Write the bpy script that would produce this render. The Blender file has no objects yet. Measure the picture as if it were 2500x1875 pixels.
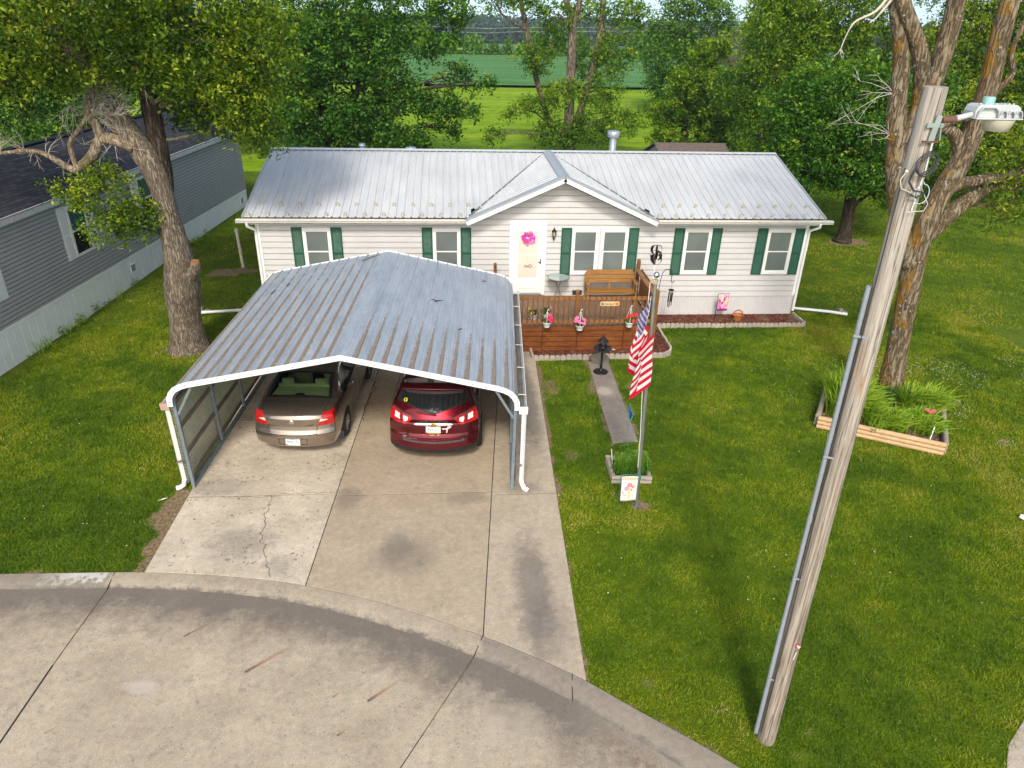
import bpy, math, random
import numpy as np
from mathutils import Vector, Matrix
sc = bpy.context.scene
col = sc.collection
R = math.radians
random.seed(11)
rng = np.random.default_rng(11)

# ------------------------------------------------------------------ object helpers
def tag(o, label=None, cat=None, group=None, kind=None):
    if label: o['label'] = label
    if cat: o['category'] = cat
    if group: o['group'] = group
    if kind: o['kind'] = kind
    return o

def thing(name, label, cat, loc=(0, 0, 0), rz=0, group=None, world=False):
    o = bpy.data.objects.new(name, None); col.objects.link(o)
    o.location = loc; o.rotation_euler = (0, 0, rz)
    o.empty_display_size = .1
    if world: o['_w'] = 1
    return tag(o, label, cat, group)

def link(name, me, mats, parent=None):
    o = bpy.data.objects.new(name, me); col.objects.link(o)
    if not isinstance(mats, (list, tuple)): mats = [mats]
    for m in mats: me.materials.append(m)
    if parent is not None:
        o.parent = parent
        if parent.get('_w'):
            o.matrix_parent_inverse = Matrix.Translation(-Vector(parent.location))
    return o

def dup(root, loc, rz=0, label=None, group=None, scale=None):
    r = root.copy(); col.objects.link(r); r.location = loc; r.rotation_euler = (0, 0, rz)
    if label: r['label'] = label
    if group: r['group'] = group
    if scale: r.scale = scale if not isinstance(scale, (int, float)) else (scale,) * 3
    for ch in list(root.children):
        c = ch.copy(); col.objects.link(c); c.parent = r
        for g in list(ch.children):
            d = g.copy(); col.objects.link(d); d.parent = c
    return r

def np_mesh(name, V, F, smooth=False, attrs=None, uv=None):
    """V (n,3); F (m,k) all faces of k corners; attrs {name: (n,) float per point}; uv per corner (m*k,2)"""
    V = np.asarray(V, dtype=np.float32); F = np.asarray(F, dtype=np.int32)
    me = bpy.data.meshes.new(name)
    n, m, k = len(V), len(F), F.shape[1]
    me.vertices.add(n); me.vertices.foreach_set('co', V.ravel())
    me.loops.add(m * k); me.loops.foreach_set('vertex_index', F.ravel())
    me.polygons.add(m)
    me.polygons.foreach_set('loop_start', np.arange(0, m * k, k, dtype=np.int32))
    me.polygons.foreach_set('loop_total', np.full(m, k, dtype=np.int32))
    if smooth: me.polygons.foreach_set('use_smooth', np.ones(m, dtype=bool))
    for a, d in (attrs or {}).items():
        at = me.attributes.new(a, 'FLOAT', 'POINT'); at.data.foreach_set('value', np.asarray(d, dtype=np.float32))
    if uv is not None:
        l = me.uv_layers.new(name='UVMap'); l.data.foreach_set('uv', np.asarray(uv, dtype=np.float32).ravel())
    me.update(calc_edges=True)
    return me

def frame_of(d):
    d = Vector(d).normalized()
    a = Vector((0, 0, 1)) if abs(d.z) < .95 else Vector((1, 0, 0))
    x = a.cross(d).normalized(); y = d.cross(x)
    return x, y, d

class MB:
    def __init__(s): s.v = []; s.f = []; s.sm = []
    def add(s, vs, fs, smooth=False):
        b = len(s.v); s.v += [tuple(v) for v in vs]
        s.f += [tuple(b + i for i in f) for f in fs]; s.sm += [smooth] * len(fs)
        return s
    def box(s, c, d, rz=0, M=None):
        hx, hy, hz = d[0] / 2, d[1] / 2, d[2] / 2
        vs = [Vector((x, y, z)) for x in (-hx, hx) for y in (-hy, hy) for z in (-hz, hz)]
        if M is None: M = Matrix.Rotation(rz, 3, 'Z')
        c = Vector(c); vs = [c + M @ v for v in vs]
        return s.add(vs, [(0, 1, 3, 2), (4, 6, 7, 5), (0, 4, 5, 1), (2, 3, 7, 6), (0, 2, 6, 4), (1, 5, 7, 3)])
    def bb(s, a, b):
        return s.box([(a[i] + b[i]) / 2 for i in range(3)], [abs(b[i] - a[i]) for i in range(3)])
    def bar(s, a, b, w, h, up=(0, 0, 1)):
        a = Vector(a); b = Vector(b); d = (b - a); L = d.length; d.normalize()
        u = Vector(up); x = d.cross(u)
        if x.length < 1e-4: x = d.cross(Vector((1, 0, 0)))
        x.normalize(); z = x.cross(d)
        M = Matrix((x, d, z)).transposed()
        return s.box((a + b) / 2, (w, L, h), M=M)
    def tube(s, pts, rad, n=8, cap=True, smooth=True, closed=False):
        pts = [Vector(p) for p in pts]; m = len(pts)
        if isinstance(rad, (int, float)): rad = [rad] * m
        vs = []; prev = None
        for i, p in enumerate(pts):
            if closed: d = pts[(i + 1) % m] - pts[i - 1]
            else: d = pts[min(i + 1, m - 1)] - pts[max(i - 1, 0)]
            if d.length < 1e-9: d = Vector((0, 0, 1))
            d.normalize()
            if prev is None: x, y, _ = frame_of(d)
            else:
                x = prev - d * prev.dot(d)
                if x.length < 1e-6: x, y, _ = frame_of(d)
                x.normalize(); y = d.cross(x)
            prev = x
            for k in range(n):
                t = 2 * math.pi * k / n
                vs.append(p + (x * math.cos(t) + y * math.sin(t)) * rad[i])
        fs = []
        for i in range(m if closed else m - 1):
            j = (i + 1) % m
            for k in range(n):
                k2 = (k + 1) % n
                fs.append((i * n + k, i * n + k2, j * n + k2, j * n + k))
        s.add(vs, fs, smooth)
        if cap and not closed:
            s.add(vs[:n], [tuple(range(n))[::-1]]); s.add(vs[-n:], [tuple(range(n))])
        return s
    def cyl(s, a, b, r, r2=None, n=16, smooth=True):
        return s.tube([a, b], [r, r if r2 is None else r2], n, True, smooth)
    def lathe(s, prof, c=(0, 0, 0), n=24, smooth=True, cap=True, sx=1, sy=1):
        vs = []; m = len(prof); c = Vector(c)
        for r, z in prof:
            for k in range(n):
                t = 2 * math.pi * k / n
                vs.append(c + Vector((r * math.cos(t) * sx, r * math.sin(t) * sy, z)))
        fs = [(i * n + k, i * n + (k + 1) % n, (i + 1) * n + (k + 1) % n, (i + 1) * n + k) for i in range(m - 1) for k in range(n)]
        s.add(vs, fs, smooth)
        if cap:
            if prof[0][0] > 1e-5: s.add(vs[:n], [tuple(range(n))[::-1]])
            if prof[-1][0] > 1e-5: s.add(vs[-n:], [tuple(range(n))])
        return s
    def ball(s, c, r, n=10, m=6, sc_=(1, 1, 1)):
        prof = [(r * math.sin(math.pi * i / m), -r * math.cos(math.pi * i / m) * sc_[2]) for i in range(m + 1)]
        return s.lathe(prof, c, n, True, False, sc_[0], sc_[1])
    def prism(s, poly, f, d0, d1):
        """poly of 2D points mapped by f(u, v, d); extruded d0..d1"""
        n = len(poly)
        vs = [f(u, v, d0) for u, v in poly] + [f(u, v, d1) for u, v in poly]
        fs = [tuple(range(n))[::-1], tuple(range(n, 2 * n))]
        fs += [(i, (i + 1) % n, n + (i + 1) % n, n + i) for i in range(n)]
        return s.add(vs, fs)
    def sheet(s, prof, f, ds, smooth=False):
        """open polyline prof mapped by f(u, v, d) swept over ds"""
        n = len(prof); vs = [f(u, v, d) for d in ds for u, v in prof]
        fs = [(j * n + i, j * n + i + 1, (j + 1) * n + i + 1, (j + 1) * n + i) for j in range(len(ds) - 1) for i in range(n - 1)]
        return s.add(vs, fs, smooth)
    def quad(s, *p): return s.add(p, [tuple(range(len(p)))])
    def build(s, name, mat, parent=None, bevel=0, smooth=None, recalc=True):
        me = bpy.data.meshes.new(name); me.from_pydata(s.v, [], s.f)
        me.polygons.foreach_set('use_smooth', s.sm if smooth is None else [smooth] * len(s.f))
        if recalc:
            import bmesh
            b = bmesh.new(); b.from_mesh(me); bmesh.ops.recalc_face_normals(b, faces=b.faces); b.to_mesh(me); b.free()
        me.update()
        o = link(name, me, mat, parent)
        if bevel:
            m = o.modifiers.new('bevel', 'BEVEL'); m.width = bevel; m.segments = 2; m.limit_method = 'ANGLE'; m.angle_limit = R(40)
        return o

def text(name, body, size, mat, parent, loc, rot, align='CENTER', extrude=.001, sx=1):
    c = bpy.data.curves.new(name, 'FONT'); c.body = body; c.size = size; c.align_x = align; c.align_y = 'CENTER'; c.extrude = extrude
    tmp = bpy.data.objects.new('tmp', c); col.objects.link(tmp)
    bpy.context.view_layer.update()
    me = bpy.data.meshes.new_from_object(tmp.evaluated_get(bpy.context.evaluated_depsgraph_get()))
    bpy.data.objects.remove(tmp); bpy.data.curves.remove(c); me.materials.clear()
    o = link(name, me, mat, parent)
    o.location = loc; o.rotation_euler = rot; o.scale = (sx, 1, 1)
    return o

# ------------------------------------------------------------------ material helpers
class NT:
    def __init__(s, name):
        s.m = bpy.data.materials.new(name); s.m.use_nodes = True
        s.t = s.m.node_tree; s.t.nodes.clear()
        s.out = s.t.nodes.new('ShaderNodeOutputMaterial')
    def n(s, t, **kw):
        nd = s.t.nodes.new(t)
        for k, v in kw.items():
            if k.startswith('_'): setattr(nd, k[1:], v)
        return nd
    def set(s, sock, v):
        if hasattr(v, 'is_output') or isinstance(v, bpy.types.NodeSocket): s.t.links.new(v, sock)
        elif v is not None:
            if hasattr(sock.default_value, '__len__') and not hasattr(v, '__len__'): v = (v,) * len(sock.default_value)
            if hasattr(sock.default_value, '__len__') and len(v) == 3 and len(sock.default_value) == 4: v = (*v, 1)
            sock.default_value = v
    def pos(s): return s.n('ShaderNodeNewGeometry').outputs['Position']
    def obj(s): return s.n('ShaderNodeTexCoord').outputs['Object']
    def uv(s): return s.n('ShaderNodeTexCoord').outputs['UV']
    def sep(s, v):
        nd = s.n('ShaderNodeSeparateXYZ'); s.set(nd.inputs[0], v); return nd.outputs
    def attr(s, name):
        nd = s.n('ShaderNodeAttribute'); nd.attribute_name = name; return nd.outputs['Fac']
    def vmul(s, v, k):
        nd = s.n('ShaderNodeVectorMath', _operation='MULTIPLY'); s.set(nd.inputs[0], v); s.set(nd.inputs[1], k); return nd.outputs[0]
    def vadd(s, v, k):
        nd = s.n('ShaderNodeVectorMath', _operation='ADD'); s.set(nd.inputs[0], v); s.set(nd.inputs[1], k); return nd.outputs[0]
    def noise(s, v=None, scale=5, detail=4, rough=.55, dist=0, out='Fac'):
        nd = s.n('ShaderNodeTexNoise'); s.set(nd.inputs['Vector'], v); s.set(nd.inputs['Scale'], scale)
        s.set(nd.inputs['Detail'], detail); s.set(nd.inputs['Roughness'], rough); s.set(nd.inputs['Distortion'], dist)
        return nd.outputs[out]
    def vor(s, v=None, scale=5, feature='F1', out='Distance', rand=1):
        nd = s.n('ShaderNodeTexVoronoi', _feature=feature); s.set(nd.inputs['Vector'], v); s.set(nd.inputs['Scale'], scale)
        s.set(nd.inputs['Randomness'], rand)
        return nd.outputs[out]
    def math(s, op, a, b=None, c=None, clamp=False):
        nd = s.n('ShaderNodeMath', _operation=op); nd.use_clamp = clamp
        s.set(nd.inputs[0], a)
        if b is not None: s.set(nd.inputs[1], b)
        if c is not None: s.set(nd.inputs[2], c)
        return nd.outputs[0]
    def mr(s, v, a, b, c=0, d=1, smooth=False):
        nd = s.n('ShaderNodeMapRange'); nd.clamp = True
        if smooth: nd.interpolation_type = 'SMOOTHSTEP'
        for i, x in enumerate((v, a, b, c, d)): s.set(nd.inputs[i], x)
        return nd.outputs[0]
    def mix(s, f, a, b, mode='MIX'):
        nd = s.n('ShaderNodeMix'); nd.data_type = 'RGBA'; nd.blend_type = mode; nd.clamp_factor = True
        s.set(nd.inputs[0], f); s.set(nd.inputs[6], a); s.set(nd.inputs[7], b); return nd.outputs[2]
    def ramp(s, f, stops, interp='LINEAR'):
        nd = s.n('ShaderNodeValToRGB'); cr = nd.color_ramp; cr.interpolation = interp
        while len(cr.elements) < len(stops): cr.elements.new(.5)
        for e, (p, c) in zip(cr.elements, stops):
            e.position = p; e.color = (*c, 1) if len(c) == 3 else c
        s.set(nd.inputs[0], f); return nd.outputs[0]
    def bump(s, h, strength=.3, dist=.01, normal=None):
        nd = s.n('ShaderNodeBump'); s.set(nd.inputs['Height'], h); s.set(nd.inputs['Strength'], strength); s.set(nd.inputs['Distance'], dist)
        if normal is not None: s.set(nd.inputs['Normal'], normal)
        return nd.outputs[0]
    def bsdf(s, color, rough=.6, metal=0, normal=None, spec=.5, coat=0, trans=0, alpha=None, emit=None, estr=0, ior=None):
        nd = s.n('ShaderNodeBsdfPrincipled')
        s.set(nd.inputs['Base Color'], color); s.set(nd.inputs['Roughness'], rough); s.set(nd.inputs['Metallic'], metal)
        s.set(nd.inputs['Specular IOR Level'], spec); s.set(nd.inputs['Coat Weight'], coat); s.set(nd.inputs['Transmission Weight'], trans)
        nd.inputs['Coat Roughness'].default_value = .04
        if normal is not None: s.set(nd.inputs['Normal'], normal)
        if alpha is not None: s.set(nd.inputs['Alpha'], alpha)
        if ior is not None: s.set(nd.inputs['IOR'], ior)
        return nd.outputs[0]
    def done(s, sh, disp=None):
        s.t.links.new(sh, s.out.inputs['Surface']); return s.m

MATS = {}
def plain(name, c, rough=.6, metal=0, var=.12, scale=8, bump=0, bscale=60, coat=0, spec=.5, dirt=None, coords='obj'):
    """a paint/plastic/metal with mild large and small scale variation"""
    if name in MATS: return MATS[name]
    t = NT(name); p = t.obj() if coords == 'obj' else t.pos()
    n1 = t.noise(p, scale, 5, .6)
    f = t.mr(n1, .3, .7, 1 - var, 1 + var)
    cc = t.mix(1, c, f, 'MULTIPLY')
    if dirt is not None:
        dn = t.mr(t.noise(p, scale * .7, 6, .7), .52, .72)
        cc = t.mix(t.math('MULTIPLY', dn, .6), cc, dirt)
    rr = t.mr(t.noise(p, scale * 2.3, 3, .5), .3, .7, max(.02, rough - .08), min(1, rough + .08))
    nm = t.bump(t.noise(p, bscale, 3, .6), bump, .01) if bump else None
    MATS[name] = t.done(t.bsdf(cc, rr, metal, nm, spec, coat)); return MATS[name]

# ------------------------------------------------------------------ camera
CAMR = ((0.9971278357643383, -0.013804696998760179, 0.07446817766468553), (-0.0723885096256846, -0.46284013072040764, 0.8834811356610215), (0.022270671702912654, -0.8863342731359813, -0.46251007929169785))
cam = bpy.data.objects.new('camera', bpy.data.cameras.new('camera')); col.objects.link(cam)
M3 = Matrix(CAMR)
cx_, cy_, cz_ = M3.col[0], M3.col[1], M3.col[2]
M4 = Matrix((cx_, -cy_, -cz_)).transposed().to_4x4(); M4.translation = (0, 0, 8.7311)
cam.matrix_world = M4
cam.data.sensor_width = 36; cam.data.lens = 36 * 1746.965 / 2500; cam.data.clip_end = 5000; cam.data.clip_start = .1
sc.camera = cam

# ------------------------------------------------------------------ light
SUN_EL, SUN_AZ = R(43), R(-8)       # azimuth from -Y (behind the camera) towards +X
w = bpy.data.worlds.new('World'); sc.world = w; w.use_nodes = True
nt = w.node_tree; bg = nt.nodes['Background']
sky = nt.nodes.new('ShaderNodeTexSky'); sky.sky_type = 'NISHITA'; sky.sun_disc = False
sky.sun_elevation = SUN_EL; sky.air_density = .9; sky.dust_density = 1.6; sky.ozone_density = .5
sd = Vector((math.sin(SUN_AZ) * math.cos(SUN_EL), -math.cos(SUN_AZ) * math.cos(SUN_EL), math.sin(SUN_EL)))
sky.sun_rotation = math.atan2(sd.x, sd.y)
tc = nt.nodes.new('ShaderNodeTexCoord'); va = nt.nodes.new('ShaderNodeVectorMath'); va.operation = 'ADD'; va.inputs[1].default_value = (0, 0, .16)
nt.links.new(tc.outputs['Generated'], va.inputs[0]); nt.links.new(va.outputs[0], sky.inputs[0])
mxw = nt.nodes.new('ShaderNodeMix'); mxw.data_type = 'RGBA'; mxw.blend_type = 'MULTIPLY'; mxw.inputs[0].default_value = 1; mxw.inputs[7].default_value = (1.06, .97, .80, 1)   # thin warm overcast veil
nt.links.new(sky.outputs[0], mxw.inputs[6]); nt.links.new(mxw.outputs[2], bg.inputs[0]); bg.inputs[1].default_value = .15
sun = bpy.data.objects.new('sun', bpy.data.lights.new('sun', 'SUN')); col.objects.link(sun)
sun.data.energy = 1.5; sun.data.angle = R(10); sun.data.color = (1, .94, .84)
sun.rotation_euler = (-sd).to_track_quat('-Z', 'Y').to_euler()
sc.view_settings.view_transform = 'Standard'; sc.view_settings.look = 'None'
sc.view_settings.exposure = 1.08; sc.view_settings.gamma = 1
sc.cycles.max_bounces = 6; sc.cycles.diffuse_bounces = 3; sc.cycles.glossy_bounces = 3; sc.cycles.transmission_bounces = 4; sc.cycles.transparent_max_bounces = 8
sc.cycles.caustics_reflective = False; sc.cycles.caustics_refractive = False
sc.cycles.use_denoising = True
# ------------------------------------------------------------------ ground, street, drive
def sstep(x, a, b):
    t = np.clip((x - a) / (b - a), 0, 1); return t * t * (3 - 2 * t)
def H(x, y):
    x = np.asarray(x, float); y = np.asarray(y, float)
    z = -.33 * sstep(-x, 7.0, 12.4) * (1 - sstep(y, 20, 36)) * sstep(y, 10.5, 15)
    z = z - .032 * np.clip(y - 180, 0, 340)
    return z
def vnoise(x, y, s, seed=0):
    x = np.asarray(x) * s; y = np.asarray(y) * s
    xi = np.floor(x).astype(int); yi = np.floor(y).astype(int); fx = x - xi; fy = y - yi
    fx = fx * fx * (3 - 2 * fx); fy = fy * fy * (3 - 2 * fy)
    def h(a, b):
        n = (a * 374761393 + b * 668265263 + seed * 1442695041) & 0x7fffffff
        n = ((n ^ (n >> 13)) * 1274126177) & 0x7fffffff
        return (n & 0xffff) / 65535.
    return (h(xi, yi) * (1 - fx) + h(xi + 1, yi) * fx) * (1 - fy) + (h(xi, yi + 1) * (1 - fx) + h(xi + 1, yi + 1) * fx) * fy
def fbm(x, y, s, o=4, seed=0):
    a = 0; k = 1; t = 0
    for i in range(o): a = a + vnoise(x, y, s * 2 ** i, seed + i) * k; t += k; k *= .55
    return a / t

# outer line of the kerb (drive / lawn side) and inner line (street side), measured on the photo
KO = np.array([(-16, 9.6), (-12, 9.85), (-9, 9.93), (-7.84, 9.9), (-5.93, 9.85), (-5.44, 9.83), (-4.4, 9.72), (-3.26, 9.53), (-2.63, 9.37), (-1.6, 9.02), (-.7, 8.63), (.33, 8.11), (1.1, 7.66), (1.8, 7.2), (2.4, 6.69), (3.12, 6.13), (3.7, 5.63), (4.4, 4.95), (5.2, 4.0), (5.8, 3.1), (6.4, 2.0), (7, .5)])
KI = np.array([(-16, 9.2), (-12, 9.45), (-9, 9.55), (-7.65, 9.55), (-5.89, 9.5), (-5.3, 9.46), (-4.2, 9.32), (-3.3, 9.16), (-2.51, 8.94), (-1.67, 8.63), (-.85, 8.27), (.18, 7.75), (.9, 7.32), (1.56, 6.88), (2.12, 6.42), (2.7, 5.92), (3.35, 5.33), (4.0, 4.65), (4.8, 3.75), (5.4, 2.85), (6.0, 1.8), (6.6, .3)])
def resample(P, n):
    d = np.r_[0, np.cumsum(np.linalg.norm(np.diff(P, axis=0), axis=1))]
    # smooth (Catmull-like) by heavy linear sampling and box filter
    t = np.linspace(0, d[-1], n); Q = np.stack([np.interp(t, d, P[:, i]) for i in (0, 1)], 1)
    for _ in range(6): Q[1:-1] = (Q[:-2] + 2 * Q[1:-1] + Q[2:]) / 4
    return Q
KOs, KIs = resample(KO, 240), resample(KI, 240)
def kerb_y(x): return np.interp(x, KOs[:, 0], KOs[:, 1])

DL = lambda y: -5.44 + (y - 9.85) * .018         # left edge of the drive
J1 = lambda y: -2.63 + (y - 9.37) * .0565         # first long joint
J2 = lambda y: .33 + (y - 8.11) * .083            # second long joint
DR = lambda y: 1.82 + (y - 7.2) * .032            # right edge
def in_drive(x, y):
    return (x > DL(y)) & (x < DR(y)) & (y > kerb_y(x) - .1) & (y < 20.6)
def in_path(x, y):
    t = (y - 13.68) / (17.86 - 13.68)
    return (t > -.0) & (t < 1.05) & (x > 3.49 + .14 * t) & (x < 4.10 + .12 * t)
def in_street(x, y): return y < kerb_y(x)
def in_far_pave(x, y): return (y < 5.5 + (x - 7.1) * .85) & (x > 7.0)
def dirt_amount(x, y):
    n = fbm(x, y, 2.3, 4, 5); n2 = fbm(x, y, 7, 3, 9)
    d = np.zeros_like(x, dtype=float)
    def spot(cx, cy, rx, ry, s=1):
        r = np.sqrt(((x - cx) / rx) ** 2 + ((y - cy) / ry) ** 2) + (n - .5) * 1.0 + (n2 - .5) * .5
        return np.clip((1.05 - r) / .35, 0, 1) * s
    e = DL(y) - x
    d = np.maximum(d, np.where((y > 9.7) & (y < 12.3) & (e > -.1), np.clip((.42 + (n - .5) * .9 + (n2 - .5) * .4 - e) / .2, 0, 1), 0))
    e = x - DR(y)
    d = np.maximum(d, np.where((y > 7.2) & (y < 18.5) & (e > -.1), np.clip((.09 + (n - .5) * .34 + .05 * (y > 13.5) - e) / .08, 0, 1) * .9, 0))
    k = y - kerb_y(x)
    d = np.maximum(d, np.clip((.10 + (n - .5) * .5 - k) / .12, 0, 1) * .75)
    px = np.minimum(np.abs(x - (3.49 + .14 * (y - 13.68) / 4.18)), np.abs(x - (4.10 + .12 * (y - 13.68) / 4.18)))
    d = np.maximum(d, np.where((y > 13.5) & (y < 18.2), np.clip((.12 + (n - .5) * .45 - px) / .12, 0, 1) * .8, 0))
    for a in ((-7.6, 19.25, .95, .6), (-6.6, 19.9, .7, .35, .8), (3.62, 11.34, .24, .2), (-8.3, 26.0, 1.0, .5, .8), (17.2, 29.9, 1.0, .7), (4.75, 6.15, .22, .14, .55), (2.7, 7.1, .22, .12, .5), (3.55, 6.6, .26, .12, .5), (4.5, 5.85, .2, .12, .5), (6.2, 7.1, .1, .06, .5), (3.6, 16.3, .35, .5, .6), (2.4, 16.4, .3, .6, .6), (2.5, 13.2, .25, .3, .5), (4.7, 16.5, .35, .35, .6), (12.8, 13.4, .25, .1, .8), (6.7, 19.4, .7, .3, .4)):
        d = np.maximum(d, spot(*a))
    # yellowed turf is handled by the tint attribute
    return np.clip(d, 0, 1)
def turf_tint(x, y):
    a = fbm(x, y, .35, 4, 21); b = fbm(x, y, 1.3, 3, 33); c = fbm(x, y, 4.5, 2, 41)
    return np.clip(.5 + (a - .5) * 1.9 + (b - .5) * 1.2 + (c - .5) * .7 + .05 * np.sin((x * .35 + y) * 6.5), 0, 1)

def axis(lo, f0, f1, hi, step, g=1.18):
    mid = list(np.arange(f0, f1 + 1e-6, step)); a = []; s = step; x = f0
    while x > lo: s *= g; x -= s; a.append(x)
    b = []; s = step; x = mid[-1]
    while x < hi: s *= g; x += s; b.append(x)
    return np.array(a[::-1] + mid + b)
gxs = axis(-900, -15, 19, 900, .14); gys = axis(-60, 4.5, 34, 960, .14, 1.12)
GX, GY = np.meshgrid(gxs, gys); nx, ny = len(gxs), len(gys)
GZ = H(GX, GY)
idx = np.arange(nx * ny).reshape(ny, nx)
F = np.stack([idx[:-1, :-1], idx[:-1, 1:], idx[1:, 1:], idx[1:, :-1]], -1).reshape(-1, 4)
fx, fy = GX.ravel(), GY.ravel()
near = (fx > -16) & (fx < 20) & (fy > 4) & (fy < 36)
dirt = np.where(near, dirt_amount(fx, fy), 0)
def ground_mat():
    t = NT('turf'); p = t.pos()
    n1 = t.noise(p, .5, 5, .6); n2 = t.noise(p, 3.2, 5, .65); n3 = t.noise(p, 34, 4, .7); n4 = t.vor(p, 55)
    base = t.ramp(t.math('ADD', t.math('MULTIPLY', n1, .45), t.math('MULTIPLY', n2, .55)), [(.33, (.05, .10, .003)), (.5, (.095, .15, .004)), (.64, (.15, .185, .007)), (.78, (.2, .20, .02))])
    base = t.mix(1, base, t.mr(n3, .3, .7, .45, 1.35), 'MULTIPLY')
    soil = t.ramp(t.noise(p, 16, 6, .7), [(.3, (.075, .05, .03)), (.5, (.21, .15, .085)), (.68, (.38, .29, .165))])
    f = t.math('ADD', t.attr('dirt'), t.math('MULTIPLY', t.math('SUBTRACT', n3, .5), .5))
    c = t.mix(t.mr(f, .35, .65), base, soil)
    return t.done(t.bsdf(c, .9, 0, t.bump(t.math('ADD', n3, n4), .6, .02), .2))
tag(link('ground', np_mesh('ground', np.stack([fx, fy, GZ.ravel()], 1), F, True, {'dirt': dirt}), ground_mat()), kind='structure')

# grass blades (one uncountable mass)
def grass_blades():
    cam_p = np.array([0, 0, 8.73]); out = []
    for (x0, x1, y0, y1, n, hgt) in ((-13, 14, 4.8, 12.5, 460000, .04), (-13.5, 17, 12.5, 21.5, 420000, .045), (-12, 33, 20, 46, 330000, .06)):
        x = rng.uniform(x0, x1, n); y = rng.uniform(y0, y1, n)
        keep = ~(in_drive(x, y) | in_path(x, y) | in_street(x, y) | in_far_pave(x, y))
        keep &= ~((x > -5.9) & (x < 11) & (y > 20.3) & (y < 29.6)); keep &= ~((x > 2.05) & (x < 6.2) & (y > 18.05))
        keep &= ~((x < -11.9 - .35 + (y - 17.55) * .12 + .1))
        d = dirt_amount(x, y); keep &= rng.random(n) > d * 1.15
        u = (x - (8.56)) / 1; 
        keep &= ~in_box(x, y) if 'in_box' in globals() else keep
        x, y = x[keep], y[keep]; d = d[keep]
        # frustum cull with a margin
        v = np.stack([x, y, np.zeros_like(x) - 8.73], 1) @ np.array(CAMR)
        px = 1747 * v[:, 0] / v[:, 2]; py = 1747 * v[:, 1] / v[:, 2]
        k = (np.abs(px) < 1500) & (np.abs(py) < 1150); x, y, d = x[k], y[k], d[k]
        out.append(np.stack([x, y, np.full(len(x), hgt), d], 1))
    P = np.concatenate(out); n = len(P); x, y, hh, d = P.T
    clump = fbm(x, y, 2.2, 3, 77); tall = fbm(x, y, 5, 2, 78)
    dist = np.sqrt(x ** 2 + y ** 2 + 76)
    hgt = hh * (.55 + .8 * rng.random(n)) * (.55 + .9 * tall)
    wd = (.0045 + .0035 * rng.random(n)) * (.6 + dist / 18)
    a = rng.uniform(0, 2 * np.pi, n); lean = rng.uniform(.2, 1.3, n) * hgt; la = rng.uniform(0, 2 * np.pi, n)
    z = H(x, y)
    V = np.empty((n, 3, 3), np.float32)
    V[:, 0] = np.stack([x - np.cos(a) * wd, y - np.sin(a) * wd, z], 1)
    V[:, 1] = np.stack([x + np.cos(a) * wd, y + np.sin(a) * wd, z], 1)
    V[:, 2] = np.stack([x + np.cos(la) * lean, y + np.sin(la) * lean, z + hgt], 1)
    tn = turf_tint(x, y) + (rng.random(n) - .5) * .26
    tn = np.where(rng.random(n) < .012, 1.05, tn)
    tn = np.clip(tn + d * .5, 0, 1.3) / 1.3
    return np_mesh('grass', V.reshape(-1, 3), np.arange(n * 3).reshape(n, 3), False, {'tint': np.repeat(tn, 3)})
def grass_mat():
    t = NT('grass_blade'); f = t.attr('tint')
    c = t.ramp(f, [(.0, (.062, .138, .003)), (.25, (.113, .20, .004)), (.48, (.18, .265, .006)), (.72, (.265, .31, .010)), (1, (.46, .41, .11))])
    a = t.bsdf(c, .55, 0, None, .25)
    b = t.n('ShaderNodeBsdfTranslucent'); t.set(b.inputs[0], c)
    mx = t.n('ShaderNodeMixShader'); mx.inputs[0].default_value = .3; t.t.links.new(a, mx.inputs[1]); t.t.links.new(b.outputs[0], mx.inputs[2])
    return t.done(mx.outputs[0])

# raised log bed corners (used to keep grass out)
BOX = np.array([(8.56, 14.2), (10.92, 12.88), (11.95, 14.62), (9.65, 15.95)])
def in_poly(x, y, P):
    c = np.zeros(np.shape(x), bool); n = len(P)
    for i in range(n):
        x1, y1 = P[i]; x2, y2 = P[(i + 1) % n]
        cond = ((y1 > y) != (y2 > y)) & (x < (x2 - x1) * (y - y1) / (y2 - y1 + 1e-12) + x1); c ^= cond
    return c
def in_box(x, y): return in_poly(x, y, BOX) | ((x > 3.14) & (x < 4.0) & (y > 12.08) & (y < 12.9))
tag(link('lawn_grass', grass_blades(), grass_mat()), 'mown green lawn grass around the house and driveway', 'grass', kind='stuff')

# white clover flowers, uncountable specks in the right lawn
def clover():
    n = 2600; x = rng.normal(14.2, 2.2, n); y = rng.normal(15.8, 2.6, n)
    k = (fbm(x, y, .8, 2, 90) > .53); x, y = x[k], y[k]
    x = np.r_[x, rng.uniform(-10, 14, 260)]; y = np.r_[y, rng.uniform(8, 20, 260)]
    k = ~(in_drive(x, y) | in_path(x, y) | in_street(x, y) | in_box(x, y)) & ((x < 2.0) | (y < 18)); x, y = x[k], y[k]; n = len(x)
    s = rng.uniform(.006, .013, n); z = H(x, y) + .045
    off = np.array([(-1, -1, 0), (1, -1, .3), (1, 1, 0), (-1, 1, .3)])
    V = np.stack([x, y, z], 1)[:, None, :] + off[None] * s[:, None, None]
    return np_mesh('clover', V.reshape(-1, 3), np.arange(n * 4).reshape(n, 4))
tag(link('clover_flowers', clover(), plain('clover_white', (.62, .64, .55), .8)), 'tiny white clover heads scattered through the lawn grass', 'clover', kind='stuff')

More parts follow.
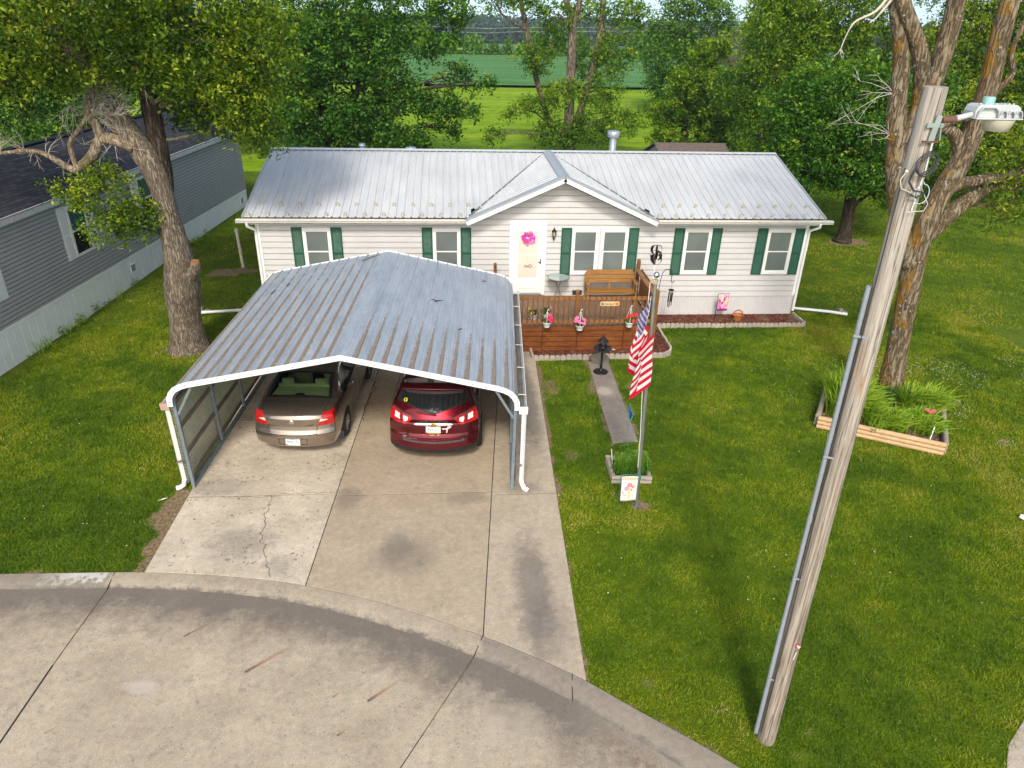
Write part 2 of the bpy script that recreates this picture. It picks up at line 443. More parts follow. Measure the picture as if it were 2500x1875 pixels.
# concrete
def concrete(name, c0, c1, stain=(.16, .14, .13), pits=.5, extra=None, fine=1.0):
    t = NT(name); p = t.pos()
    n1 = t.noise(p, 1.1, 6, .62); n2 = t.noise(p, 9, 5, .7); n3 = t.noise(p, 90, 3, .6)
    c = t.ramp(n1, [(.3, c0), (.7, c1)])
    n4 = t.noise(p, 3.1, 8, .78); c = t.mix(t.math('MULTIPLY', t.mr(n4, .55, .68), .38), c, stain)
    c = t.mix(1, c, t.mr(n2, .3, .7, .86, 1.12), 'MULTIPLY')
    sp = t.vor(p, 48, out='Color'); spd = t.vor(p, 48)
    s2 = t.sep(sp)
    spk = t.math('MULTIPLY', t.mr(spd, .26, .16), t.mr(s2[0], .55, .62))
    c = t.mix(t.math('MULTIPLY', spk, .75 * fine), c, t.mix(t.mr(s2[1], .45, .55), (.10, .085, .075), (.72, .68, .62)))
    c = t.mix(1, c, t.mr(n3, .3, .7, .74, 1.24), 'MULTIPLY')
    v2 = t.vor(p, 15); v2c = t.sep(t.vor(p, 15, out='Color')); c = t.mix(t.math('MULTIPLY', t.math('MULTIPLY', t.mr(v2, .17, .09), t.mr(v2c[0], .66, .72)), .7 * fine), c, (.10, .085, .075)); c = t.mix(t.math('MULTIPLY', t.math('MULTIPLY', t.mr(v2, .16, .08), t.mr(v2c[1], .80, .84)), .6 * fine), c, (.62, .57, .5))
    if pits:
        pt = t.vor(t.vadd(p, t.vmul(t.noise(p, 5, 2, .5, 0, 'Color'), .25)), 9, out='Distance'); pc = t.sep(t.vor(t.vadd(p, t.vmul(t.noise(p, 5, 2, .5, 0, 'Color'), .25)), 9, out='Color'))
        area = t.mr(t.noise(p, 1.7, 3, .6), .41, .55)
        pm = t.math('MULTIPLY', t.math('MULTIPLY', t.mr(pt, .3, .16), t.mr(pc[0], .35, .5)), area)
        c = t.mix(t.math('MULTIPLY', pm, pits), c, stain)
    if extra: c = extra(t, p, c, n1, n2)
    return t.done(t.bsdf(c, .88, 0, t.bump(t.math('ADD', n2, t.math('MULTIPLY', n3, .6)), .35, .008), .25))

def blotch(t, p, cx, cy, rx, ry, seed=0, amp=.9, rot=0):
    s = t.sep(p)
    x = t.math('SUBTRACT', s[0], cx); y = t.math('SUBTRACT', s[1], cy)
    if rot:
        c_, s_ = math.cos(rot), math.sin(rot)
        x2 = t.math('ADD', t.math('MULTIPLY', x, c_), t.math('MULTIPLY', y, s_)); y = t.math('SUBTRACT', t.math('MULTIPLY', y, c_), t.math('MULTIPLY', x, s_)); x = x2
    r = t.math('SQRT', t.math('ADD', t.math('POWER', t.math('DIVIDE', x, rx), 2), t.math('POWER', t.math('DIVIDE', y, ry), 2)))
    n = t.noise(t.vadd(p, (seed, seed * 2, 0)), 4.2, 9, .8)
    r = t.math('ADD', r, t.math('MULTIPLY', t.math('SUBTRACT', n, .5), amp * 2.2))
    return t.mr(r, 1.05, .5)
def extra_mid(t, p, c, n1, n2):
    for a in ((-1.15, 10.35, .33, .5, 1, .8), (.1, 11.7, .55, .25, 4, .9), (-2.2, 11.8, .3, .4, 7, 1), (-1.0, 10.0, .7, .6, 9, .5)):
        c = t.mix(t.math('MULTIPLY', blotch(t, p, *a), .4), c, (.13, .115, .105))
    return c
def extra_right(t, p, c, n1, n2):
    for a, k in (((1.22, 9.2, .38, 1.55, 2, .8), .6), ((1.35, 8.2, .5, .8, 3, .9), .42), ((1.75, 15.5, .3, 2.6, 5, .7), .6), ((1.3, 12.0, .5, .3, 6, .9), .4)):
        c = t.mix(t.math('MULTIPLY', blotch(t, p, *a), k), c, (.12, .105, .10))
    return c
def extra_left(t, p, c, n1, n2):
    for a, k in (((-4.0, 10.55, .75, .55, 12, 1.0), .45), ((-4.9, 12.3, .7, .4, 13, .9), .4), ((-3.2, 9.9, .3, .35, 14, .9), .35)):
        c = t.mix(t.math('MULTIPLY', blotch(t, p, *a), k), c, (.15, .14, .125))
    return c
m_left = concrete('old_concrete', (.44, .375, .285), (.64, .555, .44), (.13, .115, .1), .75, extra_left)
m_mid = concrete('tan_concrete', (.375, .303, .217), (.455, .373, .273), (.16, .13, .11), .0, extra_mid, .35)
m_right = concrete('strip_concrete', (.39, .325, .24), (.485, .405, .31), (.15, .13, .12), .2, extra_right, .5)
m_walk = concrete('walk_concrete', (.20, .17, .145), (.30, .255, .21), (.1, .09, .08), .3, lambda t, p, c, a, b: t.mix(t.math('MULTIPLY', blotch(t, p, 3.78, 16.15, .26, .3, 3, .25), .75), c, (.46, .40, .33)), .7)

def slab(name, mat, xl, xr, y0, y1, z=.03, n=1, gap=.008, h=.1):
    """slab between x = xl(y), xr(y); y0, y1 may be functions of x"""
    fy0 = y0 if callable(y0) else (lambda x: y0); fy1 = y1 if callable(y1) else (lambda x: y1)
    m = MB(); N = 14; top = []; 
    ya = [fy0(0)]
    # perimeter: front edge left->right then back edge right->left
    def xat(fn, yv): return fn(yv)
    def solve(fe, fx):
        x = 0.0; yv = fe(0)
        for _ in range(20): x = fx(yv); yv = fe(x)
        return x, yv
    x0, yy0 = solve(fy0, xl); x1, yy1 = solve(fy0, xr); x2, yy2 = solve(fy1, xr); x3, yy3 = solve(fy1, xl)
    P = []
    for i in range(N + 1):
        x = (x0 + gap) + (x1 - x0 - 2 * gap) * i / N; P.append((x, float(fy0(x)) + gap))
    for i in range(N + 1):
        x = (x2 - gap) + (x3 - x2 + 2 * gap) * i / N; P.append((x, float(fy1(x)) - gap))
    m.prism(P, lambda u, v, d: (u, v, d), z - h, z)
    o = m.build(name, mat, bevel=.006); tag(o, kind='structure'); return o
ky = lambda x: float(kerb_y(x)) + .012
slab('driveway', m_left, DL, J1, ky, 11.97)
slab('driveway', m_left, DL, J1, 11.97, 14.9)
slab('driveway', m_left, DL, J1, 14.9, 20.4)
slab('driveway', m_mid, J1, J2, ky, 11.9)
slab('driveway', m_mid, J1, J2, 11.9, 14.85)
slab('driveway', m_mid, J1, J2, 14.85, 20.4)
slab('driveway', m_right, J2, DR, ky, 11.8)
slab('driveway', m_right, J2, DR, 11.8, 13.72)
slab('driveway', m_right, J2, DR, 13.72, 20.4)
# dark joint filler just under the slabs
jm = MB()
for fn, a, b in ((J1, 9.4, 20.4), (J2, 8.15, 20.4)):
    jm.bar((fn(a), a, .004), (fn(b), b, .004), .03, .04)
for y, a, b in ((11.97, -5.4, -2.5), (11.9, -2.45, .6), (11.8, .7, 1.95), (14.87, -5.3, .8), (13.72, .8, 2.0)):
    jm.bar((a, y, .003), (b, y, .003), .03, .04)
tag(jm.build('driveway_joint', plain('joint_dirt', (.05, .038, .028), .95, var=.4)), kind='structure')
# cracks in the old slab: thin wandering strips of dark dirt lying 4 mm proud
def crack(pts, wd, z=.0345):
    P = resample(np.array(pts, float), 60); n = len(P)
    off = (vnoise(np.arange(n), np.zeros(n), .35, 3) - .5) * .12 + (vnoise(np.arange(n), np.zeros(n), .9, 4) - .5) * .05
    d = np.gradient(P, axis=0); d /= np.linalg.norm(d, axis=1)[:, None]; nn = np.stack([-d[:, 1], d[:, 0]], 1)
    Q = P + nn * off[:, None]; ww = wd * (.4 + 1.0 * vnoise(np.arange(n), np.zeros(n), .5, 8))
    A = Q + nn * ww[:, None]; B = Q - nn * ww[:, None]
    V = np.concatenate([np.c_[A, np.full(n, z)], np.c_[B, np.full(n, z)]]); i = np.arange(n - 1)
    return link('driveway_crack', np_mesh('crack', V, np.stack([i, i + 1, n + i + 1, n + i], 1)), plain('crack_dirt', (.075, .06, .045), .95, var=.4))
for pts, wd in ((((-3.72, 11.95), (-3.7, 11.2), (-3.62, 10.6), (-3.5, 10.1), (-3.27, 9.6)), .006), (((-2.3, 14.85), (-2.32, 15.6), (-2.18, 16.3), (-2.25, 17.2), (-2.1, 18.2)), .011), (((-5.3, 12.0), (-4.2, 11.93), (-3.1, 11.98), (-2.5, 11.99)), .005)):
    tag(crack(pts, wd), kind='structure')

# kerb: a rolled concrete strip with attribute across
def strip(name, A, B, za, zb, mat, nv=8, attr='edge', crown=0):
    n = len(A); V = []; at = []
    for j in range(nv + 1):
        t = j / nv; P = A * (1 - t) + B * t; z = za * (1 - t) + zb * t
        V.append(np.c_[P, np.full(n, z + crown * math.sin(math.pi * t))]); at.append(np.full(n, t))
    V = np.concatenate(V); i = np.arange(n - 1)
    F = np.concatenate([np.stack([j * n + i, j * n + i + 1, (j + 1) * n + i + 1, (j + 1) * n + i], 1) for j in range(nv)])
    o = link(name, np_mesh(name, V, F, True, {attr: np.concatenate(at)}), mat); return tag(o, kind='structure')
def kerb_mat():
    def ex(t, p, c, n1, n2):
        e = t.attr('edge'); s = t.sep(p)
        f = t.math('ADD', e, t.math('MULTIPLY', t.math('SUBTRACT', t.noise(p, 3.5, 6, .75), .5), 1.3))
        c = t.mix(t.math('MULTIPLY', t.mr(f, .78, 1.05), .75), c, (.085, .078, .075))
        # right and far-left runs of the kerb are darker, older concrete
        old = t.math('ADD', t.mr(s[0], .25, .34), t.mr(s[0], -5.95, -6.0))
        c = t.mix(t.math('MULTIPLY', old, .55), c, t.mix(n2, (.12, .105, .09), (.26, .23, .2)))
        pale = t.math('MULTIPLY', t.math('MULTIPLY', t.mr(s[0], -6.0, -6.05), t.mr(s[0], -7.2, -6.6)), t.mr(t.math('SUBTRACT', t.noise(p, 9, 5, .7), t.math('MULTIPLY', e, .3)), .3, .42))
        return t.mix(t.math('MULTIPLY', pale, .8), c, (.6, .58, .54))
    return concrete('kerb_concrete', (.34, .283, .21), (.435, .368, .282), (.13, .12, .11), .35, ex)
strip('kerb', KOs, KIs, .032, .006, kerb_mat(), crown=.012)
km = MB()
for a, b in (((-5.93, 9.86), (-5.9, 9.46)), ((.33, 8.13), (.17, 7.72)), ((1.62, 7.32), (1.56, 6.86))):
    km.bar((*a, .031), (*b, .019), .014, .012)
tag(km.build('kerb_joint', MATS['joint_dirt']), kind='structure')
# street: strips parallel to the kerb, attribute = metres from the gutter line
def street():
    ds = [0, .12, .25, .4, .6, .85, 1.2, 1.7, 2.4, 3.4, 5, 8, 12]; V = []; at = []
    n = len(KIs)
    d = np.gradient(KIs, axis=0); d /= np.linalg.norm(d, axis=1)[:, None]; nn = np.stack([d[:, 1], -d[:, 0]], 1)
    for k in ds:
        P = KIs + nn * min(k, 2.4) + np.array([-.25, -1]) / 1.03 * max(0, k - 2.4)
        V.append(np.c_[P, np.full(n, .006 + .006 * min(k, 1))]); at.append(np.full(n, k))
    i = np.arange(n - 1)
    F = np.concatenate([np.stack([j * n + i, j * n + i + 1, (j + 1) * n + i + 1, (j + 1) * n + i], 1) for j in range(len(ds) - 1)])
    def ex(t, p, c, n1, n2):
        e = t.attr('edge'); s = t.sep(p)
        nn_ = t.noise(t.vmul(p, (1, 1, 1)), 1.6, 7, .7)
        f = t.math('ADD', e, t.math('MULTIPLY', t.math('SUBTRACT', t.noise(p, 2.4, 9, .78), .5), 1.9))
        band = t.mr(f, .98, .28)
        near = t.math('MULTIPLY', band, t.mr(s[0], 2.6, 1.2, .45, .9))
        c = t.mix(t.math('MULTIPLY', near, .85), c, (.11, .095, .085))
        red = t.math('MULTIPLY', t.mr(t.math('ABSOLUTE', t.math('SUBTRACT', e, .28)), .2, .03), t.math('MULTIPLY', t.mr(s[0], 1.7, 2.3), t.mr(t.noise(p, 7, 6, .75), .45, .6)))
        c = t.mix(t.math('MULTIPLY', red, .6), c, (.14, .06, .035))
        lt = blotch(t, p, -4.6, 7.45, .3, .14, 21, .6)
        c = t.mix(t.math('MULTIPLY', lt, .45), c, (.55, .5, .47))
        pt = blotch(t, p, .65, 6.55, .5, .42, 23, .25)
        c = t.mix(t.math('MULTIPLY', pt, .35), c, (.46, .40, .32))
        # rust weeps: a dark head with a tail running up-right
        for (x, y, L, wd, a) in ((-4.31, 8.36, .62, .022, .95), (-3.2, 7.62, .85, .04, .95), (-1.35, 7.02, .62, .035, .9), (-1.85, 7.12, .22, .02, .7), (-1.48, 7.5, .2, .015, .6), (-1.7, 6.5, .2, .022, .95), (-5.6, 6.75, .2, .02, .55), (-.55, 7.25, .12, .012, .5)):
            ux, uy = .78, .62
            X = t.math('SUBTRACT', s[0], x); Y = t.math('SUBTRACT', s[1], y)
            l = t.math('ADD', t.math('MULTIPLY', X, ux), t.math('MULTIPLY', Y, uy)); q = t.math('ABSOLUTE', t.math('SUBTRACT', t.math('MULTIPLY', Y, ux), t.math('MULTIPLY', X, uy)))
            lf = t.math('DIVIDE', l, L)
            q2 = t.math('ADD', q, t.math('MULTIPLY', t.math('SUBTRACT', t.noise(p, 30, 4, .7), .5), wd * 1.2))
            m_ = t.math('MULTIPLY', t.math('MULTIPLY', t.mr(lf, -.02, .03), t.mr(lf, 1, .25, 0, 1)), t.mr(q2, wd, wd * .3))
            c = t.mix(t.math('MULTIPLY', m_, a * .85), c, t.mix(t.mr(lf, 0, .35), (.035, .022, .02), (.3, .125, .045)))
        return c
    mat = concrete('street_concrete', (.355, .293, .215), (.49, .412, .312), (.13, .11, .095), .3, ex, 1.3)
    return tag(link('street', np_mesh('street', np.concatenate(V), F, True, {'edge': np.concatenate(at)}), mat), kind='structure')
street()
sj = MB(); sj2 = MB()
sj.bar((-5.9, 9.46, .0125), (-6.03, 7.9, .0125), .014, .01); sj2.bar((-6.03, 7.9, .0135), (-6.28, 3.5, .0135), .022, .01)
sj.bar((.17, 7.72, .0125), (-.55, 6.45, .0125), .012, .01); sj2.bar((-.55, 6.45, .0125), (-1.9, 4.1, .0125), .011, .01)
tag(sj.build('street_joint', plain('joint_moss', (.12, .09, .04), .95, var=.5, scale=4)), kind='structure')
tag(sj2.build('street_joint', plain('joint_tar', (.018, .017, .02), .5)), kind='structure')
# path by the bird bath, and the corner of a second drive
pm = MB(); pm.prism([(3.49, 13.66), (4.10, 13.72), (4.22, 17.95), (3.63, 17.95)], lambda u, v, d: (u, v, d), -.05, .026)
tag(pm.build('path', m_walk, bevel=.01), kind='structure')
fp = MB(); P = [(6.75, 4.2), (7.02, 5.2), (7.16, 5.55), (7.4, 5.85), (7.88, 6.2), (8.6, 6.75), (10, 7.4), (12, 8), (12, 3), (6.75, 3)]
fp.prism(P, lambda u, v, d: (u, v, d), -.05, .02); tag(fp.build('pavement', concrete('pale_concrete', (.42, .35, .27), (.52, .45, .36), pits=.1), bevel=.01), kind='structure')

# far land: hay meadow, soybean field, second field, wooded hills
def far_sheet(name, x0, x1, y0, y1, dz, mat, n=40, jag=0):
    xs = np.linspace(x0, x1, n); ys = np.linspace(y0, y1, n)
    X, Y = np.meshgrid(xs, ys)
    if jag: Y = Y + (fbm(X, Y, .06, 3, 4) - .5) * jag
    Z = H(X, Y) + dz; i = np.arange(n * n).reshape(n, n)
    F = np.stack([i[:-1, :-1], i[:-1, 1:], i[1:, 1:], i[1:, :-1]], -1).reshape(-1, 4)
    return tag(link(name, np_mesh(name, np.stack([X.ravel(), Y.ravel(), Z.ravel()], 1), F, True), mat), kind='structure')
def meadow_mat():
    t = NT('mown_hay'); p = t.pos()
    st = t.noise(t.vmul(p, (.025, .42, 1)), 1, 6, .7); n = t.noise(p, 1.2, 5, .7); n2 = t.noise(p, 7, 3, .7)
    c = t.ramp(t.math('ADD', t.math('MULTIPLY', st, .6), t.math('MULTIPLY', n, .4)), [(.36, (.10, .21, .004)), (.5, (.19, .31, .007)), (.62, (.31, .40, .02))])
    c = t.mix(1, c, t.mr(n2, .3, .7, .75, 1.2), 'MULTIPLY')
    return t.done(t.bsdf(c, .9, 0, None, .1))
def bean_mat():
    t = NT('soybean_leaf'); p = t.pos()
    n = t.noise(t.vmul(p, (.12, 1, 1)), .5, 5, .6); n2 = t.noise(p, 2.0, 4, .75)
    c = t.ramp(t.math('ADD', t.math('MULTIPLY', n, .5), t.math('MULTIPLY', n2, .5)), [(.35, (.045, .14, .035)), (.5, (.09, .23, .065)), (.65, (.15, .31, .10))])
    return t.done(t.bsdf(c, .9, 0, t.bump(n2, 1, .3), .15))
far_sheet('hay_meadow', -160, 160, 44, 98.5, .02, meadow_mat(), 60)
far_sheet('crop_field', -260, 260, 97.8, 168, .35, bean_mat(), 80, 1.5)
far_sheet('crop_field', -400, 400, 172, 500, .35, bean_mat(), 60)
def hills():
    nx_, ny_ = 260, 14; xs = np.linspace(-900, 900, nx_); out = []
    top = -5 + 5 * fbm(xs, xs * 0, .006, 4, 3) + 2.0 * fbm(xs, xs * 0, .09, 3, 4) - (np.abs(xs - 100) > 2000)
    V = []
    for j in range(ny_):
        t = j / (ny_ - 1); z = -13 + (top + 13) * math.sin(t * math.pi / 2) ** .8
        V.append(np.c_[xs, np.full(nx_, 640 + 260 * t) + (fbm(xs, xs * 0 + j, .1, 2, j) - .5) * 16, z + (fbm(xs, xs * 0 + j, .12, 2, j + 20) - .5) * 3])
    i = np.arange(nx_ * ny_).reshape(ny_, nx_); F = np.stack([i[:-1, :-1], i[:-1, 1:], i[1:, 1:], i[1:, :-1]], -1).reshape(-1, 4)
    t = NT('hill_forest'); p = t.pos(); n = t.noise(p, .08, 5, .7); v = t.vor(p, .12)
    c = t.ramp(n, [(.35, (.02, .05, .022)), (.65, (.05, .1, .04))])
    return tag(link('hills', np_mesh('hills', np.concatenate(V), F, True), t.done(t.bsdf(c, 1, 0, t.bump(v, 1, 4), 0))), kind='structure')
hills()
# ------------------------------------------------------------------ white house
WY = 21.314                       # front wall plane
HX0, HX1 = -5.9, 10.96
WT = 3.08                         # wall top
def wood_mat(name, c0, c1, c2, axis_=0, scale=1.0, rough=.55):
    t = NT(name); p = t.obj(); k = [14, 14, 14]; k[axis_] = 1.1
    g = t.noise(t.vmul(p, tuple(k)), 2.2 * scale, 6, .65, 1.2); n = t.noise(p, 2.5, 4, .6)
    c = t.ramp(t.math('ADD', t.math('MULTIPLY', g, .7), t.math('MULTIPLY', n, .3)), [(.32, c0), (.5, c1), (.68, c2)])
    return t.done(t.bsdf(c, rough, 0, t.bump(g, .25, .004), .35))
m_vinyl = plain('cream_vinyl', (.54, .54, .545), .55, var=.05, scale=2, dirt=(.5, .47, .43))
m_skirt = plain('skirt_vinyl', (.54, .54, .545), .5, var=.05, scale=3, dirt=(.45, .42, .38))
m_white = plain('white_trim', (.80, .80, .79), .4, var=.03)
m_gutter = plain('gutter_white', (.70, .68, .64), .4, var=.05, dirt=(.4, .36, .3))
m_green = plain('shutter_green', (.007, .080, .046), .6, var=.08, scale=6)
def roof_metal():
    t = NT('pale_roof_metal'); p = t.obj(); s = t.sep(p)
    n = t.noise(t.vmul(p, (3, .5, .5)), 1.4, 6, .65); n2 = t.noise(p, .5, 3, .5); n3 = t.noise(p, 26, 3, .6)
    c = t.ramp(n, [(.3, (.49, .51, .525)), (.5, (.545, .56, .575)), (.7, (.60, .612, .622))])
    c = t.mix(1, c, t.mr(n2, .35, .65, .95, 1.04), 'MULTIPLY')
    st = t.math('MULTIPLY', t.mr(t.noise(t.vmul(p, (7, .35, .35)), 1.6, 5, .7), .55, .75), t.mr(s[0], -3.0, -6.2, .1, .7))
    c = t.mix(t.math('MULTIPLY', st, .6), c, (.22, .21, .19)); c = t.mix(1, c, t.mr(n3, .3, .7, .93, 1.07), 'MULTIPLY')
    return t.done(t.bsdf(c, .5, .08, t.bump(n3, .06, .004), .4))
m_roof = roof_metal()
m_roofcap = plain('roof_trim_metal', (.42, .445, .47), .4, .3, var=.06)
def glass_blind():
    t = NT('window_with_blind'); p = t.obj(); s = t.sep(p)
    sl = t.math('SINE', t.math('MULTIPLY', s[2], 2 * math.pi / .03))
    c = t.mix(t.mr(sl, -.9, .6), (.10, .125, .125), (.185, .215, .21))
    c = t.mix(1, c, t.mr(t.noise(p, .8, 2, .5), .3, .7, .8, 1.2), 'MULTIPLY')
    return t.done(t.bsdf(c, .1, 0, None, .6, coat=.8))
m_blind = glass_blind()
house = thing('manufactured_house', 'cream single-storey house with pale metal roof and green shutters', 'house', (2.5, WY, 0), world=True)

# siding: real overlapped courses
def gab_x(z):  # half width of the gable wall at height z
    return max(0, 2.62 * (1 - (z - 3.10) / (4.27 - 3.10)))
sd_ = MB(); gv_ = MB(); E = .178; z = .70
while z < 4.25:
    z1 = z + E
    def span(zz): return (HX0, HX1) if zz <= WT else (3.15 - gab_x(zz), 3.15 + gab_x(zz))
    (a0, b0), (a1, b1) = span(z), span(min(z1, 4.27))
    if z < WT < z1: a1, b1 = a0, b0
    if b0 - a0 < .02: break
    zt = min(z1, 4.27); zm = z + E * .5; am, bm = (a0 + a1) / 2, (b0 + b1) / 2
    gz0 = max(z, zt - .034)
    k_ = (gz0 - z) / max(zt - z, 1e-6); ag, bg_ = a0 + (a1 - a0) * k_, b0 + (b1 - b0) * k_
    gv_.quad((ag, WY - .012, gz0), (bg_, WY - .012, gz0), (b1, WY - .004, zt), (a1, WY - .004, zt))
    for (xa, xb, xc, xd, za, zb) in ((a0, b0, ag, bg_, z, gz0),):
        sd_.quad((xa, WY - .036, za), (xb, WY - .036, za), (xd, WY - .022, zb), (xc, WY - .022, zb)); sd_.quad((xc, WY - .022, zb), (xd, WY - .022, zb), (xd, WY - .012, zb), (xc, WY - .012, zb))
        sd_.quad((xa, WY, za), (xb, WY, za), (xb, WY - .036, za), (xa, WY - .036, za))
    z = z1
fs_ = sd_.build('front_siding', m_vinyl, house, recalc=False); gv_.build('lap_groove_shade', plain('lap_shade', (.40, .39, .385), .7, var=.14, scale=3), fs_, recalc=False)  # groove strips coloured darker: shadow line under each lap, painted in
b = MB()
b.bb((HX0 + .03, WY + .01, .05), (HX1 - .03, WY + 8.2, WT)); b.build('wall', m_vinyl, house)
# corner posts, frieze band and skirting
for x in (HX0 + .05, HX1 - .05): c = MB(); c.bb((x - .055, WY - .045, .72), (x + .055, WY + .08, WT)); c.build('corner_trim', m_white, house)
sk = MB(); prof = []; x = HX0
while x < HX1:
    prof += [(x, -.005), (x + .055, -.005), (x + .06, -.016), (x + .085, -.016), (x + .09, -.005)]; x += .095
prof = [(min(u, HX1), v) for u, v in prof]
sk.sheet(prof, lambda u, v, d: (u, WY + v, d), (0.0, .69)); sk.build('skirting', m_skirt, house, recalc=False)
b = MB(); b.bb((HX0, WY - .028, .685), (HX1, WY + .004, .72)); b.build('skirting_rail', m_skirt, house)

# main roof: ribbed sheets
EY, EZ, RY, RZ = 20.93, 3.30, 25.42, 4.45
RX0, RX1 = -6.13, 11.25
def ribbed(x0, x1, step=.2286, h=.032, offs=0):
    P = []; x = x0
    while x < x1 - .01:
        P += [(x, h), (x + .03, h), (x + .042, 0), (x + .10, 0), (x + .105, .004), (x + .125, .004), (x + .13, 0), (x + step - .012, 0)]; x += step
    P = [(min(u, x1), v) for u, v in P] + [(x1, h)]
    return P
sl = math.atan2(RZ - EZ, RY - EY); L = math.hypot(RZ - EZ, RY - EY)
r = MB()
P = ribbed(RX0, RX1)
for xa_, xb_, d0_ in ((RX0, .44, 0), (.44, 5.86, .55), (5.86, RX1, 0)):
    r.sheet([(xa_, 0)] + [p_ for p_ in P if xa_ < p_[0] < xb_] + [(xb_, 0)], lambda u, v, d: (u, EY + d * math.cos(sl) - v * math.sin(sl), EZ + d * math.sin(sl) + v * math.cos(sl)), (d0_, L * .5, L))
r.sheet(P[::-1], lambda u, v, d: (u, 2 * RY - (EY + d * math.cos(sl) - v * math.sin(sl)), EZ + d * math.sin(sl) + v * math.cos(sl)), (0, L))
r.build('roof', m_roof, house, recalc=False)
for x in (RX0, RX1):   # rake edges
    r = MB()
    for s_ in (1, -1):
        a = Vector((x, RY - s_ * (RY - EY), EZ + .012)); bb_ = Vector((x, RY, RZ + .012)); r.bar(a, bb_, .05, .05, (0, -math.sin(sl) * s_, math.cos(sl)))
        r.bar(a - Vector((0, 0, .06)), bb_ - Vector((0, 0, .06)), .02, .14)
    r.build('rake_trim', m_roofcap, house)
r = MB()
for s_ in (-1, 1):
    r.quad((RX0 - .02, RY, RZ + .05), (RX1 + .02, RY, RZ + .05), (RX1 + .02, RY + s_ * .16, RZ + .05 - .16 * math.tan(sl) + .002), (RX0 - .02, RY + s_ * .16, RZ + .05 - .16 * math.tan(sl) + .002))
r.build('ridge_cap', plain('ridge_pale', (.62, .65, .67), .35, .2), house)
# gable over the door
GX_, GZ_, GE = 3.15, 4.50, 2.80
gs = math.atan2(GZ_ - 3.27, GE); gl = math.hypot(GZ_ - 3.27, GE)
gr = MB()
GY0 = 20.86
Pg = ribbed(GY0, 25.35, h=.012)
for s_ in (-1, 1):
    def f(u, v, d, s_=s_): return (GX_ + s_ * (GE - d * math.cos(gs)) + s_ * v * math.sin(gs), u, 3.27 + d * math.sin(gs) + v * math.cos(gs))
    # stop each rib where it dives under the main roof
    vs = []; fs = []; n = len(Pg)
    for d in (0, gl):
        for u, v in Pg:
            zr = EZ + (u - EY) * math.tan(sl)          # main roof height at this y
            dd = d
            if d == 0: dd = max(0, min(gl, (zr - 3.27 - .06) / math.sin(gs)))
            vs.append(f(u, v, dd))
    fs = [(i, i + 1, n + i + 1, n + i) for i in range(n - 1)]
    gr.add(vs, fs)
gr.build('gable_roof', m_roof, house, recalc=False)
gc = MB()
for s_ in (-1, 1):
    gc.quad((GX_, GY0 - .02, GZ_ + .055), (GX_, 25.2, GZ_ + .055), (GX_ + s_ * .17, 25.2, GZ_ + .055 - .17 * math.tan(gs)), (GX_ + s_ * .17, GY0 - .02, GZ_ + .055 - .17 * math.tan(gs)))
gc.build('gable_ridge_cap', m_roofcap, house)
gk = MB(); gw = MB(); gv = MB()
for s_ in (-1, 1):
    A = Vector((GX_ + s_ * (GE + .08), GY0 + .02, 3.235)); B_ = Vector((GX_, GY0 + .02, GZ_ + .02))
    u = Vector((s_ * math.sin(gs), 0, math.cos(gs)))
    gk.bar(A + u * .02, B_ + u * .02, .30, .03, u)          # broad metal rake flashing
    gw.bar(A - u * .07 - Vector((0, .11, 0)), B_ - u * .07 - Vector((0, .11, 0)), .025, .13, u)   # white barge board
    gv.bar(Vector((GX_ + s_ * (GE - .02), EY + .1, 3.33)), Vector((GX_ + s_ * .12, 25.2, 4.44)), .05, .02)
gk.build('rake_flashing', m_roofcap, house); gw.build('barge_board', m_white, house); gv.build('valley_flashing', plain('valley_dark', (.2, .21, .22), .5, .3), house)
sf = MB()
sf.quad((3.15 - 2.75, WY, 3.16), (3.15 - 2.75, GY0, 3.16), (3.15, GY0, 4.42), (3.15, WY, 4.42)); sf.quad((3.15 + 2.75, WY, 3.16), (3.15 + 2.75, GY0, 3.16), (3.15, GY0, 4.42), (3.15, WY, 4.42))
sf.bb((RX0 + .05, EY + .05, 3.08), (.4, WY, 3.1)); sf.bb((5.9, EY + .05, 3.08), (RX1 - .05, WY, 3.1)); sf.bb((RX0 + .05, WY + 8.2, 3.08), (RX1 - .05, WY + 8.55, 3.1))
sf.build('soffit', m_white, house)
# gutters: K-style profile, open top
for xa, xb in ((-6.3, .50), (5.80, 11.46)):
    g = MB(); pr = [(-.01, .11), (-.01, 0), (-.075, 0), (-.085, .03), (-.115, .075), (-.12, .115), (-.105, .115), (-.10, .08), (-.07, .012), (-.018, .012), (-.018, .105)]
    g.sheet(pr, lambda u, v, d: (d, EY - .005 + u, 3.155 + v), (xa, xb)); 
    for x in (xa, xb): g.bb((x - .004, EY - .12, 3.155), (x + .004, EY - .01, 3.265))
    g.build('gutter', m_gutter, house, recalc=False)
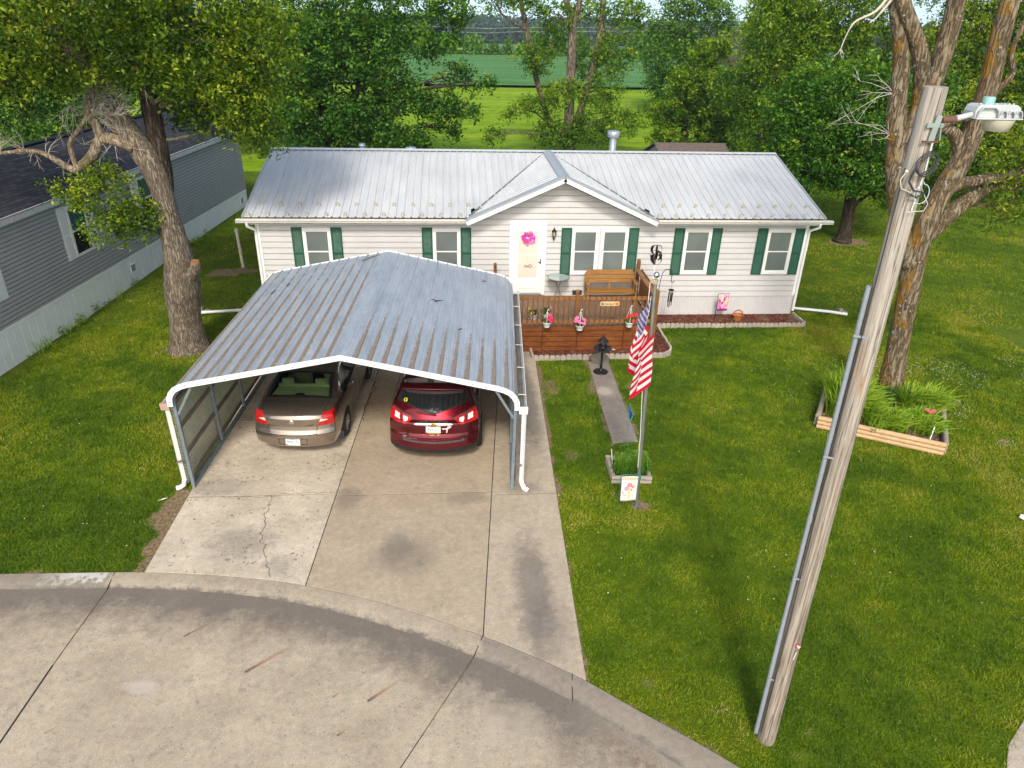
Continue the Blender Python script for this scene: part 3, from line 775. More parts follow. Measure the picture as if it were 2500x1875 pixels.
# downspouts and the long white leaders lying on the grass
for x, sx in ((-5.88, -1), (10.96, 1)):
    d = MB(); xo = x + sx * .02
    d.tube([(x + sx * .14, EY - .05, 3.17), (x + sx * .14, EY - .04, 3.05), (xo, WY - .07, 2.86), (xo, WY - .07, 2.6), (xo, WY - .07, .2)], .045, 8)
    d.build('downspout', m_white, house)
for nm, pts in (('left', [(-5.9, 21.45, .14), (-6.9, 21.84, .09), (-7.95, 21.72, .07)]), ('right', [(11.0, 21.45, .16), (11.16, 21.66, .12), (12.34, 21.41, .08), (12.76, 21.26, .06)])):
    lb = 'white drain leader pipe on the grass by the %s' % ('big tree trunk' if nm == 'left' else "house's right end")
    t_ = thing('drain_pipe', lb, 'drain pipe', (pts[1][0], pts[1][1], 0), world=True)
    d = MB(); d.tube(pts, .05, 8); d.build('pipe', m_white, t_)
    d = MB(); p_ = Vector(pts[-1]); d.tube([p_, p_ + (Vector(pts[-1]) - Vector(pts[-2])).normalized() * .12], .058, 8); d.build('outlet', m_white, t_)
m_block = concrete('block_concrete', (.25, .22, .18), (.36, .32, .26), pits=.2)
for (x, y, rz, lb) in ((-8.05, 21.75, .2, 'stone block weighting the leader pipe near the big tree'), (12.75, 21.3, -.2, "stone splash block at the tip of the right leader pipe")):
    b = MB(); b.prism([(-.2, -.12), (.18, -.13), (.22, .1), (-.16, .14)], lambda u, v, d: (x + u * math.cos(rz) - v * math.sin(rz), y + .08 + u * math.sin(rz) + v * math.cos(rz), d), 0, .09)
    b.prism([(-.08, -.08), (.06, -.09), (.07, .05), (-.06, .06)], lambda u, v, d: (x + u - .05, y + .08 + v, d), .09, .2)
    tag(b.build('splash_block', m_block, bevel=.015), lb, 'splash block')

# windows
def window(x0, x1, z0, z1, parent, Y=WY, ax=None):
    y = Y - .04
    f = MB(); t = .075
    for a, b_ in (((x0, z1 - t), (x1, z1)), ((x0, z0), (x1, z0 + t)), ((x0, z0 + t), (x0 + t, z1 - t)), ((x1 - t, z0 + t), (x1, z1 - t))):
        f.bb((a[0], y - .035, a[1]), (b_[0], y + .02, b_[1]))
    w_ = f.build('window', m_white, parent, bevel=.006)
    s = MB(); zm = (z0 + z1) / 2 + .01; xa, xb = x0 + t, x1 - t
    for a, b_ in (((xa, z1 - t - .035), (xb, z1 - t)), ((xa, zm - .02), (xb, zm + .02)), ((xa, z0 + t), (xb, z0 + t + .05)), ((xa, z0 + t + .05), (xa + .035, zm - .02)), ((xb - .035, z0 + t + .05), (xb, zm - .02)), ((xa, zm + .02), (xa + .028, z1 - t - .035)), ((xb - .028, zm + .02), (xb, z1 - t - .035))):
        s.bb((a[0], y - .018, a[1]), (b_[0], y + .012, b_[1]))
    s.build('sash', m_white, w_)
    p = MB(); p.bb((xa + .02, y - .004, z0 + t + .02), (xb - .02, y + .006, zm)); p.build('lower_pane', m_blind, w_)
    p = MB(); p.bb((xa + .02, y - .010, zm), (xb - .02, y + .006, z1 - t - .02)); p.build('upper_pane', m_blind, w_)
    return w_
def shutter(x0, x1, z0, z1, parent, Y=WY, mat=None):
    y = Y - .035; m = mat or m_green; f = MB(); zc = z0 + (z1 - z0) * .47
    for a, b_ in (((x0, z0), (x0 + .045, z1)), ((x1 - .045, z0), (x1, z1)), ((x0 + .045, z0), (x1 - .045, z0 + .06)), ((x0 + .045, zc - .04), (x1 - .045, zc + .04)), ((x0 + .045, z1 - .06), (x1 - .045, z1))):
        f.bb((a[0], y - .028, a[1]), (b_[0], y + .012, b_[1]))
    for za, zb in ((z0 + .06, zc - .04), (zc + .04, z1 - .06)):
        n = int((zb - za) / .032)
        for i in range(n):
            z = za + (i + .5) * (zb - za) / n
            f.quad((x0 + .045, y - .024, z - .016), (x1 - .045, y - .024, z - .016), (x1 - .045, y - .008, z + .016), (x0 + .045, y - .008, z + .016))
    return f.build('shutter', m, parent, recalc=False)
Z0, Z1 = 1.445, 2.90
for a, b_ in ((-4.56, -3.73), (-.72, .12), (3.52, 4.36), (4.42, 5.27), (7.03, 7.89), (9.67, 10.53)): window(a, b_, Z0, Z1, house)
mul = MB(); mul.bb((4.36, WY - .04, Z0), (4.42, WY, Z1)); mul.build('window_mullion', m_vinyl, house)
for a in (-4.88, -3.725, -1.04, .125, 3.195, 5.275, 6.705, 7.895, 9.345, 10.535): shutter(a, a + .315, 1.43, 2.92, house)
# storm door
DX0, DX1, DZ0, DZ1 = 1.61, 2.74, .79, 3.11
d = MB(); y = WY - .04
for a, b_ in (((DX0, DZ0), (DX0 + .11, DZ1)), ((DX1 - .11, DZ0), (DX1, DZ1)), ((DX0 + .11, DZ1 - .14), (DX1 - .11, DZ1))):
    d.bb((a[0], y - .05, a[1]), (b_[0], y + .03, b_[1]))
d.build('door_frame', m_white, house, bevel=.008)
d = MB(); xa, xb = DX0 + .11, DX1 - .11; gx0, gx1, gz0, gz1 = 1.885, 2.475, 1.335, 2.81
for a, b_ in (((xa, gz1), (xb, DZ1 - .14)), ((xa, DZ0 + .06), (xb, gz0)), ((xa, gz0), (gx0, gz1)), ((gx1, gz0), (xb, gz1))):
    d.bb((a[0], y - .035, a[1]), (b_[0], y + .02, b_[1]))
d.bb((xa + .14, y - .047, 1.0), (xb - .14, y - .034, 1.24)); d.bb((gx0, y - .025, 2.06), (gx1, y + .01, 2.085))
door = d.build('door', m_white, house, bevel=.006)
t = NT('door_glass'); p = t.obj(); n = t.noise(p, 1.2, 2, .5)
m_dglass = t.done(t.bsdf(t.mix(n, (.62, .58, .49), (.72, .69, .61)), .15, 0, None, .5, coat=.6))
g = MB(); g.bb((gx0 - .01, y - .015, gz0 - .01), (gx1 + .01, y - .005, gz1 + .01)); gl_ = g.build('glass_pane', m_dglass, door)
g = MB()
for z in (1.70, 2.45): g.bb((gx0, y - .019, z - .003), (gx1, y - .014, z + .003))
g.bb((2.17, y - .0195, gz0), (2.176, y - .0145, gz1)); g.build('inner_door_panelling', plain('beige_line', (.5, .44, .32)), door)
h = MB(); h.bb((2.56, y - .06, 1.80), (2.59, y - .035, 1.95)); h.tube([(2.575, y - .07, 1.87), (2.50, y - .085, 1.865)], .011, 6); h.build('handle', plain('brass_dark', (.19, .13, .06), .35, .8), door)
g = MB(); g.bb((xa, y - .10, .74), (xb, y + .02, .79)); g.build('door_sill', plain('sill_brown', (.16, .12, .1), .5), house)
# pink ribbon decal on the storm door glass: a loop with two tails lying on its side
rb = MB(); rb.tube([(2.08 + .02 * k, y - .022, 1.72 + .035 * math.sin(k * .9)) for k in range(4)] + [(2.26 + .045 * math.cos(a), y - .022, 1.725 + .045 * math.sin(a)) for a in np.linspace(3.4, -3.0, 12)] + [(2.15, y - .022, 1.70), (2.08, y - .022, 1.685)], .010, 5)
rb.build('ribbon_decal', plain('decal_red', (.45, .06, .12)), door)
# porch lamp
pl = MB(); pl.bb((2.86, WY - .03, 2.66), (3.03, WY, 2.90)); lampb = pl.build('porch_lamp', m_white, house, bevel=.005)
m_blackmetal = plain('black_metal', (.012, .012, .013), .4, .5)
l = MB(); cxl, cyl_ = 2.95, WY - .14
l.lathe([(.012, 2.56), (.02, 2.60), (.012, 2.64), (.05, 2.67), (.055, 2.685), (.045, 2.69)], (cxl, cyl_, 0), 10); l.lathe([(.085, 2.83), (.05, 2.88), (.02, 2.91), (.014, 2.95), (.0, 2.97)], (cxl, cyl_, 0), 10)
for k in range(6):
    a = k * math.pi / 3; l.bar((cxl + .046 * math.cos(a), cyl_ + .046 * math.sin(a), 2.685), (cxl + .066 * math.cos(a), cyl_ + .066 * math.sin(a), 2.835), .008, .008)
l.tube([(cxl, cyl_, 2.62), (cxl, WY - .08, 2.58), (cxl, WY - .03, 2.70)], .011, 6); l.build('lantern', m_blackmetal, lampb)
l = MB(); l.lathe([(.042, 2.69), (.062, 2.83)], (cxl, cyl_, 0), 10); l.build('lantern_glass', plain('lamp_glass', (.5, .42, .25), .2), lampb)
# snow guards: two staggered rows of small clear cups, and roof pipes
m_guard = plain('guard_plastic', (.38, .36, .31), .3, var=.2)
gd = MB(); gd.lathe([(.0, .10), (.046, .09), (.055, .0)], (0, 0, 0), 8); gd.bb((-.05, -.05, -.005), (.05, .08, .008)); proto = None
def on_roof(x, d): return (x, EY + d * math.cos(sl), EZ + d * math.sin(sl))
spots = [(-5.98 + .553 * i, .10) for i in range(12)] + [(-5.98 + .27 + .553 * i, .70) for i in range(12)] + [(6.1 + .50 * i, .10) for i in range(11)] + [(6.35 + .505 * i, .70) for i in range(10)]
for i, (x, dd) in enumerate(spots):
    if proto is None:
        proto = gd.build('snow_guard', m_guard, house); o = proto
    else:
        o = proto.copy(); col.objects.link(o); o.parent = house; o.matrix_parent_inverse = Matrix.Translation(-Vector(house.location))
    p_ = on_roof(x, dd); o.location = p_; o.rotation_euler = (sl, 0, 0)
m_galv = plain('galvanised', (.44, .48, .52), .35, .6, var=.15, scale=14)
v = MB(); v.lathe([(.17, 4.25), (.13, 4.33), (.13, 4.82)], (5.67, 26.55, 0), 18); v.lathe([(.14, 4.76), (.225, 4.80), (.225, 4.98), (.19, 5.0), (.0, 5.0)], (5.67, 26.55, 0), 18); v.build('flue_pipe', m_galv, house)
v = MB(); v.lathe([(.075, 4.2), (.075, 4.46)], (-3.22, 26.1, 0), 14); v.lathe([(.09, 4.44), (.13, 4.47), (.10, 4.53), (.0, 4.56)], (-3.22, 26.1, 0), 14); v.build('roof_vent', m_galv, house)
v = MB(); v.lathe([(.10, 4.2), (.10, 4.38), (.19, 4.40), (.17, 4.45), (0, 4.46)], (-1.54, 26.0, 0), 14); v.build('roof_vent', m_galv, house)

# flower wreath hanging on the storm door (a thing of its own)
wr = thing('door_wreath', 'pink and purple flower wreath hanging on the white front door', 'wreath', (2.18, WY - .06, 2.62), world=True)
PET = [(.78, .05, .38), (.55, .05, .5), (.35, .05, .55), (.85, .25, .55), (.75, .33, .05), (.7, .03, .2)]
mats_ = [plain('petal_%d' % i, c, .6, var=.2) for i, c in enumerate(PET)]
def blossom(m, c, r, n=6, up=(0, -1, 0), sd=0):
    x, y_, d = frame_of(up); c = Vector(c)
    for k in range(n):
        a = 2 * math.pi * k / n + sd
        e = x * math.cos(a) + y_ * math.sin(a); t_ = x * -math.sin(a) + y_ * math.cos(a)
        m.quad(c + d * .004, c + e * r * .6 - t_ * r * .42 + d * r * .3, c + e * r + d * r * .15, c + e * r * .6 + t_ * r * .42 + d * r * .3)
for i, mt in enumerate(mats_):
    m = MB(); rr = random.Random(i)
    for k in range(9 if i != 4 else 4):
        a = rr.uniform(0, 6.28); q = .125 + rr.uniform(-.055, .055)
        blossom(m, (2.18 + q * math.cos(a), WY - .07 - rr.random() * .03, 2.62 + q * math.sin(a)), rr.uniform(.04, .065), 6, (rr.uniform(-.4, .4), -1, rr.uniform(-.2, .5)), rr.random())
    m.build('blossoms', mt, wr, recalc=False)
m = MB(); m.tube([(2.18 + .125 * math.cos(a), WY - .055, 2.62 + .125 * math.sin(a)) for a in np.linspace(0, 6.283, 17)[:-1]], .03, 6, closed=True); m.build('ring', plain('vine', (.1, .06, .03)), wr)

# ------------------------------------------------------------------ grey house next door
NB0 = Vector((-12.37, 18.2, 0)); NBd = (Vector((-10.2, 36.0, 0)) - NB0).normalized(); NBn = Vector((NBd.y, -NBd.x, 0))
nrz = math.atan2(NBd.y, NBd.x)
def nb(t, z, off=0): q = NB0 + NBd * t + NBn * off; return (q.x, q.y, z)
nh = thing('grey_house', 'long grey sided house with charcoal shingle roof beside the left lawn', 'house', nb(9, 0), world=True)
m_gsid = plain('grey_vinyl', (.38, .37, .37), .55, var=.06, scale=2)
m_wskirt = plain('blue_white_vinyl', (.88, .88, .88), .45, var=.05, scale=2)
T0, T1 = -9.0, 17.95
s = MB(); s2_ = MB(); z = .74
while z < 3.42:
    for (za, zb) in ((z, z + .12),):
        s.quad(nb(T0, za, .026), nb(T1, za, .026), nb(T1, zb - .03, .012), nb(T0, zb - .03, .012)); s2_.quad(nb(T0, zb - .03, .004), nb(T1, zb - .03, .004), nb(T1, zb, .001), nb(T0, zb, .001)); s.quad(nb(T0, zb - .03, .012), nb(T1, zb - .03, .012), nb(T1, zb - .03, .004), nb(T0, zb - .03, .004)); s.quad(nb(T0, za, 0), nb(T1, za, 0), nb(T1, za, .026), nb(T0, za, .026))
    z += .12
s_o = s.build('siding', m_gsid, nh, recalc=False); s2_.build('lap_groove_shade', plain('grey_lap_shade', (.18, .18, .185), .7), s_o, recalc=False)  # darker groove strips carry the lap shadow lines as colour
b = MB()
P = [nb(T0, 0, -.005), nb(T1, 0, -.005), nb(T1, 0, -5.05), nb(T0, 0, -5.05)]
b.prism([(p_[0], p_[1]) for p_ in P], lambda u, v, d: (u, v, d), -.5, 3.44); b.build('wall', m_gsid, nh)
s = MB(); t_ = T0; pr = []
while t_ < T1:
    pr += [(t_, .03), (t_ + .29, .03), (t_ + .295, .018), (t_ + .305, .018)]; t_ += .31
pr = [(min(u, T1), v) for u, v in pr]
s.sheet(pr, lambda u, v, d: nb(u, d, v), (-.5, .70)); s.build('skirting', m_wskirt, nh, recalc=False)
b = MB()
for za, zb, o in ((.68, .76, .045),):
    b.prism([(T0, za), (T1, za), (T1, zb), (T0, zb)], lambda u, v, d: nb(u, v, d), .0, o)
b.build('skirting_rail', m_wskirt, nh)
b = MB(); b.prism([(T1 - .07, .76), (T1 + .04, .76), (T1 + .04, 3.44), (T1 - .07, 3.44)], lambda u, v, d: nb(u, v, d), -.1, .03); b.build('corner_trim', m_gsid, nh)
b = MB(); b.prism([(T0, 3.40), (T1 + .25, 3.40), (T1 + .25, 3.58), (T0, 3.58)], lambda u, v, d: nb(u, v, d), .24, .27)
b.prism([(T0, 3.38), (T1 + .25, 3.38), (T1 + .25, 3.40), (T0, 3.40)], lambda u, v, d: nb(u, v, d), -.01, .26); b.build('fascia', plain('fascia_white', (.6, .6, .58), .5), nh)
def shingle():
    t = NT('charcoal_shingle'); p = t.uv(); s = t.sep(p)
    bk = t.n('ShaderNodeTexBrick'); t.set(bk.inputs['Vector'], p); t.set(bk.inputs['Color1'], (.022, .024, .03)); t.set(bk.inputs['Color2'], (.05, .052, .062)); t.set(bk.inputs['Mortar'], (.012, .012, .015))
    t.set(bk.inputs['Scale'], 1.0); t.set(bk.inputs['Mortar Size'], .012); t.set(bk.inputs['Brick Width'], .32); t.set(bk.inputs['Row Height'], .14); t.set(bk.inputs['Bias'], 0)
    n = t.noise(p, 60, 3, .7)
    c = t.mix(1, bk.outputs[0], t.mr(n, .3, .7, .6, 1.5), 'MULTIPLY')
    return t.done(t.bsdf(c, .9, 0, t.bump(t.math('ADD', bk.outputs['Fac'], n), .5, .01), .2))
m_sh = shingle()
def roof_plane(name, p0, p1, p2, p3, mat, parent, lu, lv):
    V = [p0, p1, p2, p3]; me = np_mesh(name, V, [[0, 1, 2, 3]], uv=[(0, 0), (lu, 0), (lu, lv), (0, lv)]); return link(name, me, mat, parent)
roof_plane('roof', nb(T0 - .2, 3.56, .29), nb(T1 + .3, 3.56, .29), nb(T1 + .3, 4.50, -2.45), nb(T0 - .2, 4.50, -2.45), m_sh, nh, 28, 2.9)
roof_plane('roof', nb(T1 + .3, 3.56, -5.34), nb(T0 - .2, 3.56, -5.34), nb(T0 - .2, 4.50, -2.45), nb(T1 + .3, 4.50, -2.45), m_sh, nh, 28, 2.9)
b = MB(); b.add([nb(T1 - .005, 3.44, 0), nb(T1 - .005, 3.44, -5.05), nb(T1 - .005, 4.46, -2.45)], [(0, 1, 2)]); b.build('gable_wall', m_gsid, nh)
b = MB(); b.prism([(T0, 4.485), (T1 + .3, 4.485), (T1 + .3, 4.525), (T0, 4.525)], lambda u, v, d: nb(u, v, d), -2.6, -2.3); b.build('ridge_cap', m_sh, nh)
m_dark = plain('dark_glass', (.012, .014, .017), .06, 0, spec=.6); m_teal = plain('teal_glass', (.035, .10, .095), .08, 0, spec=.6)
for t0, t1, z0, z1 in ((-.2, .77, 1.5, 3.0), (4.37, 5.32, 1.60, 3.18), (8.50, 9.45, 1.62, 3.18)):
    f = MB(); k = .08
    for a, c_ in (((t0, z1 - k), (t1, z1)), ((t0, z0), (t1, z0 + k)), ((t0, z0 + k), (t0 + k, z1 - k)), ((t1 - k, z0 + k), (t1, z1 - k)), ((t0 + k, (z0 + z1) / 2 - .03), (t1 - k, (z0 + z1) / 2 + .03))):
        f.prism([(a[0], a[1]), (c_[0], a[1]), (c_[0], c_[1]), (a[0], c_[1])], lambda u, v, d: nb(u, v, d), .0, .06)
    w_ = f.build('window', m_white, nh)
    zm = (z0 + z1) / 2
    for nm, za, zb, mt in (('lower_pane', z0 + .05, zm, m_dark), ('upper_pane', zm, z1 - .05, m_teal)):
        p_ = MB(); p_.prism([(t0 + .05, za), (t1 - .05, za), (t1 - .05, zb), (t0 + .05, zb)], lambda u, v, d: nb(u, v, d), .01, .03); p_.build(nm, mt, w_)
    for a in (t0 - .40, t1 + .02):
        q = MB(); c_ = a + .38
        q.prism([(a, z0 - .02), (c_, z0 - .02), (c_, z1 + .02), (a, z1 + .02)], lambda u, v, d: nb(u, v, d), .0, .03)
        for za, zb in ((z0 + .06, zm - .05), (zm + .05, z1 - .06)):
            q.prism([(a + .07, za), (c_ - .07, za), (c_ - .07, zb), (a + .07, zb)], lambda u, v, d: nb(u, v, d), .03, .04)
        q.build('shutter', m_white, nh, bevel=.008)
for t0, z0 in ((7.03, .2), (17.1, .24)):
    q = MB(); q.prism([(t0, z0), (t0 + .3, z0), (t0 + .3, z0 + .28), (t0, z0 + .28)], lambda u, v, d: nb(u, v, d), .03, .05)
    vv = q.build('skirting_vent', m_wskirt, nh)
    q = MB()
    for i in range(5): q.prism([(t0 + .03, z0 + .04 + i * .045), (t0 + .27, z0 + .04 + i * .045), (t0 + .27, z0 + .065 + i * .045), (t0 + .03, z0 + .065 + i * .045)], lambda u, v, d: nb(u, v, d), .05, .054)
    q.build('vent_grille', plain('vent_dark', (.05, .045, .04)), vv)
q = MB(); q.prism([(12.33, 1.1), (12.45, 1.1), (12.45, 1.3), (12.33, 1.3)], lambda u, v, d: nb(u, v, d), .01, .06); q.build('outlet_box', plain('box_grey', (.4, .4, .42)), nh)

# shed behind the house: only its brown roof shows
sh = thing('garden_shed', 'small shed with brown shingle roof behind the house', 'shed', (10.9, 34.5, 0), world=True)
m_brown = plain('brown_shingle', (.13, .095, .08), .9, var=.3, scale=9)
q = MB(); q.prism([(8.95, 2.95), (10.2, 2.95), (9.6, 3.3)][:0] or [(9.3, 0), (12.4, 0), (12.4, 2.9), (9.3, 2.9)], lambda u, v, d: (u, d, v), 32.6, 35.4); q.build('wall', plain('shed_grey', (.25, .3, .33)), sh)
q = MB(); q.prism([(32.2, 2.86), (34.0, 3.47), (35.8, 2.86), (35.8, 2.80), (34.0, 3.40), (32.2, 2.80)], lambda u, v, d: (d, u, v), 9.2, 12.55); q.build('roof', m_brown, sh)
q = MB(); q.add([(9.3, 32.6, 2.85), (9.3, 35.4, 2.85), (9.3, 34.0, 3.38)], [(0, 1, 2)]); q.build('gable_wall', plain('shed_grey', (.25, .3, .33)), sh)
# standing white vent pipe on the left lawn
q = MB(); q.tube([(-7.97, 26.4, 0), (-7.99, 26.4, .5), (-8.01, 26.4, 1.40)], .055, 10); q.cyl((-8.01, 26.4, 1.34), (-8.01, 26.4, 1.45), .068, n=10); q.cyl((-7.98, 26.4, .62), (-7.985, 26.4, .70), .062, n=10)
tag(q.build('standpipe', plain('pvc', (.68, .66, .60), .45)), 'white plastic standpipe upright on the lawn beside the grey house', 'pipe')
# ------------------------------------------------------------------ carport
CPX, CPY, CPR = -2.16, 12.08, -math.atan2(.36, 6.45)
cs, sn = math.cos(CPR), math.sin(CPR)
def cp(u, z, v): return (CPX + u * cs - v * sn, CPY + u * sn + v * cs, z)     # u across, v along
CL = 6.45
cport = thing('carport', 'open two-car metal carport with white edge trim on the concrete driveway', 'carport', (CPX, CPY + 3.2, 0), world=True)
def carport_metal():
    t = NT('weathered_blue_metal'); p = t.obj(); u = t.uv(); su = t.sep(u)   # uv.x = distance from the ridge towards the eave within a rib bay, uv.y = metres from the front
    n = t.noise(t.vmul(p, (3, .6, 3)), 1.5, 6, .7); n2 = t.noise(p, 18, 4, .65); n3 = t.noise(t.vmul(p, (16, .5, 16)), 1.2, 5, .7)
    c = t.ramp(n, [(.3, (.27, .31, .365)), (.5, (.355, .395, .45)), (.72, (.43, .465, .515))])
    c = t.mix(1, c, t.mr(n2, .3, .7, .9, 1.1), 'MULTIPLY')
    # leaf dirt that has washed down each pan to the next rib, deeper towards the front (low) end
    wob = t.math('MULTIPLY', t.math('SUBTRACT', t.noise(t.vmul(p, (1, .9, 1)), 4, 6, .75), .5), .085)
    side = t.mr(su[0], 10, 10.01)                       # left slope bays carry +10
    fr = t.math('FRACT', su[0])
    wl = t.mr(su[1], 5.6, .6, .012, .052); wr = t.mr(su[1], 3.9, .2, -.035, .062)
    wid = t.math('ADD', t.math('MULTIPLY', wl, side), t.math('MULTIPLY', wr, t.math('SUBTRACT', 1, side)))
    dist = t.math('SUBTRACT', .22, fr)                   # distance uphill from the rib
    m = t.mr(t.math('SUBTRACT', t.math('ADD', wid, wob), t.math('ABSOLUTE', dist)), -.004, .010)
    brown = t.ramp(t.noise(p, 20, 5, .7), [(.3, (.15, .115, .085)), (.55, (.27, .215, .165)), (.72, (.36, .31, .26))])
    c = t.mix(t.math('MULTIPLY', m, .92), c, brown)
    sp = t.math('MULTIPLY', t.mr(t.vor(p, 6), .09, .05), .9)
    c = t.mix(sp, c, (.05, .045, .045))
    c = t.mix(t.math('MULTIPLY', t.mr(n3, .6, .7), .55), c, (.14, .14, .15))
    return t.done(t.bsdf(c, t.mix(m, (.38, .38, .38), (.95, .95, .95)), .15, t.bump(n2, .08, .004), .5))
m_cp = carport_metal()
PROF = [(-3.30, 1.95), (-3.29, 2.12), (-3.24, 2.23), (-3.16, 2.32), (-3.04, 2.385), (-2.90, 2.43), (0, 3.03), (2.90, 2.43), (3.04, 2.385), (3.16, 2.32), (3.24, 2.23), (3.29, 2.12), (3.30, 1.95)]
def prof_pts(step):
    """points (u, z, nu, nz, s) along the half profile from the ridge, s = arc length"""
    P = np.array(PROF[6:]); d = np.r_[0, np.cumsum(np.linalg.norm(np.diff(P, axis=0), axis=1))]
    def at(s):
        u = np.interp(s, d, P[:, 0]); z = np.interp(s, d, P[:, 1])
        u2 = np.interp(s + .02, d, P[:, 0]); z2 = np.interp(s + .02, d, P[:, 1]); u1 = np.interp(s - .02, d, P[:, 0]); z1 = np.interp(s - .02, d, P[:, 1])
        t_ = np.array([u2 - u1, z2 - z1]); t_ /= np.linalg.norm(t_); return u, z, -t_[1], t_[0]
    return at, d[-1]
def carport_roof():
    at, S = prof_pts(0); step = .262; V = []; UV = []; rows = []
    for side in (-1, 1):
        line = []; s = .05; k = 0
        line.append((0.0, 0, 0))
        while s < S - .02:
            for ds, h in ((0, 0), (.07, 0), (.075, .006), (.085, .006), (.09, 0), (.135, 0), (.14, .006), (.15, .006), (.155, 0), (.205, 0), (.213, .024), (.243, .024), (.251, 0)):
                if s + ds < S: line.append((s + ds, h, ds + k * 0))
            s += step; k += 1
        line.append((S, 0, .1))
        rows.append((side, line))
    me_v = []; me_f = []; uvs = []
    vs_ = np.linspace(-.02, CL, 24)
    for side, line in rows:
        b = len(me_v); n = len(line)
        for v in vs_:
            sag = -.0 
            for s, h, ph in line:
                u, z, nu, nz = at(s); nz = abs(nz); nu = abs(nu)
                me_v.append(cp(side * (u + h * nu), z + h * nz + .01, v))
        for j in range(len(vs_) - 1):
            for i in range(n - 1):
                me_f.append((b + j * n + i, b + j * n + i + 1, b + (j + 1) * n + i + 1, b + (j + 1) * n + i))
                o = 10 if side < 0 else 0; p0 = min(line[i][2], .99); p1 = line[i + 1][2] if line[i + 1][2] > p0 else p0 + .005
                uvs += [(o + p0, vs_[j]), (o + p1, vs_[j]), (o + p1, vs_[j + 1]), (o + p0, vs_[j + 1])]
    return link('roof', np_mesh('carport_roof', me_v, me_f, uv=uvs), m_cp, cport)
carport_roof()
m_under = plain('carport_steel', (.20, .255, .29), .45, .3, var=.15, scale=6, dirt=(.2, .15, .11))
m_trim = plain('carport_trim_white', (.80, .80, .80), .35, var=.02)
# white trim following the bow at both ends
def trim(v0, v1, nm):
    q = MB(); P = PROF; n = len(P); inn = []; N = []
    for i, (u, z) in enumerate(P):
        a = np.array(P[max(0, i - 1)]); c_ = np.array(P[min(n - 1, i + 1)]); t_ = c_ - a; t_ = t_ / np.linalg.norm(t_); N.append((-t_[1], t_[0]))
    for k in range(n - 1):
        (u0, z0), (u1, z1) = P[k], P[k + 1]; n0, n1 = N[k], N[k + 1]
        o = .036; i_ = -.068
        A = [(u0 + n0[0] * o, z0 + n0[1] * o), (u1 + n1[0] * o, z1 + n1[1] * o), (u1 + n1[0] * i_, z1 + n1[1] * i_), (u0 + n0[0] * i_, z0 + n0[1] * i_)]
        q.prism(A, lambda u, z, v: cp(u, z, v), v0, v1)
    return q.build(nm, m_trim, cport)
trim(-.045, -.015, 'end_trim'); trim(CL - .005, CL + .01, 'end_trim')
sc_ = MB()
at, S = prof_pts(0)
for side in (-1, 1):
    for s in np.arange(.12, S - .1, .262):
        u, z, nu, nz = at(s); sc_.cyl(cp(side * (u - .02 * abs(nu)), z - .03, -.046), cp(side * (u - .02 * abs(nu)), z - .03, -.056), .012, n=6)
sc_.build('trim_screws', plain('screw', (.2, .2, .21), .4, .6), cport)
# frame: bows, posts, base rails, knee braces
for v in (.06, 1.75, 3.3, 4.85, 6.3):
    q = MB(); pts = [(u * .985, z - .05) for u, z in PROF]
    for a, b_ in zip(pts[:-1], pts[1:]): q.bar(cp(a[0], a[1], v), cp(b_[0], b_[1], v), .055, .055, cp(0, 0, 1) if False else (0, 1, 0))
    q.build('roof_bow', m_under, cport)
    for sx in (-1, 1):
        q = MB(); q.bar(cp(sx * 3.22, .0, v), cp(sx * 3.25, 1.99, v), .062, .062, (0, 1, 0)); q.build('post', m_under, cport)
        q = MB(); q.bar(cp(sx * 3.22, 1.72, v), cp(sx * 2.82, 2.41, v), .05, .035, (0, 1, 0)); q.build('knee_brace', m_under, cport)
for sx in (-1, 1):
    q = MB(); q.bar(cp(sx * 3.22, .075, .03), cp(sx * 3.22, .075, CL - .05), .06, .09); q.build('base_rail', m_under, cport)
    m_post = plain('weathered_rail', (.16, .125, .10), .75, var=.25, scale=5)
    for z in (.20, .78, 1.40, 1.95):
        q = MB(); q.bar(cp(sx * 3.27, z, .08), cp(sx * 3.27, z, CL - .1), .035, .085); q.build('lattice_rail', m_post, cport)
    # square-hole privacy lattice: two crossing layers of thin slats, pitch 4 cm
    V = []; Fq = []
    z0, z1, v0, v1 = .16, 1.98, .02, CL - .03; pitch = .074; w_ = .021
    def seg(a, d, off):
        # clip the 45-degree line v - d*z = a to the panel
        pts = []
        for z in (z0, z1): pts.append((a + d * z, z))
        (va, za), (vb, zb) = pts
        def clipv(va, za, vb, zb, lim, keep_gt):
            if (va >= lim) == (vb >= lim): return (va, za, vb, zb) if ((va >= lim) == keep_gt) else None
            t_ = (lim - va) / (vb - va); vc, zc = lim, za + (zb - za) * t_
            if (va >= lim) == keep_gt: return (va, za, vc, zc)
            return (vc, zc, vb, zb)
        r = clipv(va, za, vb, zb, v0, True)
        if r: r = clipv(*r, v1, False)
        if not r: return
        va, za, vb, zb = r; n_ = w_ * .7
        b = len(V)
        for du in (off, off + .006):
            V.extend([cp(sx * (3.292 + du), za, va - n_), cp(sx * (3.292 + du), za, va + n_), cp(sx * (3.292 + du), zb, vb + n_), cp(sx * (3.292 + du), zb, vb - n_)])
        Fq.extend([(b, b + 1, b + 2, b + 3), (b + 7, b + 6, b + 5, b + 4), (b, b + 4, b + 5, b + 1), (b + 3, b + 2, b + 6, b + 7)])
    for d, off in ((1, 0), (-1, .0065)):
        a = v0 - 2.2
        while a < v1 + 2.2: seg(a, d, off); a += pitch
    link('lattice_panel', np_mesh('lattice', V, Fq), plain('lattice_white', (.50, .485, .45), .6, var=.1, scale=3), cport)
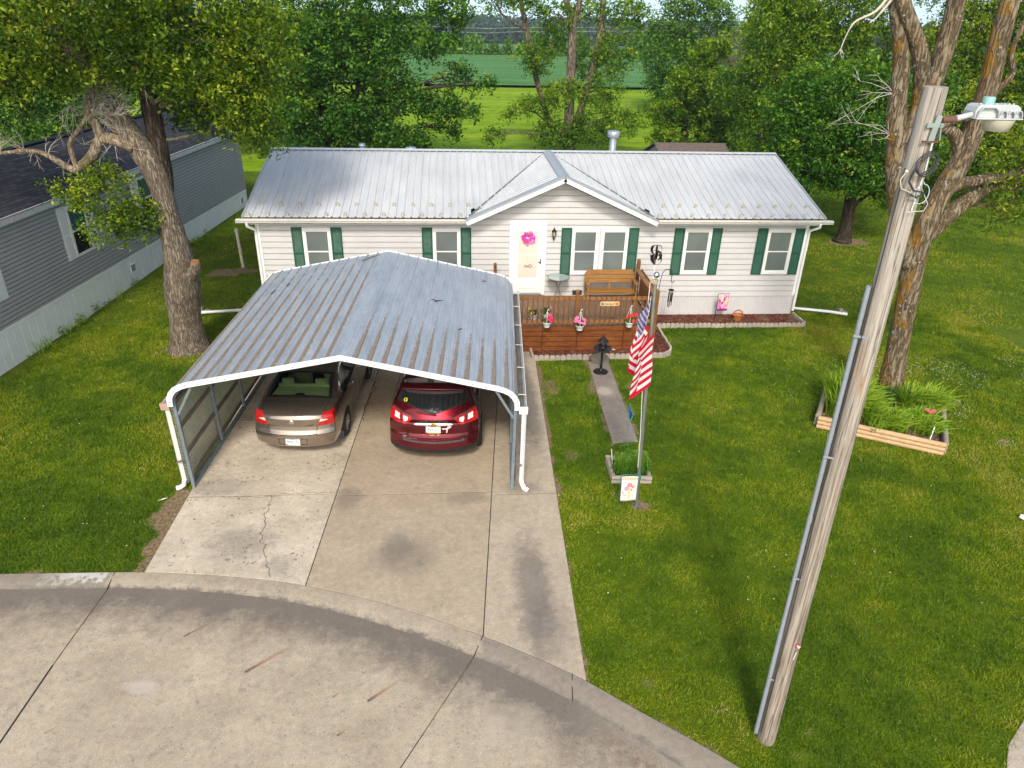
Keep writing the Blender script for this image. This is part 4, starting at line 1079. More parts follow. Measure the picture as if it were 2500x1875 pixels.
# eave gutters with straps, downspouts with elbows
m_gout = plain('gutter_outer', (.62, .63, .62), .4, var=.08, dirt=(.35, .33, .3))
m_gdirt = plain('gutter_muck', (.13, .115, .10), .9, var=.4, scale=6)
for sx in (-1, 1):
    q = MB(); pr = [(3.33, 1.98), (3.33, 1.87), (3.42, 1.87), (3.47, 1.99), (3.455, 1.99), (3.41, 1.88), (3.342, 1.88), (3.342, 1.98)]
    sag = lambda v: .02 * math.sin(v * 1.1)
    q.sheet(pr, lambda u, z, v: cp(sx * u, z + sag(v), v), np.linspace(.0, CL, 14))
    q.sheet([(3.342, 1.97), (3.342, 1.87), (3.42, 1.87), (3.46, 1.97)][:0] or [(3.34, 1.87), (3.42, 1.87)], lambda u, z, v: cp(sx * u, z + sag(v), v), (0, .01))
    gq = q.build('gutter', m_gout, cport, recalc=False)
    q = MB(); q.sheet([(3.343, 1.905), (3.43, 1.905)], lambda u, z, v: cp(sx * u, z + sag(v) + .004, v), np.linspace(.01, CL - .01, 14)); q.build('gutter_muck', m_gdirt, gq)
    q = MB()
    for v in (.5, 1.7, 2.9, 4.1, 5.3, 6.2): q.bar(cp(sx * 3.31, 2.0 + sag(v), v), cp(sx * 3.47, 1.99 + sag(v), v), .02, .008)
    q.build('gutter_strap', m_trim, gq)
    q = MB(); q.prism([(3.32, 1.86), (3.48, 1.86), (3.49, 2.0), (3.32, 2.0)], lambda u, z, v: cp(sx * u, z, v), -.03, .02)
    q.build('gutter_end', plain('pinkish_cap', (.42, .27, .22), .6) if sx < 0 else m_trim, gq)
    q = MB(); 
    if sx > 0:
        q.tube([cp(3.42, 1.88, .05), cp(3.42, 1.72, .05), cp(3.41, .25, .05)], .045, 4, smooth=False); q.tube([cp(3.41, .3, .05), cp(3.42, .2, .04), cp(3.47, .09, .02), cp(3.54, .05, -.0)], [.045, .046, .05, .055], 4, smooth=False)
        q.tube([cp(3.42, 1.88, .05), cp(3.42, 1.78, .05)], [.07, .05], 4, smooth=False)
    else:
        q.tube([cp(-3.40, 1.88, .05), cp(-3.40, 1.72, .05), cp(-3.38, .2, .05)], .045, 4, smooth=False); q.tube([cp(-3.38, .22, .05), cp(-3.40, .1, .03), cp(-3.48, .055, .0), cp(-3.54, .05, -.02)], [.045, .05, .052, .055], 8)
    q.build('downspout', m_trim, cport)
    q = MB(); q.bar(cp(sx * 3.27, .72, -.02), cp(sx * 3.40, .70, -.06), .03, .03); q.build('downspout_bracket', m_post, cport)
# twigs and leaf litter lying on the carport roof
tw = MB()
for (u, v, L, a) in ((1.45, 3.55, .24, .7), (1.5, 3.6, .16, 2.9), (2.05, 2.2, .14, .9), (-2.3, 4.9, .2, 1.4), (-2.6, 4.5, .24, 1.2), (-.6, 5.9, .5, .5), (2.5, 5.6, .12, .3)):
    uu = abs(u); z = 3.03 - uu * .207 + .035
    q0 = Vector(cp(u, z, v)); dd = Vector((math.cos(a), math.sin(a), -.207 * math.copysign(1, u) * math.cos(a)))
    tw.tube([q0, q0 + dd * L * .5 + Vector((0, 0, .012)), q0 + dd * L], [.012, .012, .004], 5)
tag(tw.build('twig_litter', plain('twig_bark', (.06, .045, .035), .9)), 'broken twigs lying on the carport roof', 'twigs', kind='stuff')
# ------------------------------------------------------------------ cars
def cube_grid(na, nb_, nc, rb):
    """surface of a rounded cube: returns P (n,3) in [-1,1] and quads; b (length) lines come from rb"""
    def faces(u, v, fn):
        U, V = np.meshgrid(u, v, indexing='ij'); P = fn(U, V); i = np.arange(U.size).reshape(U.shape)
        F = np.stack([i[:-1, :-1], i[1:, :-1], i[1:, 1:], i[:-1, 1:]], -1).reshape(-1, 4)
        return P.reshape(-1, 3), F
    a = np.linspace(-1, 1, na); c = np.linspace(-1, 1, nc); b = rb
    out = []
    one = lambda U: np.ones_like(U)
    for P, F, flip in (
        (*faces(a, b, lambda U, V: np.stack([U, V, one(U)], -1)), False),
        (*faces(b, c, lambda U, V: np.stack([one(U), U, V], -1)), False),
        (*faces(b, c, lambda U, V: np.stack([-one(U), U, V], -1)), True),
        (*faces(a, c, lambda U, V: np.stack([U, -one(U), V], -1)), False),
        (*faces(a, c, lambda U, V: np.stack([U, one(U), V], -1)), True)):
        out.append((P, F[:, ::-1] if flip else F))
    V = []; Fs = []; n = 0
    for P, F in out: V.append(P); Fs.append(F + n); n += len(P)
    return np.concatenate(V), np.concatenate(Fs)

def car_shell(spec):
    rb = np.unique(np.concatenate([np.linspace(-1, -.35, 230), np.linspace(-.35, .3, 110), np.linspace(.3, 1, 50)]))
    P, F = cube_grid(150, 0, 96, rb)
    r = np.array(spec['round']); hi = 1 - r
    q = np.clip(P, -hi, hi); d = (P - q) / r; ln = np.linalg.norm(d, axis=1); ln[ln == 0] = 1
    P = q + d / ln[:, None] * r
    a, b, c = P.T; L = spec['L']; sn_ = (b + 1) / 2; s0 = sn_ * L; t = (c + 1) / 2
    zt = spec['ztop'](s0, a); zb = spec['zbot'](s0); z = zb + t * (zt - zb)
    if 'crown' in spec: z = z - spec['crown'] * a ** 2 * t
    x = a * spec['w'](z) * spec['plan'](s0)
    rear = (1 - sn_) ** 6
    s = s0 + rear * (spec['srear'](z) + spec['bow'] * np.abs(a) ** 2.6) - sn_ ** 8 * (.35 * np.abs(a) ** 2.2)
    return np.stack([x, s, z], 1), F

def split_mesh(V, F, masks, mats, names, parents, smooth=True):
    """masks: list of bool per face, first hit wins; the remaining faces make the body"""
    used = np.zeros(len(F), bool); objs = {}
    for m, mt, nm, par in zip(masks, mats, names, parents):
        k = m & ~used; used |= k
        if not k.any(): continue
        f = F[k]; u, inv = np.unique(f, return_inverse=True)
        o = link(nm, np_mesh(nm, V[u], inv.reshape(-1, 4), smooth), mt, par)
        objs.setdefault(nm, o)
    return objs

def lerp(x, pts):
    p = np.array(pts); return np.interp(x, p[:, 0], p[:, 1])
def smooth_interp(pts, k=9, lo=-.2, hi=6):
    xs = np.linspace(lo, hi, 900); ys = lerp(xs, pts); ker = np.hanning(k * 2 + 3); ker /= ker.sum()
    yy = np.convolve(np.pad(ys, len(ker) // 2, 'edge'), ker, 'valid'); return lambda x: np.interp(x, xs, yy)

def paint(name, c, flake=.0, rough=.28, metal=.55):
    t = NT(name); p = t.obj(); n = t.noise(p, 1.5, 4, .6)
    c2 = t.mix(1, c, t.mr(n, .3, .7, .93, 1.05), 'MULTIPLY')
    return t.done(t.bsdf(c2, rough, metal, None, .5, coat=1))
m_tire = plain('tyre_rubber', (.012, .012, .013), .8, bump=.2)
m_black = plain('black_plastic', (.012, .012, .014), .45)
m_chrome = plain('chrome', (.72, .73, .75), .08, 1, var=.02)
m_gap = plain('shut_gap', (.004, .004, .004), .8)
m_rim = plain('alloy', (.42, .42, .43), .28, .85)
def wheel(par, x, s, r=.335, w=.22, sx=1):
    q = MB(); pr = [(r * .60, -w / 2), (r * .92, -w / 2), (r, -w / 2 + .035), (r, w / 2 - .035), (r * .92, w / 2), (r * .62, w / 2)]
    q.lathe(pr, (0, 0, 0), 40, True, False); o = q.build('wheel', m_tire, par); o.location = (x, s, r); o.rotation_euler = (0, R(90) * sx, 0)
    q = MB(); q.lathe([(r * .63, w / 2 - .01), (r * .60, w / 2 - .03), (r * .55, w / 2 - .05)], (0, 0, 0), 40, True, False)
    for k in range(9):
        a = 2 * math.pi * k / 9; e = Vector((math.cos(a), math.sin(a), 0)); q.bar(e * r * .1 + Vector((0, 0, w / 2 - .03)), e * r * .6 + Vector((0, 0, w / 2 - .02)), .035, .025, (0, 0, 1))
    q.lathe([(r * .2, w / 2 - .03), (r * .17, w / 2 - .012), (0, w / 2 - .012)], (0, 0, 0), 16, False)
    q.build('rim', m_rim, o)
    q = MB(); q.lathe([(r * .6, 0.02), (0, .02)], (0, 0, 0), 24, False); q.build('brake_disc', m_gap, o)
    return o
def plate(par, x, s, z, rx, lines, lower=None):
    q = MB(); q.box((0, 0, 0), (.305, .152, .006)); o = q.build('number_plate', plain('plate_white', (.74, .75, .76), .4, var=.03), par, bevel=.002)
    o.location = (x, s, z); o.rotation_euler = (rx, 0, 0)
    text('plate_lettering', lines, .092, plain('plate_ink', (.01, .01, .02), .5), o, (0, -.004, .0045), (0, 0, 0), sx=.72)
    q = MB(); q.bb((-.13, .055, .0035), (.13, .068, .0045)); q.bb((-.045, .062, .0046), (.045, .074, .0055)); q.build('plate_skyline', plain('plate_blue', (.12, .27, .5), .5), o)
    if lower: q = MB(); q.bb((-.115, -.07, .0035), (.14, -.048, .0045)); q.build('plate_band', plain('plate_yellow', (.75, .72, .12), .5), o)
    q = MB(); q.bb((-.145, -.068, .005), (-.112, -.044, .006)); q.build('plate_sticker', plain('sticker_red', (.5, .03, .02), .5), o)
    return o

# ---- tan saloon
def sedan():
    car = thing('tan_sedan', 'tan four-door saloon parked under the left half of the carport', 'car', (-3.53, 13.22, .03), -R(4.4))
    L = 5.03
    top = smooth_interp([(0, 1.05), (.10, 1.10), (.2, 1.125), (.62, 1.15), (.74, 1.175), (1.55, 1.405), (1.9, 1.455), (2.5, 1.47), (2.95, 1.43), (3.15, 1.36), (3.95, 1.03), (4.3, .97), (4.85, .80), (5.03, .68)], 5)
    wf = smooth_interp([(.15, .80), (.3, .885), (.5, .915), (.68, .922), (.85, .91), (1.0, .885), (1.1, .85), (1.17, .80), (1.3, .705), (1.42, .63), (1.5, .58)], 14)
    sr = smooth_interp([(.15, .22), (.25, .08), (.38, .0), (.55, .0), (.64, .02), (.68, .055), (.8, .085), (.95, .075), (1.0, .10), (1.12, .17), (1.3, .2)], 5)
    V, F = car_shell(dict(L=L, ztop=lambda s, a: top(s), zbot=lambda s: np.interp(s, [0, .6, 1, 4.2, 5.03], [.30, .22, .19, .19, .26]), w=wf, plan=lambda s: np.interp(s, [0, .5, 1.2, 3.9, 4.6, 5.03], [.93, .975, 1, 1, .96, .88]),
                          srear=sr, bow=.21, round=(.14, .02, .12), crown=.02))
    C = V[F].mean(1); x, s, z = C.T; ax = np.abs(x)
    nrm = np.cross(V[F[:, 2]] - V[F[:, 0]], V[F[:, 3]] - V[F[:, 1]]); nrm /= np.linalg.norm(nrm, axis=1)[:, None] + 1e-9
    m_p = paint('tan_paint', (.345, .285, .235), metal=.9, rough=.2); 
    wx = np.interp(s, [.72, 1.5], [.69, .585])
    glass_o = (s > .73) & (s < 1.52) & (ax < wx + .035) & (z > 1.13)
    glass_i = (s > .79) & (s < 1.46) & (ax < wx - .045) & (z > 1.13)
    # taillights: slanting inner edge, wrapping round to the flank
    lz = (z > .79) & (z < 1.055); inn = np.interp(z, [.79, 1.06], [.52, .635]); sm = np.interp(z, [.79, .95, 1.06], [.30, .48, .50])
    lamp = lz & (ax > inn) & (s < sm) & (z < 1.06 - .0 * ax)
    eye = lamp & (np.abs(z - .915 + (ax - .62) * .05) < .032 * np.clip((.74 - ax) / .12, 0, 1))
    # side glass: day-light opening
    zl = 1.02 + .02 * (s - 1.5); zu = top(s) - .085; 
    dlo_b = np.interp(z, [1.02, 1.1, 1.3, 1.4], [1.30, 1.15, 1.42, 1.75]); dlo_f = np.interp(z, [1.0, 1.4], [3.75, 3.05])
    side = (z > zl) & (z < zu) & (s > dlo_b) & (s < dlo_f) & (ax > .5)
    def grow(e):
        return (z > zl - e) & (z < zu + e) & (s > dlo_b - e * 1.6) & (s < dlo_f + e * 1.6) & (ax > .5)
    ws = (s > 3.12) & (s < 3.95) & (ax < .66) & (z > 1.06) & (nrm[:, 2] > .3)
    arch = np.zeros(len(F), bool)
    for wc in (1.13, 3.94): arch |= ((s - wc) ** 2 + (z - .33) ** 2 < .375 ** 2) & (ax > .78)
    gap = (np.abs(ax - np.interp(z, [.62, .79, 1.06], [.50, .515, .63])) < .006) & (z < .80) & (z > .62) & (s < .3)
    gap |= (np.abs(z - (.625 - .02 * (1 - (ax / .5) ** 2))) < .007) & (ax < .5) & (s < .3)
    gap |= (np.abs(ax - np.interp(s, [.17, .75], [.635, .70])) < .006) & (s > .12) & (s < .75) & (z > 1.03)
    gap |= (np.abs(z - .60) < .006) & (ax > .5) & (s < .55)
    for sv in (1.62, 2.55, 3.5): gap |= (np.abs(s - sv) < .006) & (z > .3) & (z < 1.02) & (ax > .7)
    gap |= (np.abs(z - .33) < .006) & (s > 1.5) & (s < 3.5) & (ax > .7)
    rec = (ax < .30) & (z > .39) & (z < .53) & (s < .12) & (nrm[:, 1] < -.5)
    rec_e = rec & ~((ax < .285) & (z > .402) & (z < .52))
    seam = (np.abs(z - .88) < .008) & (ax < .55) & (s < .25)
    under = z < .24
    t = NT('rear_window_glass'); g = t.n('ShaderNodeBsdfGlossy'); t.set(g.inputs[0], (1, 1, 1)); g.inputs[1].default_value = .02
    tr = t.n('ShaderNodeBsdfTransparent'); t.set(tr.inputs[0], (.60, .80, .62)); lw = t.n('ShaderNodeLayerWeight'); lw.inputs[0].default_value = .18
    mx = t.n('ShaderNodeMixShader'); t.t.links.new(lw.outputs['Fresnel'], mx.inputs[0]); t.t.links.new(tr.outputs[0], mx.inputs[1]); t.t.links.new(g.outputs[0], mx.inputs[2]); m_tg = t.done(mx.outputs[0])
    m_red = plain('lamp_red', (.42, .006, .006), .12, var=.3, scale=26, coat=1); m_clear = plain('lamp_clear', (.72, .62, .58), .1, coat=1)
    left = x < 0
    grow_s = grow(.022) & ~side
    split_mesh(V, F,
        [glass_i, glass_o & ~glass_i, side & left, side & ~left, grow_s & left, grow_s & ~left, ws, eye & left, eye & ~left, lamp & left, lamp & ~left, arch & (s < 2), arch & (s > 2), gap | rec_e, under, np.ones(len(F), bool)],
        [m_tg, m_gap, m_tg, m_tg, m_chrome, m_chrome, m_tg, m_clear, m_clear, m_red, m_red, m_gap, m_gap, m_gap, m_black, m_p],
        ['rear_window', 'rear_window_surround', 'side_window', 'side_window', 'window_trim', 'window_trim', 'windscreen', 'reversing_lamp', 'reversing_lamp', 'taillight', 'taillight', 'wheel_arch', 'wheel_arch', 'shut_lines', 'underbody', 'body'], [car] * 16)
    for wc in (1.13, 3.94):
        for sx in (-1, 1): wheel(car, sx * .815, wc, .33, .21, sx)
    plate(car, 0, -.008, .46, R(86), 'FPW 276')
    q = MB(); q.lathe([(.052, 0), (.05, .01), (.044, .006), (.04, .006), (.036, .01), (0, .012)], (0, 0, 0), 24); q.bar((-.03, -.025, .012), (.0, .03, .012), .012, .006); q.bar((0, -.03, .012), (.03, .02, .012), .012, .006); o = q.build('round_badge', m_chrome, car); o.location = (0, .075, .905); o.rotation_euler = (R(90), 0, 0)
    # interior: parcel shelf, headrests, seats, dark tub
    m_tan = plain('cabin_beige', (.60, .56, .42), .7, var=.05)
    q = MB(); q.add([(-.62, .86, 1.125), (.62, .86, 1.125), (.60, 1.36, 1.11), (-.60, 1.36, 1.11)], [(0, 1, 2, 3)]); q.bb((-.6, 1.30, .6), (.6, 1.36, 1.17)); q.bb((-.5, 1.0, 1.12), (-.2, 1.22, 1.135)); q.bb((.2, 1.0, 1.12), (.5, 1.22, 1.135)); q.build('parcel_shelf', m_tan, car)
    for hx in (-.37, .37):
        q = MB(); q.bb((hx - .14, 1.27, 1.17), (hx + .14, 1.38, 1.31)); q.build('headrest', m_tan, car, bevel=.035)
    q = MB(); q.lathe([(.12, 0), (.10, .035), (0, .035)], (0, .86, 1.125), 16, sy=.5); q.build('high_brake_lamp', m_black, car)
    for hx in (-.37, .37):
        q = MB(); q.bb((hx - .22, 2.3, .5), (hx + .22, 2.45, 1.12)); q.bb((hx - .13, 2.34, 1.14), (hx + .13, 2.42, 1.30)); q.build('front_seat', m_tan, car, bevel=.04)
    q = MB(); q.bb((-.75, .6, .35), (.75, 3.9, .5)); q.build('cabin_floor', m_gap, car)
    # door handles, mirrors, mudflaps
    for sx in (-1, 1):
        for sv in (1.85, 2.75):
            q = MB(); q.tube([(sx * .895, sv - .09, .935), (sx * .925, sv - .05, .935), (sx * .925, sv + .05, .935), (sx * .895, sv + .09, .935)], .014, 6); q.build('door_handle', m_chrome, car)
        q = MB(); q.ball((sx * .97, 3.45, 1.07), .11, 12, 8, (1, .55, .7)); q.build('wing_mirror', m_p, car)
        q = MB(); q.box((sx * .80, .77, .20), (.2, .012, .2)); q.build('mudflap', plain('flap', (.05, .055, .065), .6), car)
    # faint badge scripts
    q = MB()
    for i in range(9): q.bb((.26 + i * .022, .078, .795), (.276 + i * .022, .086, .812))
    q.build('badge_script', plain('script_dull', (.22, .17, .13), .5, .3), car)
    return car
sedan()

# ---- red family SUV
def suv():
    car = thing('red_suv', 'dark red sport utility vehicle parked under the right half of the carport', 'car', (-.545, 12.84, .03), -R(3.2))
    L = 5.17
    top = smooth_interp([(0, 1.02), (.06, 1.05), (.14, 1.15), (.22, 1.25), (.62, 1.66), (.68, 1.70), (.8, 1.735), (1.6, 1.79), (2.6, 1.78), (3.1, 1.72), (3.4, 1.62), (4.1, 1.19), (4.6, 1.1), (5.0, .95), (5.17, .8)], 4)
    wf = smooth_interp([(.2, .86), (.35, .94), (.55, .975), (.75, .99), (.95, .985), (1.1, .965), (1.2, .92), (1.4, .82), (1.6, .735), (1.72, .68), (1.8, .62)], 14)
    sr = smooth_interp([(.2, .16), (.32, .05), (.42, .0), (.5, .01), (.6, .025), (.7, .045), (.78, .075), (.9, .075), (1.02, .085), (1.12, .10), (1.25, .12), (1.7, .12)], 4)
    V, F = car_shell(dict(L=L, ztop=lambda s, a: top(s), zbot=lambda s: np.interp(s, [0, .7, 1, 4.2, 5.17], [.30, .26, .24, .24, .28]), w=wf, plan=lambda s: np.interp(s, [0, .5, 1.2, 3.9, 4.7, 5.17], [.95, .985, 1, 1, .96, .88]),
                          srear=sr, bow=.24, round=(.12, .02, .1), crown=.025))
    C = V[F].mean(1); x, s, z = C.T; ax = np.abs(x)
    nrm = np.cross(V[F[:, 2]] - V[F[:, 0]], V[F[:, 3]] - V[F[:, 1]]); nrm /= np.linalg.norm(nrm, axis=1)[:, None] + 1e-9
    m_p = paint('red_paint', (.16, .004, .012), metal=.85, rough=.22)
    rearf = s < .95
    # rear glass: V-shaped lower edge, curved top under the spoiler
    gb = np.interp(ax, [0, .72], [1.17, 1.36]); gw = np.interp(z, [1.17, 1.36, 1.62], [.76, .76, .62])
    glass = rearf & (z > gb) & (z < 1.60) & (ax < gw)
    gedge = rearf & (z > gb - .018) & (z < 1.62) & (ax < gw + .02) & ~glass
    # taillights: two pods, upper outer corner wraps the flank
    lt = np.interp(ax, [.42, .9], [1.10, 1.27]); lb = np.interp(ax, [.42, .60, .95], [1.08, .97, 1.02])
    lamp = (z < lt) & (z > lb) & (ax > .43) & (s < .52)
    u = (z - lb) / (lt - lb + 1e-6)
    bar_ = lamp & (np.abs(ax - .68) < .018)
    rim_ = lamp & ((u > .86) | (np.abs(ax - .45) < .02))
    clear = lamp & ~bar_ & (u > .24) & (u < .66) & (((ax > .545) & (ax < .635)) | ((ax > .72) & (ax < .82)))
    chrome = (np.abs(z - (1.02 - .03 * (ax / .4) ** 2)) < .048 * np.sqrt(np.clip(1 - (ax / .40) ** 4, 0, 1))) & (ax < .40) & rearf
    black = z < .47 + .03 * (ax < 2) - .03 * (1 - np.clip(ax / .9, 0, 1) ** 2)
    black = (z < np.interp(ax, [0, .7, 1], [.43, .47, .52])) & (s < .9) | (z < .40)
    strip = (z > np.interp(ax, [0, .68], [.565, .60])) & (z < np.interp(ax, [0, .68], [.61, .64])) & (ax < .66) & (s < .2)
    side = (z > 1.13) & (z < top(s) - .15) & (s > np.interp(z, [1.1, 1.6], [.75, .98])) & (s < np.interp(z, [1.1, 1.6], [4.0, 3.4])) & (ax > .55)
    pil = side & ((np.abs(s - 1.75) < .05) | (np.abs(s - 2.75) < .05))
    ws = (s > 3.4) & (s < 4.1) & (ax < .72) & (nrm[:, 2] > .3)
    arch = np.zeros(len(F), bool)
    for wc in (.98, 4.0): arch |= ((s - wc) ** 2 + (z - .37) ** 2 < .43 ** 2) & (ax > .84)
    gap = (np.abs(ax - np.interp(z, [.5, .8, 1.0], [.68, .73, .72])) < .005) & (z > .55) & (z < .98) & (s < .3)
    gap |= (np.abs(z - .72) < .005) & (ax < .70) & (s < .3)
    for sv in (1.35, 2.25, 3.3): gap |= (np.abs(s - sv) < .006) & (z > .4) & (z < 1.13) & (ax > .7)
    m_dg = plain('tinted_glass', (.010, .013, .015), .03, 0, var=.05, spec=.7, coat=1)
    m_red = plain('lamp_red', (.42, .006, .006), .12); m_clear = plain('suv_lamp_clear', (.80, .76, .74), .12, var=.35, scale=22, coat=1)
    left = x < 0
    split_mesh(V, F, [glass, gedge, pil, side & left, side & ~left, ws, clear & left, clear & ~left, (bar_ | rim_) & left, (bar_ | rim_) & ~left, lamp & left, lamp & ~left, chrome, strip, arch & (s < 2), arch & (s > 2), gap, black, np.ones(len(F), bool)],
        [m_dg, m_gap, m_gap, m_dg, m_dg, m_dg, m_clear, m_clear, m_black, m_black, m_red, m_red, m_chrome, plain('step_pad', (.055, .05, .065), .6), m_gap, m_gap, m_gap, m_black, m_p],
        ['rear_window', 'rear_window_surround', 'window_pillar', 'side_window', 'side_window', 'windscreen', 'reversing_lamp', 'reversing_lamp', 'taillight_bezel', 'taillight_bezel', 'taillight', 'taillight', 'chrome_bar', 'bumper_step_pad', 'wheel_arch', 'wheel_arch', 'shut_lines', 'lower_bumper', 'body'], [car] * 19)
    # roof spoiler
    n = 40; P = []
    for i in range(n + 1):
        u_ = -1 + 2 * i / n; xx = .66 * u_; yy = .42 + .13 * u_ ** 2
        P.append([(xx * 1.0, yy, 1.665 - .05 * u_ ** 2), (xx * 1.0, yy - .005, 1.64 - .05 * u_ ** 2), (xx * .99, yy + .2, 1.60 - .06 * u_ ** 2), (xx * .98, .80, 1.745 - .045 * u_ ** 2), (xx, yy + .1, 1.71 - .05 * u_ ** 2)])
    Vv = np.array(P).reshape(-1, 3); Fv = [(i * 5 + k, i * 5 + (k + 1) % 5, (i + 1) * 5 + (k + 1) % 5, (i + 1) * 5 + k) for i in range(n) for k in range(5)]
    q = MB(); q.add(Vv, Fv, True); q.add(Vv[:5], [(0, 1, 2, 3, 4)]); q.add(Vv[-5:], [(0, 1, 2, 3, 4)]); q.build('roof_spoiler', m_p, car)
    for sx in (-1, 1):
        q = MB(); q.tube([(sx * .69, .85, 1.70), (sx * .69, 1.0, 1.785), (sx * .70, 2.8, 1.815), (sx * .70, 3.0, 1.76)], .018, 6); q.build('roof_rail', plain('rail_grey', (.2, .2, .21), .3, .7), car)
        q = MB(); q.ball((sx * 1.06, 3.45, 1.15), .14, 12, 8, (1, .5, .75)); q.build('wing_mirror', m_p, car)
        q = MB(); q.tube([(sx * .95, 1.95, 1.02), (sx * .985, 2.0, 1.02), (sx * .985, 2.1, 1.02), (sx * .95, 2.15, 1.02)], .015, 6); q.build('door_handle', m_chrome, car)
        for wc in (.98, 4.0): wheel(car, sx * .875, wc, .375, .25, sx)
    plate(car, 0, .052, .895, R(82), 'MXP 012', True)
    # gold cross-shaped badge with a chrome border, wiper, decals
    for nm, k, mt, off in (('badge_border', 1.0, m_chrome, 0), ('badge', .82, plain('gold', (.62, .36, .06), .25, .8), .006)):
        q = MB(); B = [(-.115, -.012), (-.05, -.012), (-.055, -.04), (.045, -.04), (.05, -.012), (.10, -.012), (.115, .018), (.05, .018), (.055, .042), (-.045, .042), (-.05, .018), (-.10, .018)]
        q.prism([(u_ * k, v * k) for u_, v in B], lambda u_, v, d: (u_, v, d), off, off + .012); o = q.build(nm, mt, car); o.location = (0, .058, 1.012); o.rotation_euler = (R(88), 0, 0)
    q = MB(); q.tube([(.06, .16, 1.205), (-.1, .155, 1.225), (-.36, .20, 1.25)], [.016, .013, .008], 6); q.tube([(.05, .175, 1.215), (-.34, .215, 1.262)], .007, 5); q.build('rear_wiper', m_black, car)
    q = MB(); q.lathe([(.045, 0), (.045, .002), (0, .002)], (0, 0, 0), 20); o = q.build('window_sticker', plain('sticker_yellow', (.55, .55, .05), .5), car); o.location = (-.585, .385, 1.43); o.rotation_euler = (R(52), 0, R(-14))
    q = MB(); q.lathe([(.018, .002), (.018, .004), (0, .004)], (0, .008, 0), 10); q.bb((-.012, -.03, .002), (.012, -.005, .004)); o2 = q.build('sticker_mark', m_gap, o)
    # pale awareness ribbon magnet beside the plate
    q = MB(); pts = [(.10, .01), (-.02, -.005)]; 
    q.tube([(-.10, -.03, 0), (-.02, -.025, 0), (.055, 0, 0), (.085, .03, 0), (.06, .055, 0), (.03, .035, 0), (.01, -.03, 0), (-.005, -.11, 0)], .017, 5); o = q.build('ribbon_magnet', plain('ribbon_pale', (.62, .56, .54), .5), car); o.location = (.285, .058, .945); o.rotation_euler = (R(84), 0, 0)
    q = MB(); q.tube([(-.26, .055, .79), (-.2, .05, .775), (0, .048, .765), (.2, .05, .775), (.26, .055, .79)], .014, 6); q.build('plate_pocket_lip', plain('lip_red', (.2, .012, .02), .25, .4, coat=1), car)
    q = MB(); q.bb((-.07, .02, .635), (.07, .034, .665)); q.build('hatch_release', plain('lip_red', (.34, .03, .05), .2), car)
    text('badge_lettering', 'TRAVERSE AWD', .036, m_chrome, car, (-.64, .062, .685), (R(84), 0, R(-6)), 'LEFT', sx=1.15)
    text('badge_lettering', 'LT', .036, m_chrome, car, (.62, .062, .685), (R(84), 0, R(6)))
    q = MB(); B = [(-.05, -.006), (-.02, -.006), (-.022, -.018), (.02, -.018), (.022, -.006), (.045, -.006), (.05, .008), (.022, .008), (.024, .02), (-.02, .02), (-.022, .008), (-.045, .008)]
    q.prism(B, lambda u_, v, d: (u_, v, d), 0, .008); o = q.build('small_badge', m_chrome, car); o.location = (-.60, .055, .745); o.rotation_euler = (R(84), 0, R(-6))
    return car
suv()
# ------------------------------------------------------------------ deck
m_stain = wood_mat('stained_board', (.075, .020, .006), (.165, .050, .012), (.34, .12, .025), 0, 1.0, .5)
m_rail = wood_mat('stained_rail', (.10, .038, .012), (.17, .070, .022), (.28, .13, .045), 2, 1.0, .55)
m_railx = wood_mat('stained_rail_long', (.15, .062, .02), (.25, .115, .04), (.38, .20, .085), 0, 1.0, .55)
m_floor = wood_mat('deck_floor', (.14, .085, .05), (.21, .135, .085), (.28, .19, .125), 1, 1.0, .7)
dk = thing('deck', 'stained timber porch deck with picket railing in front of the white door', 'deck', (3.4, 19.9, 0), world=True)
FZ = .74; DY0, DY1 = 18.68, 21.28; X0, X1 = 1.18, 5.62
x = X0
i = 0
q = MB(); 
while x < X1 - .02:
    q.bb((x, DY0 - .02, FZ - .035), (min(x + .138, X1), DY1, FZ)); x += .146
q.build('floor_boards', m_floor, dk)
bl = 0
for k in range(5):
    q = MB(); z1 = .80 - k * .157; z0 = max(z1 - .143, .0)
    xs = [X0, 2.40, 3.40, 4.75, X1]
    for a, b_ in zip(xs[:-1], xs[1:]): q.bb((a + .007, DY0 - .055, z0), (b_ - .007, DY0 - .025, z1))
    q.build('skirt_board', m_stain, dk)
    q = MB(); q.bb((X1 + .0, DY0 - .03, z0), (X1 + .028, DY1, z1)); q.build('side_skirt_board', m_stain, dk)
def post(x, y, z0, z1, s=.095):
    q = MB(); q.bb((x - s / 2, y - s / 2, z0), (x + s / 2, y + s / 2, z1 - .02)); q.prism([(x - s / 2, y - s / 2), (x + s / 2, y - s / 2), (x + s / 2, y + s / 2), (x - s / 2, y + s / 2)], lambda u, v, d: (x + (u - x) * (1 - d * .35), y + (v - y) * (1 - d * .35), z1 - .02 + d * .03), 0, 1)
    return q.build('rail_post', m_rail, dk)
RYF = DY0 - .08
for xx, yy, zt in ((3.33, RYF - .0, 1.90), (5.60, RYF, 1.90), (1.25, RYF, 1.88), (1.16, 20.92, 1.92), (5.60, 20.95, 2.02)): post(xx, yy, .78 if yy < 19 and xx < 5 else .05, zt)
for z, nm in ((1.66, 'top_rail'), (.97, 'bottom_rail')):
    for a, b_ in ((1.30, 3.28), (3.38, 5.55)):
        q = MB(); q.bb((a, RYF - .02, z - .045), (b_, RYF + .02, z + .045)); q.build(nm, m_railx, dk)
q = MB(); q.bb((1.30, RYF - .02, 1.706), (5.55, RYF + .07, 1.73)); 
xs = [1.36 + .147 * i for i in range(29)]
bp = None
